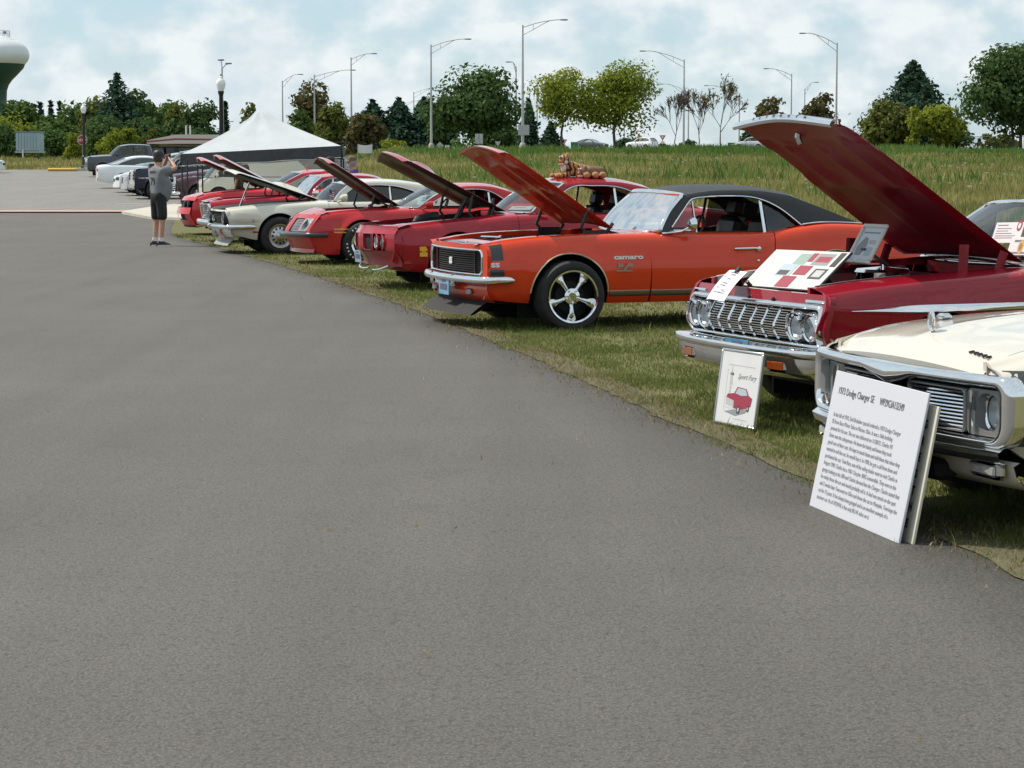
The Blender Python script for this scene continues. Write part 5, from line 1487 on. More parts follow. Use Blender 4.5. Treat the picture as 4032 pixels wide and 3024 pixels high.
 b=MB();b.tube([(x,-s.y_at(x,s.ZT(x))-.004+.012,s.ZT(x)+.012)for x in linsp(3.36,4.05,14)],.011,6,flat=(1,.8));b.tube([(x,s.y_at(x,s.ZT(x))-.008,s.ZT(x)+.012)for x in linsp(3.36,4.05,14)],.011,6);b.build('roof_moulding',CHROME,r)
 for sd in(-1,1):
  b=MB();b.grid([[(x,sd*(s.yg(s.top_at(min(x,3.33))if x<3.36 else.965)+.004),max(s.ZT(x)-.02,.86)),(x,sd*(s.y_at(x,s.ZT(x))-.01),s.ZT(x)+.006)]for x in linsp(3.2,4.05,10)]);b.build('belt_filler',P,r)
 b=MB();y=-s.y_at(1.95,.88)
 b.tube([(1.88,y+.0,.885),(2.06,y-.04,.905),(2.12,y-.07,.94)],.014,6,flat=(1.4,.7));b.lathe([(.002,-.05),(.04,-.045),(.066,-.01),(.068,.01),(.004,.012)],16,axis='x',c=(2.16,y-.10,.975));b.build('door_mirror',CHROME,r)
 b=MB();y=-s.y_at(2.7,.74);b.tube([(2.60,y-.012,.735),(2.62,y-.03,.738),(2.80,y-.03,.74),(2.82,y-.012,.738)],.010,6);b.lathe([(.002,-.045),(.022,-.04),(.024,0)],10,axis='y',c=(2.84,y,.735));b.build('door_handle',CHROME,r)
 b=MB();y=-s.y_at(2.83,.62);b.lathe([(.002,-.012),(.014,-.01),(.015,.0)],10,axis='y',c=(2.83,y,.62));b.build('door_lock',CHROME,r)
 lettering('camaro',r,(1.34,-s.y_at(1.42,.67)-.005,.655),SIDE,.062,simple('badge_white',(.8,.8,.8),.3),1.6,'badge',bold=.002)
 b=MB();y=-s.y_at(1.42,.58)-.004
 b.prism([(1.42,y,.545),(1.45,y,.545),(1.49,y,.62),(1.475,y,.62)],(0,-.004,0));b.box((1.40,y,.60),(.05,.006,.035));b.box((1.50,y,.60),(.05,.006,.035));b.box((1.44,y,.545),(.16,.006,.012));b.build('flag_badge',simple('badge_dim',(.35,.28,.24),.35,.5),r)
 for y0 in(-.45,.12):
  b=MB();b.tube([(1.72,y0,.925),(1.80,y0+.1,.955),(1.80,y0+.48,.97)],.009,5);b.build('wiper',STEEL,r)
camaro()
def plymouth():
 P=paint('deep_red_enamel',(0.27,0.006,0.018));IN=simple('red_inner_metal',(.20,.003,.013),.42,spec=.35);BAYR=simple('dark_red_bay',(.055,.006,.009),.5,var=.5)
 rake=mono([(.30,0.0),(.50,.02),(.62,.085),(.72,.05),(.86,.0)])
 spec=dict(L=5.25,w=[(0,.90),(.10,.925),(.5,.945),(1.5,.955),(3.5,.955),(4.6,.93),(5.25,.88)],zt=[(0,.855),(.08,.868),(.4,.905),(1.0,.945),(1.8,.975),(3.2,.975),(4.4,.95),(5.25,.90)],zb=[(0,.52),(.10,.50),(.3,.38),(.6,.30),(1.5,.27),(3.8,.27),(5.25,.40)],prof=[(0,.08),(.15,.05),(.4,.03),(.62,.022),(.70,.006),(.76,.012),(.85,.03),(.93,.05),(.98,.075),(1,.11)],axles=(.88,3.83),tyre=(.345,.22),arch=.39,hoodcrown=.05,pw=.24,A0=(1.82,.995),A1=(2.27,1.36),roof=[(2.27,1.36),(2.7,1.40),(3.2,1.395),(3.5,1.33)],rear=[(3.5,1.33),(3.8,1.15),(4.0,1.0)],dlo=[(1.92,.985),(2.36,1.31),(2.8,1.34),(3.2,1.33),(3.4,1.2),(3.55,.985)],tumble=.38,belt=.99,yb=.83,bpost=3.05,rake=rake,wheel_in=.06)
 s=Car('parked_car','deep red boxy sixties coupe with full width chrome grille, display boards on its engine','car',(1.455,14.06),22.0,.96,spec,'classic show cars parked on the grass')
 r=s.root;yh=mono([(0,.66),(.3,.68),(1.7,.72)])
 for sd in(-1,1):
  s.panel('front_wing',.08,1.78,sd,P,yh=yh);s.panel('door',1.79,3.15,sd,P,top=False);s.panel('rear_quarter',3.16,5.25,sd,P,yh=lambda x:s.W(x)-s.pw)
  s.patch('side_moulding',.24,1.775,lambda x:.752-.022*sstep(0,.5,x-.24),lambda x:.756+.026*sstep(0,.5,x-.24),sd,CHROME,.014);s.patch('side_moulding',1.795,3.14,.728,.785,sd,CHROME,.014)
  s.patch('moulding_inlay',1.5,1.77,.744,.77,sd,simple('white_inlay',(.7,.7,.68),.4),.02)
 s.wheel_arch();s.wheels('cap');s.under()
 s.cowl(1.62,1.82,P,yh=yh);s.deck(4.0,5.25,P)
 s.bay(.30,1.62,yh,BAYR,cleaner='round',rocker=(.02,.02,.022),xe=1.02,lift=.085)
 hwf=.925;xf=lambda y,z:.045+.05*(abs(y)/hwf)**2.5-rake(z)*.7
 outer=rrect(-.892,.892,.515,.792,.06);mid=rrect(-.865,.865,.545,.755,.05)
 ring('grille_surround',outer,mid,lambda y,z:xf(y,z)-.012,CHROME,r,.12,.06,.02)
 fillplate('grille_back',mid,xf,.075,DARK,r)
 cx=lambda y,z:xf(y,z)+.02
 def vee(z):return.035*(1-abs(z-.635)/.09)
 for sd in(1,-1):
  pass
 g=MB()
 zs=[.565+.0155*k for k in range(12)]
 for z in zs:
  g.tube([(cx(y,z)+.0-vee(z)*.6,y,z)for y in linsp(-.53,.53,11)],.0048,5)
 g.build('grille_bars',CHROME,r)
 for sd in(-1,1):
  g=MB()
  for z in zs:g.tube([(cx(y,z)+.035,sd*y,z)for y in linsp(.55,.85,6)],.0048,5)
  g.build('grille_bars',CHROME,r)
 for k in range(8):
  y=-.53+1.06*k/7;g=MB();g.tube([(cx(y,z)-vee(z)*.6-.006,y,z)for z in linsp(.556,.742,7)],.010,6,flat=(.8,1));g.build('grille_rib',CHROME,r)
 for sd in(-1,1):
  for i,y in enumerate((.625,.778)):
   hx=xf(y,.645)+.012
   headlamp(r,(hx,sd*y,.645),.073)
   b=MB();rows=[]
   for k in range(23):
    a=R(-115+230*k/22)+math.pi/2*0
    ca,sa=math.cos(a+math.pi/2),math.sin(a+math.pi/2)
    pr=.10*max(0,math.cos(a*.8))**1.0
    rows.append([(hx+.02,sd*y+ca*.088*1.0,.645+sa*.088),(hx-.02-pr*.35,sd*y+ca*.089,.645+sa*.089),(hx+.03,sd*y+ca*.097,.645+sa*.097)])
   b.grid(rows);b.build('headlight_visor',CHROME,r,smooth=50)
   b=MB();b.lathe([(.106,.07),(.100,-.0),(.086,.03)],24,axis='x',c=(hx,sd*y,.645));b.build('headlight_bezel',simple('satin_silver',(.42,.43,.44),.35,.7),r,smooth=50)
  b=MB();q=[(xf(.87,z)-.012,sd*.885,z)for z in linsp(.53,.79,6)]
  b.tube([(xf(y,.8)+.005,sd*y,.805+.01*0)for y in linsp(.68,.88,6)],.014,8,flat=(1.4,.9));b.build('wing_brow_trim',CHROME,r,smooth=60)
 b=MB();b.grid([[(xf(y,.78)+dx,y,z)for y in linsp(-.66,.66,15)]for dx,z in((.03,.745),(.05,.775),(.09,.77),(.12,.775),(.24,.765),(.25,.68))]);b.build('header_panel',P,r,smooth=30)
 s.front_face('nose_panel',rrect(-.922,.922,.495,.85,.05),rrect(-.878,.878,.525,.782,.05),lambda y,z:xf(y,z)-.002,P,.05)
 for y in(-.30,.02,.34):
  b=MB();b.box((.03,y,.785),(.035,.022,.05),bev=.006);b.box((.02,y,.76),(.04,.04,.02),bev=.006);b.build('bonnet_buffer',BLACK,r)
 for sd in(-1,1):
  b=MB();b.grid([[(x,sd*(yh(x)+.012),s.ZT(x)+s.crown+.006),(x,sd*(yh(x)-.012),s.ZT(x)+s.crown+.004),(x,sd*(yh(x)-.016),s.ZT(x)+s.crown-.035)]for x in linsp(.12,.78,8)]);b.build('bonnet_seal',simple('grey_seal',(.45,.45,.45),.5),r)
 b=MB();b.grid([[(xf(y,.5)+dx+.05,y,z)for y in linsp(-.9,.9,15)]for dx,z in((.02,.515),(.06,.46),(.10,.38),(.16,.33))]);b.build('valance',P,r,smooth=60)
 b=MB()
 for k in range(9):b.box((.02+xf(-.5+k*.125,.5),-.5+k*.125,.50),(.05,.02,.05),bev=.004)
 b.box((.05,0,.495),(.02,1.3,.03));b.build('splash_pan',STEEL,r)
 zc=.425
 pts=smoothpath([(.62,.955,zc),(.25,.965,zc),(.02,.945,zc),(-.07,.72,zc),(-.115,.3,zc),(-.12,0,zc),(-.115,-.3,zc),(-.07,-.72,zc),(.02,-.945,zc),(.25,-.965,zc),(.62,-.955,zc)],4)
 bumper_bar(pts,.19,.11,'front_bumper',r,prof=[(-1.6,1.0),(.5,1.0),(.95,.93),(1.05,.72),(.95,.48),(.62,.36),(.55,.0),(.35,-.55),(-.1,-.95),(-.8,-1)][::-1],ends=False)
 for sd in(-1,1):
  Mi=Matrix.Translation((-.098,sd*.60,.405))@Matrix.Rotation(-sd*R(7.5),4,'Z');b=MB();b.box((0,0,0),(.05,.21,.08),bev=.02,M=Mi);a=b.build('indicator_frame',CHROME,r)
  b=MB();b.box((-.022,0,0),(.016,.17,.056),bev=.006,M=Mi);b.build('indicator',AMBER,a)
 plate(r,(-.160,-.17,.465),simple('plate_teal',(.05,.20,.34),.4,var=.3,vscale=16),'',w=.31,h=.155)
 def ribs(t,q):
  a=abs(q);v_=0
  for ct,cq,rt,rq in((.30,.52,.22,.33),(.70,.30,.14,.24),(.72,.78,.16,.14)):
   d=((t-ct)/rt)**4+((a-cq)/rq)**4;v_=max(v_,sstep(1.3,.6,d))
  return v_
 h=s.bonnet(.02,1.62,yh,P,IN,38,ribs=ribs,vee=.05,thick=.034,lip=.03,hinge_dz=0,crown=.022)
 h.location=(1.60,0,s.hood_hz+.03)
 def hp(t,q,dz=0):
  xe=.02-.05*(1-abs(q)**1.5);y=q*yh(xe);return(xe-1.62-.012,y,s.ZT(xe)+s.crown+.022*(1-q*q)-s.hood_hz-.028+dz)
 b=MB();b.grid([[tuple(Vector(hp(0,q))+Vector(o))for q in linsp(-.98,.98,25)]for o in((.03,0,.022),(-.008,0,.016),(-.016,0,0),(-.012,0,-.03),(.01,0,-.036))]);tr=b.build('bonnet_lip_trim',CHROME,h,smooth=50)
 for i,ch in enumerate('PLYMOUTH'):
  q=.52-1.04*i/7;p=hp(0,q);me=text_mesh('lettering',ch,.030,INK,.001,align='CENTER')
  mobj('lettering',me,tr,(p[0]-.0175,p[1],p[2]-.012),FRONT)
 b=MB();b.tube([(-1.5,.03,-.06),(-1.46,.03,-.13),(-1.42,.03,-.15)],.02,6);b.box((-1.52,0,-.06),(.06,.2,.05),bev=.01);b.build('bonnet_latch',STEEL,h)
 b=MB();b.prism([(-1.3,-.006,.04),(-1.0,-.006,.05),(-1.2,-.006,.12)],(0,.012,0));b.build('bonnet_ornament',CHROME,h)
 for sd in(-1,1):
  b=MB();b.tube([(1.16,sd*.70,.93),(1.17,sd*.70,1.14)],.024,6,flat=(1.5,.5));b.tube([(1.42,sd*.70,.95),(1.47,sd*.70,1.09)],.022,6,flat=(1.5,.5));b.tube([(1.14,sd*.69,.96),(1.44,sd*.69,.95)],.03,6,flat=(1.5,.4));b.build('bonnet_hinge',IN,r)
 s.cabin((P,P),bulge=.20,roof_crown=.05,side_open=(True,True),interior=simple('red_interior',(.12,.01,.015),.5,var=.2))
 for y0 in(-.5,.08):
  b=MB();b.tube([(1.66,y0+.1,1.0),(1.72,y0,1.03),(1.74,y0+.46,1.045)],.011,5);b.build('wiper',STEEL,r)
 b=MB();b.grid([[(x,y,s.ZT(1.7)+s.crown+.05)for y in linsp(-.4,.4,5)]for x in(1.5,1.6)]);b.build('cowl_vent',simple('cowl_grey',(.25,.25,.25),.4,.5),r)
 return s
PLY=plymouth()
def charger():
 P=paint('cream_enamel',(0.60,0.565,0.485),.26);VAL=P
 spec=dict(L=5.4,w=[(0,.90),(.12,.92),(.5,.955),(1.6,.965),(2.6,.95),(3.8,.98),(4.8,.95),(5.4,.88)],zt=[(0,.705),(.12,.725),(.45,.79),(.9,.825),(1.6,.85),(2.2,.87),(3.2,.88),(3.9,.94),(4.8,.92),(5.4,.86)],zb=[(0,.44),(.12,.43),(.3,.34),(.6,.28),(1.4,.25),(4.0,.25),(5.4,.40)],prof=[(0,.10),(.12,.055),(.35,.012),(.5,0),(.62,.008),(.78,.03),(.9,.065),(.97,.11),(1,.16)],axles=(1.0,3.92),tyre=(.345,.22),arch=.39,hoodcrown=.036,pw=.30,A0=(1.95,.90),A1=(2.55,1.26),roof=[(2.55,1.26),(2.9,1.30),(3.4,1.29),(3.8,1.22)],rear=[(3.8,1.22),(4.1,1.08),(4.4,.95)],dlo=[(2.05,.885),(2.62,1.2),(2.95,1.235),(3.4,1.22),(3.7,1.1),(3.9,.93)],tumble=.45,belt=.89,yb=.80,bpost=3.3,wheel_in=.06)
 s=Car('parked_car','cream seventies coupe nearest the viewer with chrome loop bumper and hooded ornament','car',(1.632,9.943),18.5,.945,spec,'classic show cars parked on the grass')
 r=s.root;r.scale=(.945,.945,1.035);yh=mono([(0,.72),(.5,.70),(1.8,.72)])
 for sd in(-1,1):
  s.panel('front_wing',.12,1.86,sd,P,yh=yh);s.panel('door',1.868,3.25,sd,P,top=False);s.panel('rear_quarter',3.26,5.4,sd,P,yh=lambda x:s.W(x)-s.pw)
 s.wheel_arch();s.wheels('rally');s.under();s.cowl(1.72,1.95,P,yh=yh);s.deck(4.4,5.4,P)
 def peak(x,y):
  t=max(0,1-abs(y)/.16);return.014*t*sstep(.0,.35,x)-.02*sstep(.6,.72,abs(y))*0
 s.closed_bonnet(.10,1.715,lambda x:yh(x)-.006,P,vee=.045,peak=peak,lip=.05)
 xf=lambda y,z:.03+.10*(abs(y)/.93)**2.4
 n0=rrect(-.95,.95,.412,.698,(.10,.10,.07,.07),n=8,per=14);n1=rrect(-.865,.865,.446,.652,(.06,.06,.04,.04),n=8,per=14)
 n1=[(y,z-(.05*max(0,1-(abs(y)/.17)**2)if z>.6 else 0))for y,z in n1]
 ring('bumper_loop',n0,n1,lambda y,z:xf(y,z)-.012,CHROME,r,.055,.13,.022,n=7)
 fillplate('grille_back',n1,xf,.125,DARK,r)
 SAT=simple('satin_grey',(.30,.30,.30),.4,.5)
 b=MB();b.grid([[(xf(y,.55)+.0-.02*(1-(abs(y)/.105)**2),y,z)for y in linsp(-.105,.105,9)]for z in linsp(.444,.605,5)]);b.build('grille_post',SAT,r,smooth=60)
 b=MB();x=xf(0,.55)-.016;b.prism([(x,.04,.60),(x,0,.575),(x,-.04,.60),(x,-.012,.545),(x,0,.53),(x,.012,.545)],(-.006,0,0));b.build('vee_badge',simple('dark_badge',(.06,.06,.06),.4),r)
 for sd in(-1,1):
  b=MB();o_=rrect(.115,.585,.452,.632,.02);i_=rrect(.128,.572,.464,.620,.012)
  ring('grille_frame',[(sd*y,z)for y,z in o_],[(sd*y,z)for y,z in i_],lambda y,z:xf(y,z)+.03,SAT,r,.02,.04,.006)
  for k in range(10):
   z=.474+k*.0152;g=MB()
   g.tube([(xf(y,z)+.035-.022*(1-abs(abs(y)-.35)/.22),sd*abs(y),z)for y in linsp(.13,.57,9)],.0056,5);g.build('grille_bar',CHROME,r)
  g=MB()
  for k in range(7):g.box((xf(.18+k*.06,.54)+.062,sd*(.17+k*.06),.542),(.012,.004,.15))
  g.build('grille_uprights',BLACK,r)
  b=MB();o_=rrect(.59,.865,.45,.636,.03);i_=rrect(.655,.80,.468,.622,.06)
  s.front_face('lamp_pod',[(sd*y,z)for y,z in o_],[(sd*y,z)for y,z in i_],lambda y,z:xf(y,z)+.035,SAT,.10)
  headlamp(r,(xf(.727,.55)+.085,sd*.727,.545),.070)
  b=MB();b.tube([(xf(.64,z)+.018,sd*.645,z)for z in linsp(.455,.63,6)],.010,6);b.build('lamp_divider',CHROME,r)
 for sd in(-1,1):
  b=MB();b.grid([[(x,sd*(s.y_at(max(x,.12),z)+.006),z)for x in(.135,.18,.22)]for z in linsp(.42,.72,8)]);b.build('bumper_filler',simple('rubber_grey',(.05,.055,.055),.6),r)
 b=MB();b.grid([[(xf(y,.45)+dx,y,z)for y in linsp(-.9,.9,19)]for dx,z in((-.02,.418),(-.05,.40),(-.035,.365),(.03,.345))]);b.build('lower_bumper',CHROME,r,smooth=60)
 b=MB();b.grid([[(xf(y,.4)+dx,y,z)for y in linsp(-.9,.9,19)]for dx,z in((.06,.36),(.03,.345),(.05,.29),(.12,.245),(.3,.235))]);b.build('valance',P,r,smooth=60)
 b=MB();b.box((.09,.0,.285),(.12,.9,.09),bev=.02);b.build('air_intake',DARK,r)
 for sd in(-1,1):
  b=MB();b.box((xf(.74,.3)+.035,sd*.74,.322),(.05,.26,.07),bev=.02);f=b.build('side_lamp_frame',CHROME,r)
  b=MB();b.box((xf(.74,.3)+.006,sd*.74,.322),(.02,.215,.046),bev=.01);b.build('side_lamp',simple('clear_lens',(.36,.35,.33),.2,coat=.8,var=.25,vscale=30),f)
 b=MB();b.grid([[(lerp(xf(y,.7)+.02,.17,t),y,lerp(.672,s.ZT(.15)+s.crown+s.hoodcrown*(1-min(1,abs(y)/.72)**2)-.016-.05*sstep(.74,.93,abs(y)),sstep(0,.8,t)))for y in linsp(-.925,.925,33)]for t in linsp(0,1,6)]);b.build('bonnet_front_filler',P,r,smooth=60)
 b=MB();z0=s.ZT(.22)+s.crown+s.hoodcrown+.01
 b.tube([(.28,0,z0),(.24,0,z0+.02)],.012,8)
 b.tube([(.24,.027*math.cos(a),z0+.058+.038*math.sin(a))for a in[2*math.pi*k/20 for k in range(20)]],.006,6,closed=True)
 b.prism([(.237,.019*math.cos(a),z0+.058+.028*math.sin(a))for a in[2*math.pi*k/5+.3 for k in range(5)]],(.006,0,0));b.build('bonnet_ornament',CHROME,r)
 b=MB();b.box((.52,.38,s.ZT(.52)+s.crown+.04),(.06,.07,.03),bev=.012);b.build('washer_nozzle',simple('pale_blue_chrome',(.6,.66,.7),.15,.9),r)
 for i,ch in enumerate('DODGE'):
  y=-.50-.035*i;q=y/.72;x=.16;z=s.ZT(x)+s.crown+s.hoodcrown*(1-q*q)-.002
  me=text_mesh('lettering',ch,.034,INK,.004,xs=1.2,align='CENTER');mobj('lettering',me,r,(x,y,z),(R(8),0,-math.pi/2+0))
 s.cabin((simple('cream_vinyl',(.5,.46,.38),.6),P),bulge=.2,side_open=(False,False))
 return s
CHG=charger()
SHOW='classic show cars parked on the grass'
def std_body(s,P,doors,top_yh,cowl0,deck0,rim,lip=None,lean=(0,.06),nose=None):
 n0=s.w[1][0]if nose is None else nose
 for sd in(-1,1):
  s.panel('front_wing',n0,doors[0]-.006,sd,P,yh=top_yh);s.panel('door',doors[0],doors[1]-.006,sd,P,top=False,lean=lean)
  s.panel('rear_quarter',doors[1],s.L,sd,P,lean=(lean[1],0),yh=lambda x:s.W(x)-s.pw)
 s.wheel_arch(lip);s.wheels(rim);s.under()
 s.cowl(cowl0,s.A0[0],P,yh=top_yh);s.deck(deck0,s.L,P)
def hinges(s,x,y,zt,m=None,dx=.1):
 for sd in(-1,1):
  b=MB();z0=s.ZT(x)-.04
  b.tube([(x-dx,sd*y,z0),(x-dx-.07,sd*y,z0+.10),(x-dx-.02,sd*y,zt)],.018,6);b.tube([(x+.08,sd*y,z0),(x+.13,sd*y,z0+.08),(x+.17,sd*y,zt-.12)],.018,6);b.box((x,sd*(y+.01),z0+.01),(.22,.02,.08));b.build('bonnet_hinge',m or BLACK,s.root)
def mirror(s,x,m,r=.055):
 b=MB();y=-s.y_at(x,s.ZT(x)-.02);z=s.ZT(x)
 b.tube([(x-.04,y+.02,z-.01),(x+.02,y-.05,z+.03),(x+.05,y-.08,z+.06)],.014,6)
 b.lathe([(.002,-.11),(r*.7,-.08),(r,-.02),(r*1.03,.02),(.004,.015)],14,axis='x',c=(x+.08,y-.10,z+.07));b.build('door_mirror',m,s.root)
def handle(s,x,z):
 b=MB();y=-s.y_at(x,z);b.tube([(x-.1,y-.006,z),(x-.08,y-.025,z),(x+.08,y-.025,z),(x+.1,y-.006,z)],.011,6);b.build('door_handle',CHROME,s.root)
def judge():
 P=paint('crimson_enamel',(0.33,0.008,0.020))
 spec=dict(L=5.1,w=[(0,.80),(.20,.90),(.5,.955),(1.1,.97),(2.0,.955),(3.0,.955),(3.9,.98),(4.6,.95),(5.1,.88)],zt=[(0,.755),(.2,.785),(.6,.825),(1.2,.875),(1.8,.925),(2.4,.94),(3.1,.94),(3.6,1.0),(4.2,.985),(5.1,.90)],zb=[(0,.42),(.2,.36),(.4,.25),(.7,.22),(1.4,.235),(4.0,.235),(5.1,.38)],prof=[(0,.12),(.12,.07),(.35,.02),(.55,0),(.63,.004),(.72,.03),(.85,.055),(.94,.085),(.985,.12),(1,.155)],axles=(1.02,3.87),tyre=(.345,.23),arch=.385,hoodcrown=.05,A0=(2.02,.95),A1=(2.50,1.315),roof=[(2.50,1.315),(2.85,1.345),(3.3,1.33),(3.65,1.26)],rear=[(3.65,1.26),(4.0,1.12),(4.35,1.0)],dlo=[(2.12,.94),(2.58,1.255),(2.9,1.285),(3.25,1.265),(3.5,1.16),(3.62,.99)],tumble=.40,belt=.95,yb=.80,bpost=3.2,wheel_in=.06)
 s=Car('parked_car','crimson coupe with body coloured split nose and two plush tigers on its roof','car',(-1.93,29.0),18.5,1.0,spec,SHOW)
 r=s.root;yh=mono([(0,.60),(1.8,.70)])
 std_body(s,P,(1.83,3.22),yh,1.72,4.35,'rally',nose=.20)
 s.bay(.36,1.72,yh,simple('black_bay',(.015,.012,.013),.5),cleaner=None)
 xf=lambda y,z:.20*(abs(y)/.90)**1.7+.10*(1-sstep(.36,.52,z))+.05*sstep(.68,.79,z)
 outer=rrect(-.90,.90,.36,.775,(.12,.12,.10,.10),n=6,per=12)
 ys=[-.90,-.80,-.62,-.60,-.45,-.43,-.27,-.13,-.10,0,.10,.13,.27,.43,.45,.60,.62,.80,.90]
 b=MB();b.grid([[(xf(y,z)-.012*math.exp(-(y/.06)**2),y,z)for y in linsp(-.90,.90,37)]for z in(.30,.36,.42,.46,.49)]);b.grid([[(xf(y,z)-.02*math.exp(-(y/.06)**2),y,z)for y in linsp(-.90,.90,37)]for z in(.70,.73,.76,.785,.80)])
 for a,c in((-.90,-.70),(-.41,-.385),(-.12,.12),(.385,.41),(.70,.90)):
  b.grid([[(xf(y,z)-.02*math.exp(-(y/.06)**2),y,z)for y in linsp(a,c,7)]for z in linsp(.485,.705,7)])
 b.build('nose_panel',P,r,smooth=60)
 b=MB();b.grid([[(lerp(xf(y,.8),.36,t),y,lerp(.80,s.ZT(.36)-.01,sstep(-.2,1,t))+.01*(1-(y/.66)**2))for y in linsp(-.64,.64,17)]for t in linsp(0,1,6)])
 b.build('header_panel',P,r,smooth=60)
 for sd in(-1,1):
  b=MB();b.grid([[(lerp(xf(y,.8),.42,t),sd*y,lerp(.80,s.ZT(lerp(.2,.42,t))+s.crown,sstep(-.1,.8,t))-.02*(1-t)*(y>.8))for y in linsp(.58,.86,6)]for t in linsp(0,1,5)]);b.build('nose_corner',P,r,smooth=60)
  y0,y1=.13,.385
  b=MB();b.grid([[(xf(sd*y,z)+.022,sd*y,z)for y in linsp(y0-.02,.41,8)]for z in linsp(.48,.71,4)]);b.build('grille_back',DARK,r)
  ring('grille_surround',[(sd*y,z)for y,z in rrect(.12,.385,.485,.705,.02)],[(sd*y,z)for y,z in rrect(.138,.372,.498,.692,.015)],xf,P,r,.02,.03,.008)
  b=MB();b.grid([[(xf(sd*y,z)+.08,sd*y,z)for y in linsp(.38,.71,8)]for z in linsp(.48,.71,4)]);b.build('lamp_recess',P,r)
  for yy in(.485,.62):
   b=MB();b.lathe([(.098,.03),(.100,-.003),(.088,-.008),(.078,.04)],22,axis='x',c=(xf(yy,.6)+.01,sd*yy,.595));b.build('headlight_bezel',P,r,smooth=50)
   headlamp(r,(xf(yy,.6)+.02,sd*yy,.595),.070)
  s.patch('wing_joint',.30,.306,.30,s.ZT(.3)-.03,sd,DARK,.002)
 b=MB();b.grid([[(xf(y,.36)+dx,y,z)for y in linsp(-.84,.84,15)]for dx,z in((.04,.35),(.12,.31),(.16,.25),(.3,.22))]);b.build('valance',P,r,smooth=60)
 b=MB();b.tube(smoothpath([(.20,-.62,.30),(.12,-.50,.255),(.10,-.25,.24),(.14,-.1,.25)],4),.012,6);b.tube(smoothpath([(.20,.62,.30),(.12,.50,.255),(.10,.25,.24),(.14,.1,.25)],4),.012,6);b.build('chrome_splitter',CHROME,r)
 plate(r,(-.03,0,.40),PLATEPALE,'',tilt=-.1)
 for sd in(-1,1):
  b=MB();b.box((.38,sd*(s.y_at(.38,.35)+.002),.35),(.10,.014,.05),bev=.005);b.build('marker_lamp',REDLENS,r)
 b=MB();y=-s.y_at(.56,.48)-.008;b.box((.56,y,.45),(.10,.006,.055),bev=.002);b.box((.56,y,.52),(.10,.006,.055),bev=.002);b.box((.56,y,.485),(.05,.006,.03));b.build('decal',simple('decal_yellow',(.72,.42,.02),.5),r)
 s.bonnet(.32,1.78,yh,P,simple('black_underside',(.018,.012,.013),.5,coat=.2),32,vee=.16,thick=.05,ribs=lambda t,q:.8*sstep(.25,.1,abs(abs(q)-.5))*sstep(.1,.2,t)*sstep(.95,.85,t),scoop=lambda x,y:.05*sstep(.9,.7,x)*sstep(.5,.6,x)*math.exp(-((abs(y)-.24)/.09)**2))
 s.hood_obj.location=(1.72,0,s.hood_hz+.03);hinges(s,1.42,.64,1.18)
 for k in range(2):
  b=MB();b.tube([(1.08+.42*k,-.60,.87),(1.16+.40*k,-.58,1.02),(1.24+.36*k,-.56,1.13)],.022,6);b.build('bonnet_spring',BLACK,r)
 b=MB();b.tube(smoothpath([(.66,-.20,.82),(.74,-.05,.86),(.95,.06,.90),(1.05,.08,.90)],5),[.03]*5+[.05]*6+[.055]*5,8);b.build('intake_hose',simple('dark_grey_plastic',(.07,.075,.08),.4),r)
 s.cabin((P,P),bulge=.19,roof_crown=.065,side_open=(True,True),interior=simple('black_interior',(.010,.010,.011),.55,var=.2),vent=False)
 mirror(s,2.15,P);handle(s,3.05,.80)
 return s
GTO=judge()
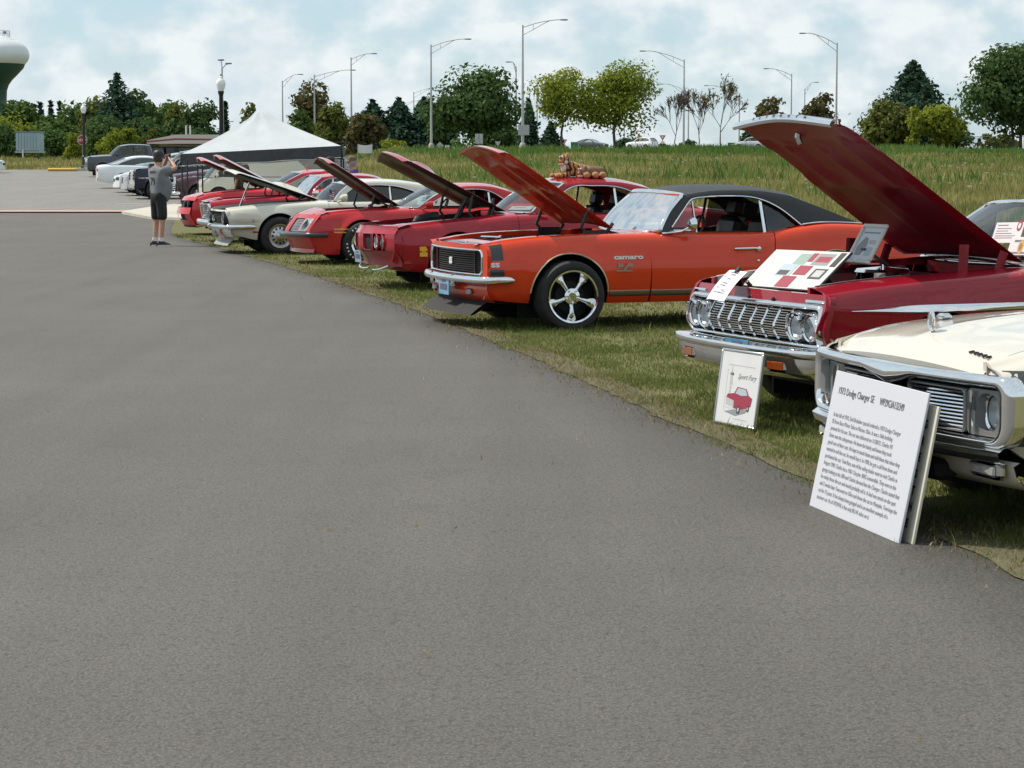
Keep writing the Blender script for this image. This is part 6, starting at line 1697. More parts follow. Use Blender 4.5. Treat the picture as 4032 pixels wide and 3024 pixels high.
def firebird():
 P=paint('bright_red_enamel',(0.46,0.018,0.022))
 rake=mono([(.2,-.14),(.36,-.05),(.50,.0),(.62,-.06),(.80,-.20)])
 spec=dict(L=4.98,w=[(0,.78),(.18,.88),(.5,.93),(1.05,.945),(1.9,.92),(2.6,.92),(3.6,.95),(4.4,.93),(4.98,.84)],zt=[(0,.775),(.18,.795),(.5,.83),(1.0,.86),(1.7,.875),(2.4,.885),(3.0,.89),(3.5,.94),(4.2,.93),(4.98,.86)],zb=[(0,.24),(.18,.20),(.5,.16),(.68,.16),(1.6,.23),(4.0,.23),(4.98,.36)],prof=[(0,.07),(.12,.05),(.35,.025),(.52,.0),(.6,.002),(.7,.02),(.85,.05),(.94,.085),(.985,.12),(1,.16)],axles=(1.06,3.80),tyre=(.345,.25),arch=.375,flare=.045,hoodcrown=.05,A0=(2.02,.90),A1=(2.55,1.20),roof=[(2.55,1.20),(2.9,1.245),(3.3,1.235),(3.6,1.16)],rear=[(3.6,1.16),(3.95,1.05),(4.3,.95)],dlo=[(2.12,.89),(2.62,1.15),(2.95,1.19),(3.25,1.16),(3.5,1.02),(3.6,.93)],tumble=.45,belt=.90,yb=.765,bpost=3.25,rake=rake,wheel_in=.03,bow=.18)
 s=Car('parked_car','bright red pointed nose coupe with white lettered tyre and flared wheel arches','car',(-3.57,36.13),17.3,.97,spec,SHOW)
 r=s.root;yh=mono([(0,.58),(1.8,.68)])
 std_body(s,P,(1.88,3.28),yh,1.74,4.3,'rally',nose=.18)
 s.bay(.50,1.74,yh,simple('black_bay',(.015,.012,.013),.5),cleaner='round')
 xf=lambda y,z:.18*(abs(y)/.88)**1.8-rake(z)
 b=MB();b.grid([[(xf(y,z)-.03*math.exp(-(y/.08)**2),y,z)for y in linsp(-.88,.88,33)]for z in(.24,.30,.36,.42,.46)]);b.grid([[(xf(y,z)-.03*math.exp(-(y/.08)**2),y,z)for y in linsp(-.88,.88,33)]for z in(.735,.76,.78,.80)])
 for a,c in((-.88,-.80),(-.53,-.50),(-.13,.13),(.50,.53),(.80,.88)):
  b.grid([[(xf(y,z)-.03*math.exp(-(y/.08)**2),y,z)for y in linsp(a,c,6)]for z in linsp(.455,.74,7)])
 b.build('nose_panel',P,r,smooth=60)
 b=MB();b.grid([[(lerp(xf(y,.8),.52,t),y,lerp(.80,s.ZT(.52)+s.crown+.01,t)+.035*math.sin(t*1.5)*(1-(y/.66)**2))for y in linsp(-.62,.62,17)]for t in linsp(0,1,5)]);b.build('header_panel',P,r,smooth=60)
 for sd in(-1,1):
  b=MB();b.grid([[(lerp(xf(y,.8),.52,t),sd*y,lerp(.80,s.ZT(lerp(.18,.52,t))+s.crown,t))for y in linsp(.56,.82,5)]for t in linsp(0,1,4)]);b.build('nose_corner',P,r,smooth=60)
  b=MB();b.grid([[(xf(y,z)+.07,sd*y,z)for y in linsp(.11,.82,9)]for z in linsp(.45,.745,4)]);b.build('grille_back',DARK,r)
  g=MB()
  for k in range(9):g.tube([(xf(.14+k*.045,z)+.03,sd*(.14+k*.045),z)for z in(.52,.62,.72)],.006,4)
  for k in range(5):g.tube([(xf(y,.53+k*.045)+.03,sd*y,.53+k*.045)for y in linsp(.13,.5,6)],.006,4)
  g.build('grille_mesh',STEEL,r)
  sil=simple('silver_bezel',(.32,.32,.33),.35,.7)
  s.front_face('headlight_bezel',[(sd*y,z)for y,z in rrect(.53,.80,.53,.735,.02)],[(sd*(.665+.085*math.cos(a)),.633+.085*math.sin(a))for a in[math.atan2(z-.633,y-.665)for y,z in rrect(.53,.80,.53,.735,.02)]],lambda y,z:xf(y,z)-.006,sil,.07)
  headlamp(r,(xf(.665,.63)+.05,sd*.665,.633),.085)
  s.patch('side_marker',.58,.82,.505,.525,sd,simple('marker_yellow',(.62,.34,.03),.4),.006);s.patch('side_marker',.58,.82,.555,.575,sd,simple('marker_yellow',(.62,.34,.03),.4),.006)
 pts=smoothpath([(.48,.915,.475),(.22,.90,.475),(.10,.70,.475),(-.02,.3,.475),(-.05,0,.475),(-.02,-.3,.475),(.10,-.70,.475),(.22,-.90,.475),(.48,-.915,.475)],5)
 bumper_bar(pts,.085,.07,'front_bumper',r,mat=simple('black_bumper',(.03,.03,.033),.3,coat=.5),ends=False)
 b=MB();b.grid([[(xf(y,.3)+dx,y,z)for y in linsp(-.86,.86,15)]for dx,z in((.02,.25),(.01,.19),(.05,.18),(.2,.22))]);b.build('front_spoiler',P,r,smooth=40)
 s.bonnet(.45,1.80,yh,P,simple('black_underside',(.018,.012,.013),.5,coat=.2),35,vee=.10,thick=.05,ribs=lambda t,q:.8*sstep(.2,.1,abs(abs(q)-.5)))
 s.hood_obj.location=(1.74,0,s.hood_hz+.03);hinges(s,1.45,.62,1.12)
 b=MB();b.grid([[(1.30+.5*t,y,.90+.075*math.sin(math.pi*min(1,t*1.2)))for y in(-.30,-.24,-.1,0)]for t in linsp(0,1,6)]);b.box((1.3,-.15,.88),(.02,.3,.06));b.build('shaker_scoop',P,r,smooth=40)
 s.cabin((P,P),bulge=.2,roof_crown=.055,side_open=(True,True),interior=simple('black_interior',(.010,.010,.011),.55,var=.2),vent=False)
 mirror(s,2.12,P);handle(s,3.1,.72)
 for ax in s.axles[:1]:
  for w in[c for c in r.children if c.name.startswith('wheel')and not c.name.startswith('wheel_well')and c.location.y<0 and abs(c.location.x-ax)<.1]:
   b=MB()
   for k in range(30):
    if k%15 in(12,13,14):continue
    a=2*math.pi*k/30;M_=Matrix.Rotation(-a,4,'Y')@Matrix.Translation((.287,-s.tyre[1]/2-.004,0))
    b.box((0,0,0),(.026,.008,.022),M=M_)
   tw_=b.build('tyre_lettering',SIGNW,w,smooth=0)
   tw_['kind']='stuff'
 return s
firebird()
def mustang69():
 P=paint('ivory_enamel',(0.66,0.645,0.55),.27)
 rake=mono([(.2,-.05),(.40,.0),(.55,.03),(.70,.07),(.80,.05)])
 spec=dict(L=4.76,w=[(0,.84),(.10,.87),(.4,.905),(.95,.92),(1.8,.90),(2.6,.90),(3.5,.93),(4.3,.91),(4.76,.84)],zt=[(0,.755),(.1,.775),(.4,.815),(1.0,.865),(1.8,.895),(2.6,.90),(3.1,.93),(3.6,.985),(4.2,.96),(4.76,.90)],zb=[(0,.36),(.10,.34),(.3,.30),(.55,.25),(1.4,.235),(4.0,.24),(4.76,.36)],prof=[(0,.10),(.12,.06),(.35,.02),(.48,.012),(.6,0),(.7,.008),(.82,.035),(.93,.07),(.985,.11),(1,.15)],axles=(.94,3.68),tyre=(.33,.22),arch=.38,hoodcrown=.04,A0=(1.92,.91),A1=(2.22,1.19),roof=[(2.22,1.19),(2.6,1.245),(3.1,1.235),(3.6,1.17)],rear=[(3.6,1.17),(4.0,1.075),(4.45,.97)],dlo=[(2.0,.905),(2.32,1.14),(2.7,1.18),(3.1,1.15),(3.5,1.03),(3.72,.985)],tumble=.42,belt=.905,yb=.755,bpost=2.95,rake=rake,wheel_in=.04,side_glass=TINTG)
 s=Car('parked_car','ivory white fastback with styled steel wheel and small flag on its bonnet side','car',(-5.16,39.95),16.6,1.0,spec,SHOW)
 r=s.root;yh=mono([(0,.62),(1.8,.68)])
 std_body(s,P,(1.82,3.12),yh,1.66,4.45,'slot',nose=.10)
 s.bay(.34,1.66,yh,simple('black_bay',(.015,.012,.013),.5),cleaner='round',rocker=(.02,.05,.2))
 xf=lambda y,z:.08*(abs(y)/.87)**2.5-rake(z)
 outer=rrect(-.86,.86,.42,.765,(.06,.06,.08,.08),per=10);inner=rrect(-.62,.62,.52,.735,.03,per=10)
 s.front_face('nose_panel',outer,inner,lambda y,z:xf(y,z)+.02,P,.1)
 fillplate('grille_back',rrect(-.62,.62,.52,.735,.03),xf,.10,DARK,r)
 g=MB()
 for k in range(8):g.tube([(xf(y,.54+.025*k)+.06,y,.54+.025*k)for y in linsp(-.6,.6,7)],.005,4)
 for k in range(21):g.tube([(xf(0,z)+.06,-.6+k*.06,z)for z in(.53,.73)],.004,4)
 g.build('grille_mesh',BLACK,r)
 for sd in(-1,1):
  headlamp(r,(xf(.50,.63)+.06,sd*.50,.63),.07)
  b=MB();b.lathe([(.10,.0),(.115,-.05),(.118,-.03),(.12,.05)],22,axis='x',c=(xf(.74,.63)+.03,sd*.735,.625));b.build('headlight_bezel',BLACK,r)
  b=MB();b.grid([[(xf(.74,.63)-.022+.003*k,sd*.735+rr*math.cos(a),.625+rr*math.sin(a))for a in linsp(0,2*math.pi,21)]for k,rr in enumerate((.118,.09,.07,.02))]);b.build('headlight_bowl',simple('satin_black',(.02,.02,.02),.35),r)
  headlamp(r,(xf(.74,.63)+.0,sd*.735,.625),.072)
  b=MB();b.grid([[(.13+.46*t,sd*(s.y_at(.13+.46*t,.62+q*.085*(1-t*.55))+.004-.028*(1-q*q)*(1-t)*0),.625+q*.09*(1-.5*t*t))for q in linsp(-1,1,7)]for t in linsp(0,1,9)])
  b.build('wing_scoop',simple('ivory_shade_panel',(.60,.56,.46),.3,coat=.8),r,smooth=60)  # flush patch; the hollow's shade is put into the darker ivory
  b=MB();yy=s.y_at(.46,.58);b.box((.48,sd*(yy+.002),.585),(.05,.012,.05),bev=.005);b.build('side_reflector',simple('grey_lens',(.35,.34,.33),.3,coat=.6),r)
  b=MB();b.box((.52,sd*(s.y_at(.52,.38)+.003),.385),(.10,.012,.03),bev=.004);b.build('marker_lamp',REDLENS,r)
 pts=smoothpath([(.52,.925,.475),(.2,.93,.475),(.02,.86,.475),(-.06,.45,.475),(-.08,0,.475),(-.06,-.45,.475),(.02,-.86,.475),(.2,-.93,.475),(.52,-.925,.475)],5)
 bumper_bar(pts,.085,.08,'front_bumper',r)
 b=MB();b.grid([[(xf(y,.4)+dx,y,z)for y in linsp(-.86,.86,17)]for dx,z in((.03,.44),(.01,.40),(.03,.33),(.12,.28),(.25,.27))]);b.build('valance',P,r,smooth=60)
 for sd in(-1,1):
  b=MB();b.tube([(.0,sd*.36,.46),(.0,sd*.36,.33),(.06,sd*.36,.28)],.03,6,flat=(1.2,.6));b.build('overrider',CHROME,r)
 b=MB();b.grid([[(xf(y,.3)+dx,y,z)for y in linsp(-.72,.72,13)]for dx,z in((.12,.28),(.02,.20),(-.02,.15),(.1,.17))]);b.build('chin_spoiler',simple('grey_spoiler',(.30,.30,.29),.4),r,smooth=40)
 s.bonnet(.20,1.72,yh,P,BLACK,22.5,vee=.10,thick=.04,ribs=lambda t,q:.8*sstep(.2,.1,abs(abs(q)-.5)),scoop=lambda x,y:.06*sstep(.9,1.1,x)*sstep(1.6,1.4,x)*sstep(.22,.16,abs(y)))
 s.hood_obj.location=(1.68,0,s.hood_hz+.02);hinges(s,1.46,.62,1.0,dx=.05)
 b=MB();b.tube([(.50,.55,.80),(.62,.50,1.12),(.66,.48,1.22)],.018,6);b.build('bonnet_prop',CHROME,r)
 s.cabin((P,P),bulge=.17,roof_crown=.05,side_open=(False,False),vent=False,interior=simple('black_interior',(.010,.010,.011),.55,var=.2))
 mirror(s,2.02,P,.065);handle(s,2.95,.74)
 b=MB();y=-s.yg(1.0)+.03;b.lathe([(.002,-.02),(.045,-.014),(.05,.0)],14,axis='y',c=(3.62,-s.yg(1.06)-.03,1.055));b.build('fuel_filler',STEEL,r)
 b=MB()
 for k in range(5):b.grid([[(3.75+k*.1,y,1.16-k*.033),(3.83+k*.1,y,1.135-k*.033)]for y in linsp(-.42,.42,5)])
 b.build('window_louvres',BLACK,r)
 return s
MST=mustang69()
def gto66():
 P=paint('red_enamel_mid',(0.42,0.010,0.028))
 rake=mono([(.2,-.06),(.40,-.02),(.6,.03),(.80,.05)])
 spec=dict(L=5.2,w=[(0,.86),(.10,.89),(.5,.935),(1.2,.945),(3.4,.945),(4.6,.93),(5.2,.86)],zt=[(0,.80),(.1,.82),(.5,.86),(1.2,.90),(1.9,.925),(2.8,.925),(3.4,.97),(4.2,.97),(5.2,.90)],zb=[(0,.36),(.12,.33),(.4,.28),(1.4,.24),(4.0,.24),(5.2,.36)],prof=[(0,.09),(.12,.05),(.4,.015),(.55,0),(.65,.006),(.78,.03),(.92,.06),(.98,.09),(1,.13)],axles=(.98,3.9),tyre=(.335,.21),arch=.38,hoodcrown=.05,A0=(1.98,.94),A1=(2.32,1.31),roof=[(2.32,1.31),(2.8,1.345),(3.3,1.33),(3.55,1.26)],rear=[(3.55,1.26),(3.8,1.12),(4.1,.98)],dlo=[(2.06,.93),(2.40,1.25),(2.8,1.28),(3.2,1.265),(3.42,1.1),(3.52,.96)],tumble=.36,belt=.93,yb=.80,bpost=3.0,rake=rake,wheel_in=.05)
 s=Car('parked_car','red sixties coupe with chrome framed mesh grille between two raised bonnets','car',(-6.15,45.6),12.5,.98,spec,SHOW)
 r=s.root;yh=mono([(0,.64),(1.8,.70)])
 std_body(s,P,(1.86,3.2),yh,1.70,4.1,'rally',nose=.10)
 s.bay(.30,1.70,yh,simple('red_bay',(.22,.012,.02),.5),cleaner='round')
 xf=lambda y,z:.09*(abs(y)/.88)**2.5-rake(z)
 for sd in(-1,1):
  o_=[(sd*y,z)for y,z in rrect(.125,.862,.478,.785,.05,per=8)];i_=[(sd*y,z)for y,z in rrect(.15,.67,.51,.755,.03,per=8)]
  ring('grille_surround',o_,[(sd*y,z)for y,z in rrect(.145,.84,.50,.765,.04,per=8)],lambda y,z:xf(y,z)-.02,CHROME,r,.04,.05,.008)
  fillplate('grille_back',[(sd*y,z)for y,z in rrect(.13,.85,.49,.775,.04,per=8)],xf,.07,DARK,r)
  g=MB()
  for k in range(7):g.tube([(xf(y,.53+k*.035)+.03,sd*y,.53+k*.035)for y in linsp(.15,.66,6)],.006,4)
  for k in range(9):g.tube([(xf(.17+k*.06,z)+.03,sd*(.17+k*.06),z)for z in(.51,.76)],.006,4)
  g.build('grille_mesh',STEEL,r)
  for z in(.565,.71):headlamp(r,(xf(.76,z)+.01,sd*.765,z),.068)
  s.strip('wing_badge',.42,.78,.70,sd,simple('badge_grey',(.45,.42,.42),.3,.7),.022)
 b=MB();b.grid([[(xf(y,z)-.03,y,z)for y in linsp(-.12,.12,7)]for z in linsp(.46,.80,5)]);b.build('grille_post',P,r,smooth=60)
 b=MB();b.grid([[(lerp(xf(y,.8)-.01,.32,t),y,lerp(.80,s.ZT(.32)+s.crown+.02,sstep(-.3,1,t))+.02*(1-(y/.7)**2))for y in linsp(-.66,.66,13)]for t in linsp(0,1,5)]);b.build('header_panel',P,r,smooth=60)
 pts=smoothpath([(.55,.95,.41),(.2,.955,.41),(.03,.90,.41),(-.07,.45,.41),(-.09,0,.41),(-.07,-.45,.41),(.03,-.90,.41),(.2,-.955,.41),(.55,-.95,.41)],5)
 bumper_bar(pts,.13,.09,'front_bumper',r,ends=False)
 b=MB();b.grid([[(xf(y,.35)+dx,y,z)for y in linsp(-.88,.88,15)]for dx,z in((.05,.36),(.04,.30),(.10,.25),(.25,.23))]);b.build('valance',simple('pale_valance',(.5,.48,.45),.4),r,smooth=60)
 s.bonnet(.20,1.78,yh,P,BLACK,31,vee=.10,thick=.05,ribs=lambda t,q:.8*sstep(.2,.1,abs(abs(q)-.5)))
 s.hood_obj.location=(1.70,0,s.hood_hz+.03);hinges(s,1.48,.64,1.15)
 s.cabin((P,P),bulge=.18,roof_crown=.05,side_open=(True,True),vent=False,interior=simple('black_interior',(.010,.010,.011),.55,var=.2))
 mirror(s,2.12,CHROME);handle(s,3.02,.78)
gto66()
def mustang13():
 P=paint('race_red_enamel',(0.56,0.025,0.035))
 rake=mono([(.15,-.10),(.3,-.02),(.45,.05),(.58,.02),(.70,-.02),(.85,-.12)])
 spec=dict(L=4.78,w=[(0,.74),(.22,.86),(.5,.92),(.95,.94),(1.8,.92),(3.6,.94),(4.4,.91),(4.78,.82)],zt=[(0,.80),(.22,.83),(.6,.90),(1.1,.95),(1.9,.985),(2.8,.985),(3.4,1.03),(4.78,.98)],zb=[(0,.24),(.22,.22),(.5,.2),(1.4,.22),(4.0,.24),(4.78,.36)],prof=[(0,.08),(.12,.04),(.35,.025),(.5,.0),(.62,.004),(.75,.02),(.9,.05),(.97,.08),(1,.13)],axles=(.98,3.70),tyre=(.345,.25),arch=.385,flare=.03,hoodcrown=.05,A0=(2.02,1.0),A1=(2.62,1.33),roof=[(2.62,1.33),(3.0,1.375),(3.4,1.35),(3.8,1.26)],rear=[(3.8,1.26),(4.1,1.15),(4.4,1.04)],dlo=[(2.14,.99),(2.7,1.27),(3.0,1.30),(3.4,1.26),(3.6,1.16),(3.75,1.04)],tumble=.42,belt=.99,yb=.80,bpost=3.3,rake=rake,bow=.2)
 s=Car('parked_car','modern red coupe farthest along the show row beside the photographer','car',(-7.30,50.2),12.0,1.0,spec,SHOW)
 r=s.root;yh=mono([(0,.62),(1.9,.72)])
 std_body(s,P,(1.92,3.25),yh,1.80,4.4,'modern',nose=.22)
 s.bay(.45,1.80,yh,simple('black_bay',(.015,.012,.013),.5),cleaner='round',cc=BLACK)
 xf=lambda y,z:.22*(abs(y)/.86)**2.2-rake(z)
 outer=rrect(-.86,.86,.24,.80,(.08,.08,.08,.08),per=10)
 b=MB();b.grid([[(xf(y,z),y,z)for y in linsp(-.86,.86,27)]for z in(.22,.27,.33)]);b.grid([[(xf(y,z)-.02,y,z)for y in linsp(-.86,.86,27)]for z in(.46,.50,.55,.585,.60)]);b.grid([[(xf(y,z),y,z)for y in linsp(-.86,.86,27)]for z in(.75,.78,.81,.83)])
 for a,c in((-.86,-.62),(-.10,.10),(.62,.86)):b.grid([[(xf(y,z),y,z)for y in linsp(a,c,5)]for z in(.32,.4,.47)])
 b.build('bumper_cover',P,r,smooth=60)
 b=MB();b.grid([[(xf(y,z)+.06,y,z)for y in linsp(-.84,.84,21)]for z in linsp(.28,.80,6)]);b.build('grille_back',DARK,r)
 b=MB();b.grid([[(lerp(xf(y,.83),.47,t),y,lerp(.83,s.ZT(.47)+s.crown,t)+.03*t*(1-(y/.8)**2))for y in linsp(-.80,.80,17)]for t in linsp(0,1,5)]);b.build('header_panel',P,r,smooth=60)
 for sd in(-1,1):
  headlamp(r,(xf(.66,.68)+.01,sd*.66,.675),.078,ring=BLACK);headlamp(r,(xf(.42,.68)+.03,sd*.42,.675),.06,ring=BLACK)
  b=MB();b.box((xf(.52,.3)+.02,sd*.5,.37),(.04,.3,.06),bev=.02);b.build('fog_slot',BLACK,r)
 b=MB();b.grid([[(xf(y,.2)+dx,y,z)for y in linsp(-.84,.84,15)]for dx,z in((.0,.23),(.03,.17),(.2,.19))]);b.build('front_splitter',BLACK,r)
 s.bonnet(.36,1.85,yh,P,simple('black_underside',(.018,.012,.013),.5,coat=.2),29,vee=.08,thick=.06,ribs=lambda t,q:.8*sstep(.2,.1,abs(abs(q)-.5)))
 s.hood_obj.location=(1.82,0,s.hood_hz+.03);hinges(s,1.6,.66,1.2)
 s.cabin((P,P),bulge=.2,roof_crown=.05,side_open=(False,False),vent=False)
 mirror(s,2.2,P,.07)
mustang13()
# ------------------------------------------------------------------ other vehicles
def simple_nose(s,P,zlo,ztop,hw,xf,grille=None,lampz=None,lampy=None,style='modern',gz=None,gy=.4,gm=None):
 """front closure with a grille opening, lamps and bumper"""
 gz=gz or(lerp(zlo,ztop,.45),lerp(zlo,ztop,.8))
 b=MB();zz=linsp(zlo,gz[0],4);b.grid([[(xf(y,z),y,z)for y in linsp(-hw,hw,21)]for z in zz]);b.grid([[(xf(y,z),y,z)for y in linsp(-hw,hw,21)]for z in linsp(gz[1],ztop,4)])
 for a,c in((-hw,-gy),(gy,hw)):b.grid([[(xf(y,z),y,z)for y in linsp(a,c,6)]for z in linsp(gz[0]-.004,gz[1]+.004,4)])
 b.build('front_panel',P,s.root,smooth=60)
 b=MB();b.grid([[(xf(y,z)+.06,y,z)for y in linsp(-gy-.02,gy+.02,9)]for z in linsp(gz[0]-.02,gz[1]+.02,3)]);b.build('grille_back',DARK,s.root)
 g=MB();n=5
 for k in range(n):
  z=lerp(gz[0],gz[1],(k+.5)/n);g.tube([(xf(y,z)+.02,y,z)for y in linsp(-gy,gy,7)],.012,5)
 g.build('grille_bars',gm or CHROME,s.root)
def lamp_block(s,xf,y,z,w,h,m=None,nm='headlight'):
 for sd in(-1,1):
  b=MB();b.grid([[(xf(yy,zz)-.012,sd*yy,zz)for yy in linsp(y-w/2,y+w/2,5)]for zz in linsp(z-h/2,z+h/2,4)]);b.build(nm,m or simple('clear_lens',(.36,.35,.33),.2,coat=.8,var=.25,vscale=30),s.root,smooth=60)
def header(s,P,xf,ztop,x1,hw):
 b=MB();b.grid([[(lerp(xf(y,ztop),x1,t),y,lerp(ztop,s.ZT(x1)+s.crown,sstep(-.3,1,t))+s.hoodcrown*t*(1-(y/hw)**2)*.6)for y in linsp(-hw,hw,15)]for t in linsp(0,1,5)]);b.build('bonnet_front',P,s.root,smooth=60)
def vehicle(name,label,cat,loc,deg,P,sc=1.0,kind='sedan',group=None,over=None,rim='modern',glassm=None,trim=None,tail=REDLENS,bumper=None,lampm=None,front=None):
 base={'sedan':dict(L=4.75,w=[(0,.72),(.22,.85),(.6,.90),(2.4,.92),(4.2,.90),(4.75,.78)],zt=[(0,.72),(.22,.76),(.8,.88),(1.4,.95),(2.4,.98),(3.6,1.02),(4.4,1.02),(4.75,.98)],zb=[(0,.26),(.3,.22),(4.2,.22),(4.75,.34)],axles=(.92,3.65),tyre=(.325,.22),arch=.37,A0=(1.45,.985),A1=(2.15,1.36),roof=[(2.15,1.36),(2.6,1.42),(3.1,1.40),(3.5,1.32)],rear=[(3.5,1.32),(3.9,1.18),(4.25,1.06)],dlo=[(1.62,.99),(2.25,1.31),(2.6,1.355),(3.1,1.33),(3.6,1.18),(3.85,1.06)],tumble=.42,belt=.985,yb=.80,bpost=2.75,doors=(1.5,2.75)),'suv':dict(L=4.7,w=[(0,.76),(.2,.88),(.6,.93),(4.2,.93),(4.7,.86)],zt=[(0,.88),(.2,.92),(.8,1.02),(1.5,1.08),(4.0,1.12),(4.7,1.10)],zb=[(0,.30),(.3,.28),(4.2,.28),(4.7,.36)],axles=(.92,3.7),tyre=(.36,.23),arch=.41,A0=(1.45,1.09),A1=(2.05,1.58),roof=[(2.05,1.58),(2.6,1.66),(3.6,1.65),(4.2,1.60)],rear=[(4.2,1.60),(4.45,1.35),(4.62,1.13)],dlo=[(1.6,1.1),(2.15,1.52),(2.6,1.59),(3.6,1.57),(4.05,1.45),(4.2,1.16)],tumble=.3,belt=1.09,yb=.83,bpost=2.7,doors=(1.5,2.7)),'pickup':dict(L=5.9,w=[(0,.86),(.15,.93),(.5,.98),(5.6,.98),(5.9,.95)],zt=[(0,1.10),(.15,1.14),(.6,1.19),(1.5,1.24),(3.6,1.26),(5.9,1.26)],zb=[(0,.45),(.3,.42),(5.9,.46)],axles=(1.0,4.55),tyre=(.40,.27),arch=.46,A0=(1.55,1.25),A1=(2.1,1.80),roof=[(2.1,1.80),(2.6,1.88),(3.2,1.88),(3.75,1.85)],rear=[(3.75,1.85),(3.85,1.6),(3.9,1.28)],dlo=[(1.7,1.25),(2.2,1.74),(2.6,1.80),(3.2,1.80),(3.55,1.76),(3.65,1.28)],tumble=.25,belt=1.25,yb=.88,bpost=2.8,doors=(1.6,2.8)),'van':dict(L=5.6,w=[(0,.88),(.15,.95),(.5,.99),(5.4,.99),(5.6,.97)],zt=[(0,1.05),(.15,1.08),(.6,1.14),(.9,1.2),(5.6,1.2)],zb=[(0,.42),(.3,.38),(5.6,.40)],axles=(.9,4.3),tyre=(.37,.24),arch=.43,A0=(.95,1.2),A1=(1.6,1.88),roof=[(1.6,1.88),(2.4,2.02),(4.4,2.02),(5.25,1.97)],rear=[(5.25,1.97),(5.45,1.6),(5.57,1.22)],dlo=[(1.2,1.22),(1.72,1.74),(2.0,1.76),(2.3,1.76),(2.38,1.72),(2.4,1.25)],tumble=.14,belt=1.2,yb=.95,bpost=2.38,doors=(1.15,2.5)),}[kind]
 d=dict(prof=[(0,.07),(.15,.03),(.4,.005),(.55,0),(.72,.015),(.88,.05),(.97,.085),(1,.115)],hoodcrown=.05,pw=.22,flare=.02,seat=False)
 d.update(base);d.update(over or{})
 s=Car(name,label,cat,loc,deg,sc,d,group)
 r=s.root;yh=lambda x:s.W(x)-s.pw
 n0=s.w[1][0]
 for sd in(-1,1):
  s.panel('front_wing',n0,s.doors[0]-.006,sd,P,yh=yh);s.panel('door',s.doors[0],s.doors[1]-.006,sd,P,top=False);s.panel('rear_quarter',s.doors[1],s.L,sd,P,yh=yh)
 s.wheel_arch();s.wheels(rim);s.under()
 hw=s.W(n0)-.02;zt0=s.ZT(n0)
 xf=lambda y,z:n0*(abs(y)/hw)**2.2+(.05*sstep(zt0-.2,zt0,z))
 s.nose_xf=xf
 gyy=hw*.48
 simple_nose(s,front or P,s.ZB(n0),zt0,hw,xf,gz=(lerp(s.ZB(n0),zt0,.42),lerp(s.ZB(n0),zt0,.86))if kind!='sedan' else(lerp(s.ZB(n0),zt0,.5),lerp(s.ZB(n0),zt0,.78)),gy=gyy,gm=None if kind!='sedan' else BLACK)
 lamp_block(s,xf,hw*.76,lerp(s.ZB(n0),zt0,.78),hw*.38,(zt0-s.ZB(n0))*.26,lampm)
 header(s,P,xf,zt0,n0+.25,hw-.02)
 s.closed_bonnet(n0+.24,s.A0[0]-.02,yh,P,lip=0,wedge=.14)
 s.cowl(s.A0[0]-.03,s.A0[0],BLACK)
 if kind!='pickup':s.deck(s.rear[-1][0],s.L,P,wedge=.08)
 else:
  b=MB();b.box((4.9,0,.85),(1.9,1.5,.05));b.box((5.86,0,.98),(.06,1.7,.54));b.box((3.95,0,1.0),(.05,1.7,.5));b.build('load_bed',P,r)
 s.cabin((P,P),glass_m=glassm or WINDSHIELD,bulge=.14,roof_crown=.05,side_open=(False,False),vent=False,trim=trim,seats=False)
 b=MB();b.grid([[(xf(y,z)-.03,y,z)for y in linsp(-hw-.01,hw+.01,15)]for z in(s.ZB(n0)+.02,s.ZB(n0)+.08,s.ZB(n0)+.15)]);b.build('front_bumper',bumper or P,r,smooth=60)
 for sd in(-1,1):
  b=MB();y=s.W(s.L)-.05;b.box((s.L+.0,sd*(y-.12),lerp(s.ZB(s.L),s.ZT(s.L),.76)),(.10,.26 if kind=='sedan' else.14,.14 if kind=='sedan' else.28),bev=.03);b.build('tail_lamp',tail,r)
  mirror_z=s.ZT(s.A0[0]+.25)
  b=MB();yy=sd*(s.y_at(s.A0[0]+.3,mirror_z)+.12);b.box((s.A0[0]+.32,yy,mirror_z+.10),(.10,.18,.14 if kind in('pickup','van')else.11),bev=.04);b.tube([(s.A0[0]+.3,sd*(abs(yy)-.14),mirror_z+.02),(s.A0[0]+.3,yy,mirror_z+.05)],.02,5);b.build('door_mirror',P,r)
 b=MB();b.grid([[(s.L+.03,y,z)for y in linsp(-s.W(s.L)+.05,s.W(s.L)-.05,5)]for z in(s.ZB(s.L)-.02,s.ZB(s.L)+.16)]);b.build('rear_bumper',bumper or P,r)
 handle(s,s.doors[1]-.15,s.ZT(s.doors[1])-.12)
 return s
LOTG='vehicles parked behind the show row'
GREY=paint('grey_metallic',(.075,.082,.095));WH=paint('white_enamel',(.80,.81,.82));SILV=paint('silver_enamel',(.45,.47,.49));NAVY=paint('navy_enamel',(.012,.018,.035));BEIGE=paint('beige_enamel',(.30,.275,.25),.4)
def lx(u,d):return(u-2016)/FPX*d
v=vehicle('pickup_truck','large grey crew cab pickup with chrome grille, farthest back','pickup truck',(lx(338,134),134),15,GREY,1.0,'pickup',LOTG,bumper=CHROME,glassm=TINTG)
vehicle('parked_car','white sedan parked tail first with red tail lamp toward the car park','car',(lx(373,103)+4.72,104.6),193,WH,1.0,'sedan',LOTG,tail=simple('bright_red_lens',(.55,.02,.03),.25,coat=.8))
vehicle('parked_car','silver sedan with pale roof between the white sedan and the grey pickup','car',(lx(500,116),116),13,SILV,1.05,'sedan',LOTG)
vehicle('parked_car','white hatchback nose with dark headlamp beside the white sedan wheel','car',(lx(452,96),96),14,WH,.92,'sedan',LOTG,lampm=BLACK)
v=vehicle('parked_car','silver sport utility nose squeezed beside the navy pickup','car',(lx(484,91.5),91.5),14,SILV,.9,'suv',LOTG)
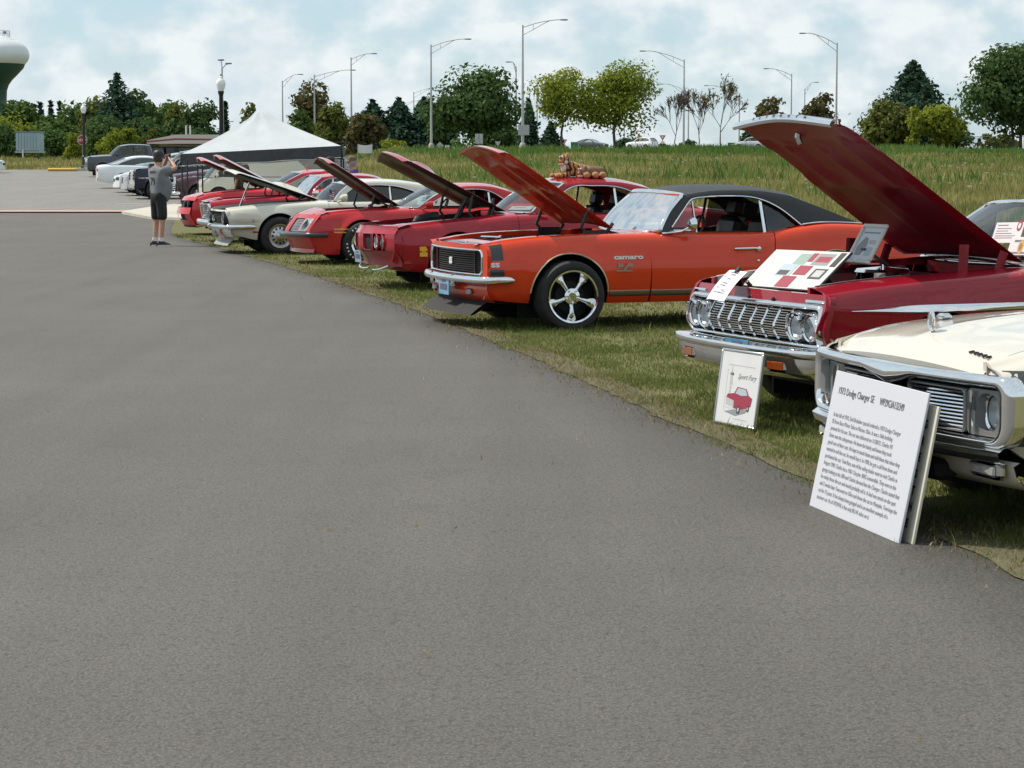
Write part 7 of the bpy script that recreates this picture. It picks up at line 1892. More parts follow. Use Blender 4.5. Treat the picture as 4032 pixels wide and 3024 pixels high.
v=vehicle('pickup_truck','navy pickup with chrome front bumper and amber lamps behind the man','pickup truck',(lx(514,87),87),13,NAVY,.98,'pickup',LOTG,bumper=CHROME,trim=CHROME,lampm=simple('clear_lens',(.36,.35,.33),.2,coat=.8,var=.25,vscale=30),front=SILV)
for sd in(-1,1):
 for z in(.80,.92,1.04):
  b=MB();b.box((v.nose_xf(.80,z)-.01,sd*.84,z),(.05,.14,.09),bev=.01);b.build('amber_lamp',AMBER,v.root)
 v.patch('side_chrome_trim',.3,5.8,.80,.835,sd,CHROME,.01)  # chrome strip along the body side
v=vehicle('delivery_van','beige full size van behind the white canopy','van',(lx(1372,82)-5.6,82),2,BEIGE,1.0,'van',LOTG,glassm=TINTG)
for sd in(-1,1):
 b=MB();b.lathe([(.002,-.02),(.05,-.015),(.055,0)],12,axis='y',c=(4.95,sd*(v.y_at(4.95,1.1)-.10)if 0 else sd*(v.yg(1.62)+.02),1.62));b.build('fuel_cap',BLACK,v.root)
 b=MB();q=rrect(2.62,3.12,1.28,1.80,.08);b.prism([(x,sd*(v.yg(z)+.012),z)for x,z in q],(0,sd*.01,0));f=b.build('side_window',BLACK,v.root)
 b=MB();q=rrect(2.66,3.08,1.32,1.76,.06);b.prism([(x,sd*(v.yg(z)+.024),z)for x,z in q],(0,sd*.004,0));b.build('pane',TINTG,f)
b=MB()
for y in(-.7,.7):b.tube([(2.4,y,2.16),(5.5,y,2.16),(5.72,y,2.10),(5.78,y,1.9)],.03,6)
for x in(2.6,3.6,4.6,5.4):b.tube([(x,-.7,2.03),(x,-.7,2.2),(x,.7,2.2),(x,.7,2.03)],.025,6)
b.build('roof_rack',BLACK,v.root)
CREAM=paint('vintage_cream',(.55,.53,.44),.35)
v=vehicle('vintage_van','small cream vintage van with raked windscreen behind the raised bonnets','van',(lx(777,78),78),14,CREAM,.86,'van',LOTG,over=dict(L=4.4,w=[(0,.70),(.15,.80),(.5,.88),(4.1,.88),(4.4,.80)],zt=[(0,.98),(.15,1.02),(.5,1.12),(.8,1.16),(4.4,1.16)],zb=[(0,.42),(.3,.38),(4.4,.40)],axles=(.8,3.4),A0=(.42,1.15),A1=(.95,1.72),roof=[(.95,1.72),(1.5,1.86),(3.4,1.88),(4.0,1.78)],rear=[(4.0,1.78),(4.28,1.5),(4.36,1.18)],dlo=[(.62,1.16),(1.08,1.62),(1.4,1.66),(1.8,1.66),(2.0,1.62),(2.05,1.18)],tumble=.22,belt=1.16,yb=.78,bpost=2.0,doors=(.66,2.1)),trim=None,rim='cap')
MAR=paint('maroon_enamel',(.045,.012,.018),.25)
def vintage():
 d=dict(L=4.9,w=[(0,.62),(.12,.74),(.5,.86),(1.2,.90),(4.6,.90),(4.9,.86)],zt=[(0,.86),(.12,.90),(.5,.98),(1.0,1.0),(1.6,.98),(4.9,1.05)],zb=[(0,.42),(.12,.40),(.4,.34),(1.4,.40),(4.9,.44)],prof=[(0,.06),(.15,.03),(.4,.0),(.6,.01),(.8,.06),(.95,.14),(1,.20)],axles=(.85,3.75),tyre=(.36,.19),arch=.42,flare=.06,hoodcrown=.05,pw=.34,A0=(1.62,1.18),A1=(2.0,1.62),roof=[(2.0,1.62),(2.3,1.74),(2.7,1.74),(2.95,1.66)],rear=[(2.95,1.66),(3.05,1.4),(3.08,1.1)],dlo=[(1.75,1.2),(2.1,1.55),(2.35,1.62),(2.6,1.6),(2.72,1.5),(2.75,1.2)],tumble=.35,belt=1.18,yb=.74,bpost=2.7)
 s=Car('vintage_pickup','maroon rounded forties pickup with chrome bar grille beside the man','pickup truck',(lx(676,79),79),18,1.0,d,LOTG)
 r=s.root;yh=lambda x:s.W(x)-s.pw
 for sd in(-1,1):
  s.panel('front_wing',.12,1.6,sd,MAR,yh=yh);s.panel('door',1.61,2.75,sd,MAR,top=False);s.panel('bed_side',2.76,4.9,sd,MAR,yh=yh)
  headlamp(r,(.04,sd*.58,.86),.085)
  b=MB();b.lathe([(.13,.02),(.125,-.02),(.10,-.03)],20,axis='x',c=(.05,sd*.58,.86));b.build('headlight_bezel',CHROME,r)
 s.wheel_arch();s.wheels('cap');s.under()
 rows=[]
 for t in linsp(0,1,14):
  x=lerp(.10,1.6,t);w=lerp(.40,.62,t);h=lerp(1.06,1.24,sstep(-.3,1,t));rows.append([(x+.12*(1-math.cos(a))*0+(.10*(1-math.sin(max(.0,a)))if t<.05 else 0),w*math.cos(a),.80+(h-.80)*max(0,math.sin(a))**.6)for a in linsp(0,math.pi,17)])
 rows.insert(0,[(p[0]+.02,p[1]*.8,lerp(.8,p[2],.8))for p in rows[0]]);rows.insert(0,[(p[0]+.04,p[1]*.2,lerp(.9,p[2],.3))for p in rows[0]])
 b=MB();b.grid(rows);b.build('bonnet',MAR,r,smooth=60)
 for sd in(-1,1):
  b=MB();b.box((.95,sd*.60,.99),(.56,.03,.09),bev=.012);st=b.build('bonnet_side_badge',CHROME,r)
  b=MB();b.box((.95,sd*.617,.99),(.36,.006,.035));b.build('badge_letters',BLACK,st)
  b=MB();b.tube([(.7,sd*.595,.995),(1.58,sd*.64,1.01)],.012,5);b.build('bonnet_trim',CHROME,r)
 for k in range(5):
  b=MB();z=.48+k*.075;b.tube([(.10-.08*(1-(y/.5)**2),y,z)for y in linsp(-.5,.5,9)],.022,6);b.build('grille_bar',CHROME,r)
 b=MB();b.grid([[(.14,y,z)for y in linsp(-.6,.6,5)]for z in(.42,.82)]);b.build('grille_back',DARK,r)
 bumper_bar(smoothpath([(.2,.86,.44),(-.04,.7,.44),(-.1,0,.44),(-.04,-.7,.44),(.2,-.86,.44)],5),.11,.06,'front_bumper',r)
 s.cabin((MAR,MAR),bulge=.08,roof_crown=.04,side_open=(False,False),vent=False,trim=None,seats=False)
 b=MB();b.box((3.95,0,.8),(1.8,1.4,.05));b.build('load_bed',MAR,r)
vintage()
vehicle('parked_car','white car nose just entering at the left edge of the car park','car',(lx(28,146),146),182,WH,1.0,'sedan',None)
RC='cars driving on the road along the bank'
vehicle('moving_car','dark grey sedan on the road, facing the viewer behind the tiger toys','car',(lx(2388,306),306),150,GREY,1.0,'sedan',RC,lampm=simple('lit_white_lens',(.7,.7,.68),.2))
vehicle('moving_car','white car on the road seen from its tail under the pedestrian sign','car',(lx(2470,312),312),-38,WH,.95,'suv',RC)
vehicle('moving_car','silver sport utility on the road beside the green guide sign','car',(lx(2892,309),309),-30,SILV,1.0,'suv',RC)
# ------------------------------------------------------------------ white canopy
def canopy():
 d=66;a,c,e=at(716,606,d),at(1343,574,d),at(1025,440,d+1.9)
 gz=ground(a.x,d);r=thing('canopy_tent','white pop up canopy with dark valance over the parked vehicles','canopy',(a.x,d,gz),0)
 W_=c.x-a.x;D=3.6;za,zc,ze=a.z-gz,c.z-gz,e.z-gz;px,py=e.x-a.x,1.9
 TW=simple('canopy_white',(.46,.49,.51),.7,var=.05,vscale=2,bump=.5,bscale=3);TV=simple('valance_charcoal',(.05,.054,.06),.8,var=.2)
 cor=[Vector((0,0,za)),Vector((W_,0,zc)),Vector((W_-.2,D,zc)),Vector((.1,D,za))];P=Vector((px,py,ze))
 b=MB();rows=[]
 for k in range(4):
  p,q=cor[k],cor[(k+1)%4]
  rr=[]
  for t in linsp(0,1,13):
   row=[]
   for u in linsp(0,1,13):
    m=p.lerp(q,u).lerp(P,t);sag=.06*math.sin(math.pi*t)*(1-.3*math.sin(math.pi*u))+.02*math.sin(u*17+k)*(1-t)*t*3
    if t>.8:m.z+=.10*sstep(.8,.98,t)*(1-.5*sstep(.97,1,t))
    row.append((m.x,m.y,m.z-sag))
   rr.append(row)
  b.grid(rr)
 b.build('roof_cloth',TW,r,smooth=60)
 for k in range(4):
  p,q=cor[k],cor[(k+1)%4];out=(q-p).cross(Vector((0,0,1))).normalized()*.03
  b=MB();b.grid([[tuple(p.lerp(q,u)+out*(1+t)+Vector((0,0,-.34*t+.015*math.sin(u*21)*t)))for u in linsp(0,1,25)]for t in linsp(0,1,4)]);b.build('valance',TV,r,smooth=60)
  b=MB();b.tube([tuple(p.lerp(q,u)+out*2.2+Vector((0,0,-.35+.015*math.sin(u*21))))for u in linsp(0,1,12)],.014,5);b.build('valance_hem',simple('pale_hem',(.55,.56,.56),.6),r)
  b=MB();b.tube([tuple(p+Vector((0,0,-.03))),(p.x,p.y,-.2)],.024,6);b.tube([tuple(p.lerp(q,.0)+Vector((0,0,-.38))),tuple(p.lerp(q,.5)+Vector((0,0,-.05))),tuple(q+Vector((0,0,-.38)))],.014,5);b.build('leg',BLACK,r)
 f0,f1=at(684,631,d+.2),at(742,615,d)
 b=MB();q0,q1=Vector((f0.x-a.x,.1,f0.z-gz)),Vector((f0.x-a.x+.15,D,f0.z-gz+.1))
 b.grid([[tuple(cor[0].lerp(q0,t)),tuple(cor[0].lerp(cor[3],.5).lerp(q0.lerp(q1,.5),t)+Vector((0,0,-.05*math.sin(math.pi*t)))),tuple(cor[3].lerp(q1,t))]for t in linsp(0,1,6)]);b.build('side_flap',TW,r,smooth=60)
 for u in(737,771):
  pp=at(u,640,d-.3);b=MB();b.tube([(pp.x-a.x,-.3+(u>750)*.4,-.2),(pp.x-a.x,-.3+(u>750)*.4,za-.2)],.022,6);b.build('pole',BLACK,r)
canopy()
# ------------------------------------------------------------------ people
def skinned(name,V,E,rad,mat,parent,sub=2,root=0):
 me=bpy.data.meshes.new(name);me.from_pydata(V,E,[])
 o=bpy.data.objects.new(name+'_tmp',me);C.objects.link(o)
 sk=o.modifiers.new('s','SKIN');sk.use_smooth_shade=True
 for i,rr in enumerate(rad):
  me.skin_vertices[0].data[i].radius=rr if isinstance(rr,tuple)else(rr,rr)
  me.skin_vertices[0].data[i].use_root=(i==root)
 sb=o.modifiers.new('b','SUBSURF');sb.levels=sub;sb.render_levels=sub
 dg=bpy.context.evaluated_depsgraph_get()
 m2=bpy.data.meshes.new_from_object(o.evaluated_get(dg));bpy.data.objects.remove(o)
 m2.name=name;m2.materials.clear();m2.materials.append(mat);m2.shade_smooth()
 q=bpy.data.objects.new(name,m2);link(q,parent);return q
def person(label,loc,rz,shirt,lower,hair=None,hat=None,beard=None,H=1.0,R_arm=None,L_arm=None,shorts=True,belly=.0,tilt=0.0,shoes=BLACK,seated=False,sleeves=True,hi=None):
 r=thing('person',label,'person',(loc[0],loc[1],ground(*loc)if len(loc)<3 else loc[2]),rz)
 r.scale=(H,H,H)
 ra=R_arm or((.02,-.27,1.17),(.08,-.27,.94));la=L_arm or((.02,.27,1.17),(.08,.27,.94))
 kz=.5
 if seated:hipz,knee,ank=.50,(.42,.50),(.44,.08)
 dz=-.45 if seated else 0
 def up(p):return(p[0],p[1],p[2]+dz)
 V=[up((0,0,.96)),up((.03+belly*.3,0,1.12)),up((.0,0,1.34)),up((-.01,0,1.49)),up((.015,0,1.57)),up((.03,0,1.66)),up((.015,0,1.735)),up((0,-.19,1.42)),up(ra[0]),up(ra[1]),up((0,.19,1.42)),up(la[0]),up(la[1])]
 Ed=[(0,1),(1,2),(2,3),(3,4),(4,5),(5,6),(2,7),(7,8),(8,9),(2,10),(10,11),(11,12)]
 rad=[.13,.135+belly*.2,.13,.055,.07,.088,.07,.062,.047,.034,.062,.047,.034]
 k=len(V)
 if seated:V+=[(.05,-.11,.5),(.42,-.13,.5),(.44,-.13,.09),(.05,.11,.5),(.42,.13,.5),(.44,.13,.09)]
 else:V+=[(0,-.10,.90),(.015,-.115,.50),(-.02,-.12,.10),(0,.10,.90),(.02,.115,.50),(-.02,.12,.10)]
 Ed+=[(0,k),(k,k+1),(k+1,k+2),(0,k+3),(k+3,k+4),(k+4,k+5)]
 rad+=[.09,.062,.042,.09,.062,.042]
 for hnd,elb in((9,8),(12,11)):
  h=Vector(V[hnd]);f=(h-Vector(V[elb])).normalized()
  V.append(tuple(h+f*.07));Ed.append((hnd,len(V)-1));rad.append((.040,.022))
 body=skinned('body',V,Ed,rad,SKIN,r)
 for hnd,elb in((9,8),(12,11)):
  h=Vector(V[hnd]);f=(h-Vector(V[elb])).normalized();sdv=f.cross(Vector((0,0,1)));
  if sdv.length<.2:sdv=Vector((0,1,0))
  sdv.normalize();nn=sdv.cross(f);b=MB()
  for i,L in enumerate((.075,.085,.08,.06)):
   p=h+f*.085+sdv*(-.03+.02*i);b.tube([tuple(p),tuple(p+f*L*.5+nn*.006),tuple(p+f*L*.8+nn*.03)],[.0095,.009,.007],6)
  p=h+f*.03+sdv*.035;b.tube([tuple(p),tuple(p+f*.035+sdv*.022),tuple(p+f*.065+sdv*.02)],[.011,.010,.008],6);b.build('fingers',SKIN,body)
 b=MB();hx,hz=.03,1.655+dz
 b.tube([(hx+.088,0,hz+.03),(hx+.108,0,hz-.005),(hx+.09,0,hz-.012)],[.008,.014,.01],6);b.build('nose',SKIN,body)
 for sd in(-1,1):
  b=MB();b.lathe([(.002,-.01),(.026,-.006),(.03,.004),(.012,.01)],10,axis='y',c=(hx-.01,sd*.088,hz-.005),M=None);b.build('ear',SKIN,body)
  b=MB();b.lathe([(.001,.013),(.010,.009),(.013,0),(.01,-.009),(.001,-.013)],8,c=(hx+.074,sd*.033,hz+.022));b.build('eye',INK,body)
 b=MB();b.tube([(hx+.083,-.024,hz-.048),(hx+.092,0,hz-.046),(hx+.083,.024,hz-.048)],.006,5);b.build('mouth',simple('lips',(.35,.13,.1),.5),body)
 Vs=[up((0,0,.78)),up((.03+belly*.6,0,1.06)),up((0,0,1.33)),up((-.01,0,1.455)),up((0,-.19,1.425)),tuple(Vector(up((0,-.19,1.42))).lerp(Vector(up(ra[0])),.80)),up((0,.19,1.425)),tuple(Vector(up((0,.19,1.42))).lerp(Vector(up(la[0])),.80))]
 skinned('shirt',Vs,[(0,1),(1,2),(2,3),(2,4),(4,5),(2,6),(6,7)],[.175+belly*.12,.178+belly*.35,.168+belly*.1,.105,.108,.092,.108,.092],shirt,r)
 if hi:
  for z,rr in hi:
   b=MB();b.lathe([(rr,z-.03+dz),(rr+.006,z-.015+dz),(rr+.006,z+.015+dz),(rr,z+.03+dz)],28,c=(.01,0,0),M=Matrix.Diagonal((1.0,1.08,1,1)));b.build('reflective_band',simple('lime_band',(.45,.75,.05),.5),r)
 if seated:
  Vl=[(0,0,.52),(.05,-.11,.52),(.42,-.13,.51),(.44,-.13,.16),(.05,.11,.52),(.42,.13,.51),(.44,.13,.16)]
  skinned('trousers',Vl,[(0,1),(1,2),(2,3),(0,4),(4,5),(5,6)],[.13,.105,.085,.065,.105,.085,.065],lower,r)
 else:
  zk=.47 if shorts else.12
  Vl=[(.01,0,1.07),(0,0,.92),(0,-.10,.86),(.012,-.118,.62),(.01,-.122,zk),(0,.10,.86),(.015,.118,.62),(.012,.122,zk)]
  skinned('shorts' if shorts else 'trousers',Vl,[(0,1),(1,2),(2,3),(3,4),(1,5),(5,6),(6,7)],[.16+belly*.12,.15+belly*.1,.115,.102,.105 if shorts else.06,.115,.102,.105 if shorts else.06],lower,r)
 for sd in(-1,1):
  ax,az=(.44,.0)if seated else(-.02,.0)
  b=MB();Ms=Matrix.Translation((ax,sd*(.13 if seated else.12),az))
  b.grid([[(lerp(-.09,.20,t),q*w*.5,zz)for q,zz in((-1,0.0),(-1,h*.5),(-.6,h),(0,h*1.05),(.6,h),(1,h*.5),(1,0.0))]for t,w,h in((0,.05,.06),(.1,.075,.10),(.35,.08,.11),(.6,.088,.07),(.85,.085,.05),(1,.04,.03))],M=Ms);sh=b.build('shoe',shoes,r,smooth=50)
  b=MB();b.grid([[(lerp(-.095,.205,t),q*w*.52,zz)for q,zz in((-1,0),(-1,.022),(1,.022),(1,0))]for t,w in((0,.06),(.1,.08),(.5,.088),(.85,.088),(1,.045))],M=Ms);b.build('sole',SIGNW,sh)
  if not seated:
   b=MB();b.lathe([(.048,.09),(.05,.16),(.044,.16)],12,c=(-.02,sd*.12,0));b.build('sock',SIGNW,r)
 if hair:
  b=MB();b.lathe([(.085,-.09),(.100,-.04),(.102,.02),(.09,.07),(.05,.10),(.002,.108)],18,c=(.015,0,1.675+dz),M=None)
  b.v=[(v_[0]if v_[0]<.06 or v_[2]>1.70+dz else.06-(v_[0]-.06)*.2,v_[1],v_[2])for v_ in b.v];b.build('hair',hair,r,smooth=60)
 if beard:
  b=MB();b.lathe([(.002,-.05),(.035,-.04),(.05,-.005),(.045,.03),(.002,.04)],12,c=(.082,0,1.585+dz));b.build('beard',beard,r,smooth=60)
 if hat:
  kind,m=hat
  b=MB();cz=1.70+dz
  if kind=='cap':
   b.lathe([(.106,.0),(.107,.035),(.094,.08),(.055,.108),(.002,.113)],20,c=(.02,0,cz));h_=b.build('cap',m,r,smooth=60)
   b=MB();b.grid([[(.02+.10*math.cos(a)+t*.085*math.cos(a),(.10+t*.012)*math.sin(a),cz+.012-.02*t-.016*math.sin(a)**2)for a in linsp(-1.1,1.1,11)]for t in linsp(0,1,4)]);b.build('peak',m,h_,smooth=60)
  else:
   b.lathe([(.185,.012),(.18,.0),(.105,.004),(.104,.06),(.095,.10),(.06,.118),(.002,.105)],26,c=(.02,0,cz-.01));h_=b.build('brimmed_hat',m,r,smooth=60)
   b=MB();b.lathe([(.106,.008),(.1075,.02),(.1065,.036)],24,c=(.02,0,cz-.01));b.build('hat_band',BLACK,h_)
 return r
GREYT=simple('grey_tshirt',(.19,.20,.215),.9,var=.12,vscale=9,bump=.15,bscale=14);BLK=simple('black_shorts',(.012,.012,.013),.8,var=.3,bump=.2,bscale=12)
HAIRB=simple('brown_hair',(.05,.03,.02),.7,var=.3,vscale=40)
mx=lx(628,43.2)
man=person('man in grey shirt numbered 79, black cap and shorts, hands raised to his face',(mx,43.2),R(38),GREYT,BLK,hair=HAIRB,hat=('cap',BLACK),H=1.0,belly=.12,R_arm=((.20,-.33,1.46),(.20,-.10,1.62)),L_arm=((.24,.26,1.44),(.22,.06,1.62)),shoes=BLACK)
b=MB();b.box((.235,0,1.70),(.012,.15,.075),bev=.005);tag(b.build('phone',BLACK,None),'dark phone held up by the man in the grey shirt','phone');ph=bpy.data.objects['phone'];ph.matrix_world=man.matrix_basis@Matrix.Translation((0,0,0))
def on_back(txt,size,z,y0,xs=1.0):
 me=text_mesh('shirt_print',txt,size,INK,.0,align='CENTER',bold=.004,xs=xs)
 from mathutils.bvhtree import BVHTree
 sh=[c for c in man.children if c.name.startswith('shirt')][0].data;bvh=BVHTree.FromPolygons([v_.co.copy()for v_ in sh.vertices],[tuple(p_.vertices)for p_ in sh.polygons])
 me2=me;n=[(v_.co.x,v_.co.y)for v_ in me.vertices]
 for v_,(a,c)in zip(me2.vertices,n):
  yy,zz=y0-a,z+c;hit=bvh.ray_cast(Vector((-1,yy,zz)),Vector((1,0,0)))[0]
  bx=(hit.x if hit else-.2)-.005
  v_.co=(bx,yy,zz)
 return mobj('shirt_print',me2,man)
on_back('79',.20,1.15,.0,.9);on_back('ALLPORT',.055,1.375,.0)
PURP=simple('purple_shirt',(.06,.03,.16),.9,var=.2,vscale=10);NAVYS=simple('navy_shirt',(.015,.02,.04),.9,var=.2)
CAMO=simple('camouflage',(.13,.11,.07),.9,var=.7,vscale=26)
person('bearded man in purple shirt and camouflage cap by the white fastback',(lx(1392,49),49),R(188),PURP,simple('jeans',(.05,.07,.12),.9,var=.2),hair=simple('grey_hair',(.3,.28,.26),.8),hat=('cap',CAMO),beard=simple('white_beard',(.6,.58,.55),.9),H=.955,shorts=False)
person('person in navy shirt with lime reflective bands raising a fist',(lx(1305,51),51),R(110),NAVYS,simple('dark_trousers',(.02,.025,.035),.9),hair=HAIRB,hat=('brim',simple('dark_hat',(.03,.025,.03),.8)),H=.945,shorts=False,L_arm=((-.02,.52,1.18),(.03,.56,1.46)),hi=[(1.36,.178),(1.27,.186),(1.02,.19)])
person('person in olive shirt and tan brimmed hat beside the cream vintage van',(lx(946,70),70),R(170),simple('olive_shirt',(.09,.085,.065),.9,var=.2),simple('dark_trousers',(.02,.025,.035),.9),hair=HAIRB,hat=('brim',simple('straw_hat',(.30,.22,.13),.8,var=.2,vscale=30)),H=.835,shorts=False)
person('fair haired person in pink shirt sitting behind the bright red coupe',(lx(1890,45.5),45.5),R(200),simple('pink_shirt',(.5,.06,.09),.9),simple('jeans',(.05,.07,.12),.9,var=.2),hair=simple('blond_hair',(.45,.24,.11),.8,var=.3,vscale=30),H=.86,seated=True)
def camp_chair(u,d):
 r=thing('folding_chair','dark folding chair under the fair haired person','chair',(lx(u,d),d,ground(lx(u,d),d)),R(200))
 b=MB();b.box((.08,0,.36),(.46,.46,.03),bev=.01);b.build('seat',NAVYS,r)
 b=MB();b.box((-.20,0,.62),(.03,.46,.40),bev=.01);b.build('backrest',NAVYS,r)
 for x in(-.18,.28):
  for y in(-.22,.22):
   b=MB();b.tube([(x,y,-.02),(x,y,.36)],.012,6);b.build('leg',BLACK,r)
camp_chair(1890,45.5)
# ------------------------------------------------------------------ plush tigers on the roof
def tiger_mat():
 m,nt,b=nodemat('tiger_plush');tc=nt.nodes.new('ShaderNodeTexCoord')
 w=nt.nodes.new('ShaderNodeTexWave');w.bands_direction='X';w.inputs['Scale'].default_value=5.5;w.inputs['Distortion'].default_value=6.0;w.inputs['Detail'].default_value=2;w.inputs['Detail Scale'].default_value=2.2
 r=nt.nodes.new('ShaderNodeValToRGB');r.color_ramp.elements[0].position=.30;r.color_ramp.elements[0].color=(.02,.012,.008,1);r.color_ramp.elements[1].position=.44;r.color_ramp.elements[1].color=(.46,.20,.05,1)
 nt.links.new(tc.outputs['Object'],w.inputs['Vector']);nt.links.new(w.outputs['Fac'],r.inputs[0]);nt.links.new(r.outputs[0],b.inputs['Base Color']);b.inputs['Roughness'].default_value=.95;b.inputs['Sheen Weight'].default_value=.3
 n=nt.nodes.new('ShaderNodeTexNoise');n.inputs['Scale'].default_value=120;bp=nt.nodes.new('ShaderNodeBump');bp.inputs['Strength'].default_value=.4;nt.links.new(tc.outputs['Object'],n.inputs['Vector']);nt.links.new(n.outputs['Fac'],bp.inputs['Height']);nt.links.new(bp.outputs[0],b.inputs['Normal'])
 return m
TIG=tiger_mat();FUR=simple('brown_plush',(.22,.12,.07),.95,var=.25,vscale=20,bump=.4,bscale=120);FURW=simple('white_plush',(.66,.60,.52),.95,bump=.3,bscale=120);FURT=simple('tan_plush',(.42,.22,.11),.95,var=.2,vscale=20,bump=.3,bscale=120)
def ball(b,c,rx,ry,rz,n=14):b.lathe([(math.cos(t),math.sin(t))for t in linsp(-1.569,1.569,9)],n,M=Matrix.Translation(c)@Matrix.Diagonal((rx,ry,rz,1)))
def tiger(label,M0,sc,lying,coat):
 r=thing('plush_tiger',label,'toy',(0,0,0));r.matrix_world=M0@Matrix.Scale(sc,4)
 if not lying:
  V=[(.10,0,.085),(.0,0,.10),(-.09,0,.12),(-.135,0,.19),(.20,0,.07),(-.06,-.065,.06),(-.19,-.07,.03),(-.27,-.07,.028),(-.06,.065,.06),(-.19,.07,.03),(-.27,.07,.028),(.17,-.09,.05),(.09,-.12,.035),(.17,.09,.05),(.09,.12,.035)]
  E_=[(0,1),(1,2),(2,3),(0,4),(2,5),(5,6),(6,7),(2,8),(8,9),(9,10),(4,11),(11,12),(4,13),(13,14)]
  skinned('body',V,E_,[.085,.085,.08,.06,.07,.042,.034,.032,.042,.034,.032,.055,.04,.055,.04],coat,r)
  hc=Vector((-.155,0,.225))
 else:
  V=[(.06,0,.075),(-.03,0,.08),(.15,0,.065),(-.10,0,.06)]
  skinned('body',V,[(0,1),(0,2),(1,3)],[.085,.08,.065,.06],coat,r)
  for x,y in((-.11,-.11),(.0,-.12),(.10,-.12),(-.14,.06)):
   b=MB();ball(b,(x,y,.042),.048,.045,.042);b.build('paw',FURT,r,smooth=60)
  hc=Vector((-.13,-.045,.085))
 b=MB();ball(b,hc,.068,.07,.064,18);hd=b.build('head',coat,r,smooth=60)
 b=MB();ball(b,hc+Vector((-.055,0,-.022)),.033,.036,.024);b.build('muzzle',FURT,hd,smooth=60)
 b=MB();ball(b,hc+Vector((-.09,0,-.008)),.010,.014,.009);b.build('nose',simple('plush_nose',(.25,.08,.07),.6),hd,smooth=60)
 b=MB();ball(b,hc+Vector((-.03,0,-.055)),.045,.045,.022);b.build('chin',FURW,hd,smooth=60)
 for sd in(-1,1):
  b=MB();ball(b,hc+Vector((.01,sd*.05,.058)),.012,.024,.026);b.build('ear',coat,hd,smooth=60)
  b=MB();ball(b,hc+Vector((-.046,sd*.032,.030)),.014,.014,.012);ew=b.build('eye_patch',FURW,hd,smooth=60)
  b=MB();ball(b,hc+Vector((-.058,sd*.032,.028)),.007,.009,.008);b.build('eye',INK,ew,smooth=60)
  b=MB();ball(b,hc+Vector((-.005,sd*.058,-.030)),.024,.014,.026);b.build('cheek',FURW,hd,smooth=60)
 if not lying:
  b=MB();ball(b,(-.165,0,.125),.03,.05,.06);b.build('chest',FURW,r,smooth=60)
  for sd in(-1,1):
   b=MB();ball(b,(-.285,sd*.07,.03),.032,.032,.028);b.build('paw',FURT,r,smooth=60)
  b=MB();b.tube(smoothpath([(.26,.02,.06),(.31,.06,.04),(.30,.12,.03),(.22,.15,.03)],4),[.022]*13,8);b.build('tail',coat,r,smooth=60)
GM=Matrix.Translation(GTO.root.location)@GTO.root.rotation_euler.to_matrix().to_4x4()
tiger('large striped plush tiger lying with raised head on the crimson roof',GM@Matrix.Translation((2.86,-.14,1.385))@Matrix.Rotation(R(8),4,'Z'),1.06,False,TIG)
tiger('small brown plush tiger cub slumped beside the larger tiger',GM@Matrix.Translation((3.02,-.30,1.38))@Matrix.Rotation(R(4),4,'Z'),1.05,True,FUR)
# ------------------------------------------------------------------ boards, papers and the little flag
def gpt(u,v,z=0.0):
 d=ray(u,v);t=(z-EYE)/d.z;return Vector((d.x*t,d.y*t,z))
def frame_from(P1,P2,tilt):
 """base corner P1 to P2, board leaning back by tilt away from its face"""
 X=(P2-P1);w=X.length;X.normalize();back=Vector((-X.y,X.x,0));U=back*math.sin(tilt)+Vector((0,0,1))*math.cos(tilt);N=X.cross(U)
 return Matrix(((X.x,U.x,N.x,P1.x),(X.y,U.y,N.y,P1.y),(X.z,U.z,N.z,P1.z),(0,0,0,1))),w
FOAM=simple('foam_board',(.54,.55,.60),.6);CRB=simple('cream_board',(.58,.55,.46),.7,var=.04)
def place(o,M):o.matrix_world=M
P1,P2=gpt(3186,1990),gpt(3536,2141)
M1,w1=frame_from(P1,P2,R(11.3));h1=.635
r=thing('story_board','white printed story board leaning at the bumper of the cream coupe','sign board');place(r,M1)
b=MB();b.box((w1/2,h1/2,-.006),(w1,h1,.011),bev=.002);b.build('board',FOAM,r)
kx=w1/100.0
for x_,tx,f_ in((.075,'1973 Dodge Charger SE',.40),(.075+w1*.47,'WP29G3A132349',.255)):
 t_=mobj('title_text',text_mesh('title_text',tx,.046,GREYINK,.0004),r,(x_,h1-.10,.0012));t_.scale=(w1*f_/t_.dimensions.x,1,1)
STORY="""In the fall of 1972, Earl Brubaker special ordered a 1973 Dodge Charger
SE from Race Motor Sales in Marion, Ohio. It was a 16th birthday
present for his son. The car was delivered on 11/20/72. Charles W.
Evans was the salesperson. He knew the family and knew they took
good care of their cars. He kept in touch them and told them that when they
wanted to sell the car, he would buy it. In 1990, he got a call from them and
purchased the car. Tom Race, son of the selling dealer went to visit Charlie in
August 1998. Charlie has a 1961 Chrysler 300G convertible. They were in the
garage looking at the 300 and Charlie showed him the Charger. Charlie stated that
he rarely drove the car and would probably sell it. A deal was struck on the spot
and 2 weeks later Tom went to Ohio and drove the car to Memphis. Tom kept the
car for 12 years. It has always been garaged and is an excellent example of a
survivor car. As of 10/24/10, it has only 80,141 miles on it."""
me=text_mesh('story_text',STORY,.0285,simple('mid_grey_ink',(.22,.22,.25),.6),.0004,line=1.12,bold=-.0003)
t_=mobj('story_text',me,r,(.075,h1-.205,.0012));t_.scale=(w1*.86/t_.dimensions.x,1.0,1)
off=(P2-P1).normalized()
M2,w2=frame_from(P1+off*(w1-.42)+Vector((.045,.02,0)),P2+off*.045+Vector((.045,.02,0)),R(10.5))
r2=thing('story_board','cream backing board showing behind the white story board','sign board');place(r2,M2)
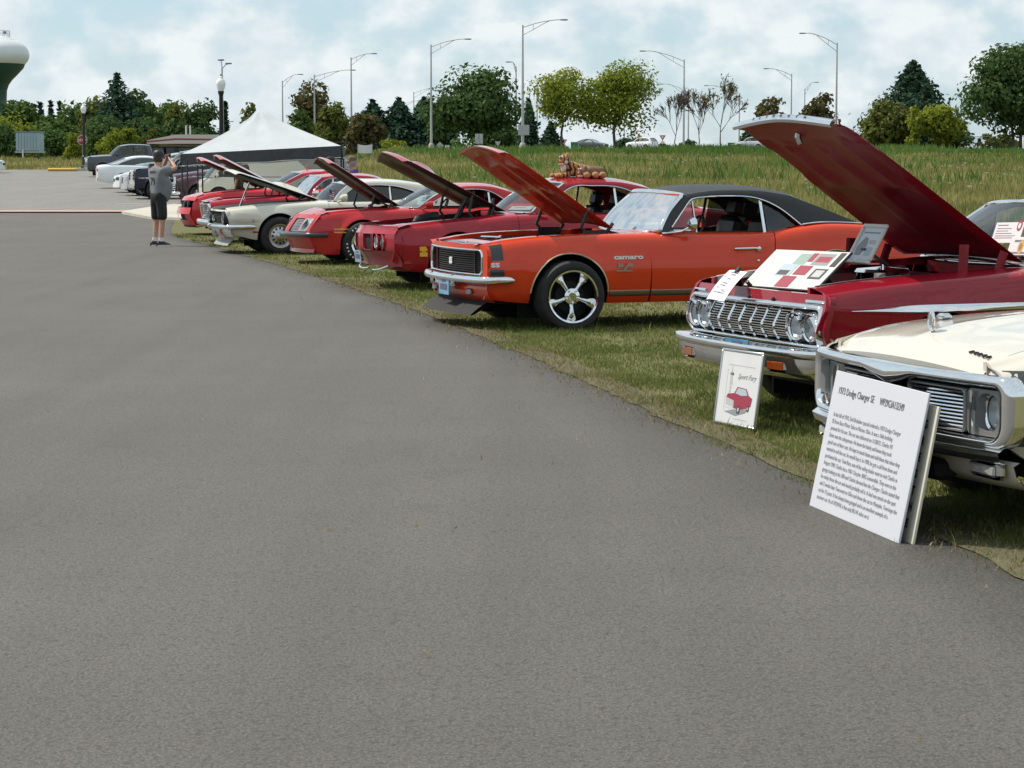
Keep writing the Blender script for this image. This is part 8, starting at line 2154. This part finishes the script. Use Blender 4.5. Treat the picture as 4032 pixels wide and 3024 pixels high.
b=MB();b.box((w2/2,.29,-.006),(w2,.58,.012),bev=.002);b.build('board',CRB,r2)
for k,ch in enumerate('EHTSERG'):
 mobj('lettering',text_mesh('lettering',ch,.05,INK,.0005,bold=.002),r2,(w2-.108,.06+.07*k,.0012))
P1,P2=gpt(2808,1661),gpt(2969,1693)
M3,w3=frame_from(P1,P2,R(8));h3=.455
r=thing('framed_drawing','framed drawing of a red coupe leaning before the chrome bumper','picture');place(r,M3)
b=MB();b.box((w3/2,h3/2,-.008),(w3-.012,h3-.012,.012));b.build('backing',WHITE,r)
SILF=simple('silver_frame',(.55,.56,.58),.25,.9)
for c_,d_ in(((w3/2,.006,-.006),(w3,.012,.02)),((w3/2,h3-.006,-.006),(w3,.012,.02)),((.006,h3/2,-.006),(.012,h3-.024,.02)),((w3-.006,h3/2,-.006),(.012,h3-.024,.02))):
 b=MB();b.box(c_,d_,bev=.003);b.build('frame_rail',SILF,r)
def flat(nm,pts,m,z,par,sx=1.0):
 b=MB();b.prism([(x,y,z)for x,y in pts],(0,0,.0004));return b.build(nm,m,par,smooth=0)
W3=lambda x:x*w3
LG=simple('faint_print',(.45,.45,.46),.7);REDP=simple('print_red',(.30,.03,.06),.6);DKP=simple('print_dark',(.05,.05,.055),.6);BLP=simple('print_bluegrey',(.38,.47,.52),.6);GRP=simple('print_green',(.25,.36,.32),.6);MIDP=simple('print_grey',(.25,.26,.27),.6)
art=[('mount_line',[(.20,.335),(.205,.335),(.205,.08),(.20,.08)],LG),('mount_line',[(.20,.360),(.85,.360),(.85,.364),(.20,.364)],LG),('brush_drawing',[(.30,.36),(.33,.30),(.34,.24),(.27,.24),(.28,.30)],LG),('brush_drawing',[(.27,.315),(.35,.315),(.35,.300),(.27,.300)],DKP),('brush_drawing',[(.28,.235),(.32,.235),(.31,.15),(.285,.15)],LG)]
for nm,pts,m in art:flat(nm,[(W3(x),y)for x,y in pts],m,-.0015,r)
t_=mobj('script',text_mesh('script','Sport Fury',.045,MIDP,.0004,shear=.5),r,(W3(.45),.285,-.0012));t_.scale=(w3*.45/t_.dimensions.x,1,1)
car2d=[('drawn_shadow',[(.22,.078),(.50,.060),(.72,.085),(.80,.110),(.5,.10)],MIDP,-.0014),('drawn_car',[(.24,.165),(.26,.185),(.42,.195),(.48,.235),(.70,.230),(.77,.192),(.86,.178),(.84,.130),(.72,.112),(.56,.100),(.26,.118)],REDP,-.0010),('drawn_glass',[(.45,.195),(.50,.229),(.69,.225),(.74,.192),(.60,.185)],BLP,-.0005),('drawn_grille',[(.235,.165),(.43,.150),(.44,.108),(.25,.115)],LG,-.0005),('drawn_bumper',[(.225,.122),(.45,.105),(.45,.095),(.235,.108)],WHITE,-.0002)]
for nm,pts,m,z in car2d:flat(nm,[(W3(x),y)for x,y in pts],m,z,r)
for x,y,s_ in((.56,.100,.026),(.78,.115,.019)):
 flat('drawn_wheel',[(W3(x)+s_*.8*math.cos(a),y+s_*math.sin(a))for a in linsp(0,6.1,14)],DKP,-.0001,r);flat('drawn_hub',[(W3(x)+s_*.4*math.cos(a),y+s_*.5*math.sin(a))for a in linsp(0,6.1,10)],LG,.0004,r)
flat('caption',[(W3(.45),.04),(W3(.8),.04),(W3(.8),.044),(W3(.45),.044)],LG,-.0014,r)
BL,TL=Vector((1.485,14.75,.775)),Vector((1.70,14.84,.985));BR=Vector((1.842,13.865,.79))
X=BR-BL;w4=X.length;X.normalize();U=TL-BL;h4=U.length*1.12;U=(U-X*U.dot(X)).normalized();N=X.cross(U)
M4=Matrix(((X.x,U.x,N.x,BL.x),(X.y,U.y,N.y,BL.y),(X.z,U.z,N.z,BL.z),(0,0,0,1)))
r=thing('display_panel','wide photo display panel lying over the open engine bay','sign board');place(r,M4)
b=MB();b.box((w4/2,h4/2,-.008),(w4,h4,.014),bev=.002);b.build('backing',BLACK,r)
b=MB();b.box((w4/2,h4/2,.0004),(w4-.012,h4-.014,.003));b.build('sheet',simple('display_sheet',(.62,.63,.60),.45,coat=.3),r)
pics=[(.40,.62,.56,.90,GRP),(.56,.70,.63,.92,REDP),(.30,.32,.50,.62,BLP),(.32,.34,.46,.46,DKP),(.64,.62,.86,.92,MIDP),(.67,.70,.84,.84,REDP),(.53,.36,.70,.60,REDP),(.44,.04,.62,.32,REDP),(.49,.09,.57,.24,DKP),(.76,.28,.93,.54,DKP),(.79,.33,.90,.50,LG),(.90,.60,.97,.95,INK)]
for i,(x0,y0,x1,y1,m)in enumerate(pics):flat('photo',[(x0*w4,y0*h4),(x1*w4,y0*h4),(x1*w4,y1*h4),(x0*w4,y1*h4)],m,.0021+.0006*(i%4),r)
b=MB()
for k in range(13):b.box((.15*w4,(.12+.055*k)*h4,.0022),(.2*w4,.003,.0006))
for k in range(6):b.box((.80*w4,(.05+.04*k)*h4,.0022),(.26*w4,.0025,.0006))
o=b.build('print_lines',LG,r);o['kind']='stuff'
b=MB();b.lathe([(.002,.045),(.014,.04),(.012,.02),(.016,0),(.016,-.02)],10,axis='z',M=None,c=(.13*w4,.004,.0));b.build('clamp',BLACK,r)
fr=gpt(3373,1038,.945);X=Vector((.375,-.927,0));Bk=Vector((.927,.375,0));U=(Bk*.50+Vector((0,0,.86))).normalized();N=X.cross(U);o_=fr-X*.14
M5=Matrix(((X.x,U.x,N.x,o_.x),(X.y,U.y,N.y,o_.y),(X.z,U.z,N.z,o_.z),(0,0,0,1)))
r=thing('framed_photo','pale framed page standing on the engine behind the display panel','picture');place(r,M5)
PF=simple('pale_frame',(.55,.56,.52),.35,coat=.3)
for c_,d_ in(((.14,.0125,0),(.28,.025,.022)),((.14,.2675,0),(.28,.025,.022)),((.0125,.14,0),(.025,.23,.022)),((.2675,.14,0),(.025,.23,.022))):
 b=MB();b.box(c_,d_,bev=.005);b.build('frame_rail',PF,r)
b=MB();b.box((.14,.14,-.004),(.232,.232,.006));b.build('page',simple('page_blue_white',(.55,.60,.66),.4),r)
flat('photo',[(.05,.06),(.12,.06),(.15,.13),(.13,.18),(.09,.19),(.04,.12)],MIDP,-.0005,r);flat('print_block',[(.155,.14),(.235,.14),(.235,.17),(.155,.17)],LG,-.0005,r);flat('print_block',[(.045,.215),(.235,.215),(.235,.225),(.045,.225)],MIDP,-.0005,r);flat('print_block',[(.155,.06),(.235,.06),(.235,.12),(.155,.12)],BLP,-.0005,r)
b=MB();b.box((.14,.10,-.09),(.05,.012,.20),M=Matrix.Rotation(R(0),4,'X'));b.build('easel_back',BLACK,r)
TLp,TRp,BLp=at(2830,1074,14.42),at(2897,1079,14.22),at(2781,1178,14.26)
X=TRp-TLp;w6=X.length;X.normalize();U=TLp-BLp;h6=U.length;U=(U-X*U.dot(X)).normalized();N=X.cross(U)
M6=Matrix(((X.x,U.x,N.x,BLp.x),(X.y,U.y,N.y,BLp.y),(X.z,U.z,N.z,BLp.z),(0,0,0,1)))
r=thing('paper_sheet','white judging sheet clipped over the headlights of the boxy red coupe','paper');place(r,M6)
b=MB();b.grid([[(w6*u,h6*t,.012*math.sin(t*3)+.006*math.sin(u*5))for u in linsp(0,1,7)]for t in linsp(0,1,9)]);b.grid([[(w6*u,h6*t,.012*math.sin(t*3)+.006*math.sin(u*5)-.0015)for u in linsp(0,1,7)]for t in linsp(0,1,9)]);b.build('sheet',simple('lilac_white',(.74,.72,.80),.6),r)
b=MB()
for k,(x0,x1)in enumerate(((.3,.8),(.42,.7),(.12,.25),(.42,.6),(.8,.92),(.35,.65),(.3,.62),(.2,.35),(.55,.75),(.2,.8))):
 y=h6*(.90-.075*k);b.box((w6*(x0+x1)/2,y,.012*math.sin(y/h6*3)+.008),(w6*(x1-x0),.005,.0008))
o=b.build('print_lines',GREYINK,r);o['kind']='stuff'
b=MB();b.box((w6*.55,h6*.99,.01),(.03,.045,.02),bev=.004);b.build('clip',BLACK,r)
def card(label,u0,v0,u1,v1,d0,d1,mat,prints,lean=.12,cat='paper',name='windscreen_card',emblem=None):
 A_,B_=at(u0,v1,d0),at(u1,v1,d1);T=at(u0,v0,d0);h=T.z-A_.z
 X=B_-A_;w=X.length;X.normalize();U=(Vector((.93,.37,0))*lean+Vector((0,0,1))).normalized();U=(U-X*U.dot(X)).normalized();N=X.cross(U)
 r=thing(name,label,cat);place(r,Matrix(((X.x,U.x,N.x,A_.x),(X.y,U.y,N.y,A_.y),(X.z,U.z,N.z,A_.z),(0,0,0,1))))
 b=MB();b.box((w/2,h/2,-.002),(w,h,.004));b.build('sheet',mat,r)
 b=MB()
 for x0,x1,y,t in prints:b.box(((x0+x1)/2*w,y*h,.0008),((x1-x0)*w,t,.0008))
 o=b.build('print_lines',GREYINK,r);o['kind']='stuff'
 if emblem:
  ex,ey,er,m1,m2=emblem
  flat('emblem',[(ex*w+er*math.cos(a),ey*h+er*math.sin(a))for a in linsp(0,6.0,20)],m1,.001,r);flat('emblem_centre',[(ex*w+er*.55*math.cos(a),ey*h+er*.55*math.sin(a))for a in linsp(0,6.0,16)],m2,.0018,r)
 return r
card('white results sheet with a small red seal on the windscreen ledge',3900,872,4010,956,14.55,14.15,WHITE,[(.08,.45,.86,.006),(.08,.6,.7,.004),(.08,.5,.58,.004),(.08,.65,.46,.004),(.08,.8,.34,.004),(.08,.8,.24,.004)],.35,emblem=(.86,.82,.035,REDP,WHITE))
card('white club poster with a round gold seal at the right edge',3962,930,4075,1004,14.25,13.8,WHITE,[(.15,.7,.78,.014),(.1,.9,.12,.012)],.35,emblem=(.42,.45,.045,simple('gold_seal',(.5,.33,.12),.5),simple('seal_brown',(.3,.16,.05),.5)))
card('pale cyan card behind the windscreen of the bright red coupe',1640,768,1716,806,37.6,37.2,simple('cyan_card',(.35,.55,.55),.6),[(.2,.8,.75,.03),(.15,.85,.5,.03),(.3,.8,.25,.03)],.5)
card('white card lying behind the windscreen of the crimson coupe',2000,800,2086,826,30.2,29.8,WHITE,[(.2,.7,.6,.01)],1.6)
card('white sheet on the dashboard of the orange coupe',2475,868,2590,884,22.75,22.55,WHITE,[(.2,.7,.6,.01)],2.0)
p=at(1303,792,39.2);r=thing('small_flag','small striped flag on a stick clipped to the white fastback','flag',p)
b=MB();b.tube([(0,0,-.02),(-.02,0,.20)],.005,5);b.build('stick',STEEL,r)
for k in range(7):
 b=MB();b.grid([[(.004+(.075 if(k<3)else.0)*0+x,.006*math.sin(x*60),.065+k*.018+dz-x*.5)for x in linsp(-.02,.045,4)]for dz in(0,.018)]);b.build('stripe',(REDLENS if k%2==0 else SIGNW),r)
b=MB();b.grid([[(.0+x,-.004+.006*math.sin(x*60),.125+dz-x*.5)for x in linsp(-.022,.022,3)]for dz in(0,.068)]);b.build('canton',simple('flag_blue',(.03,.05,.2),.7),r)
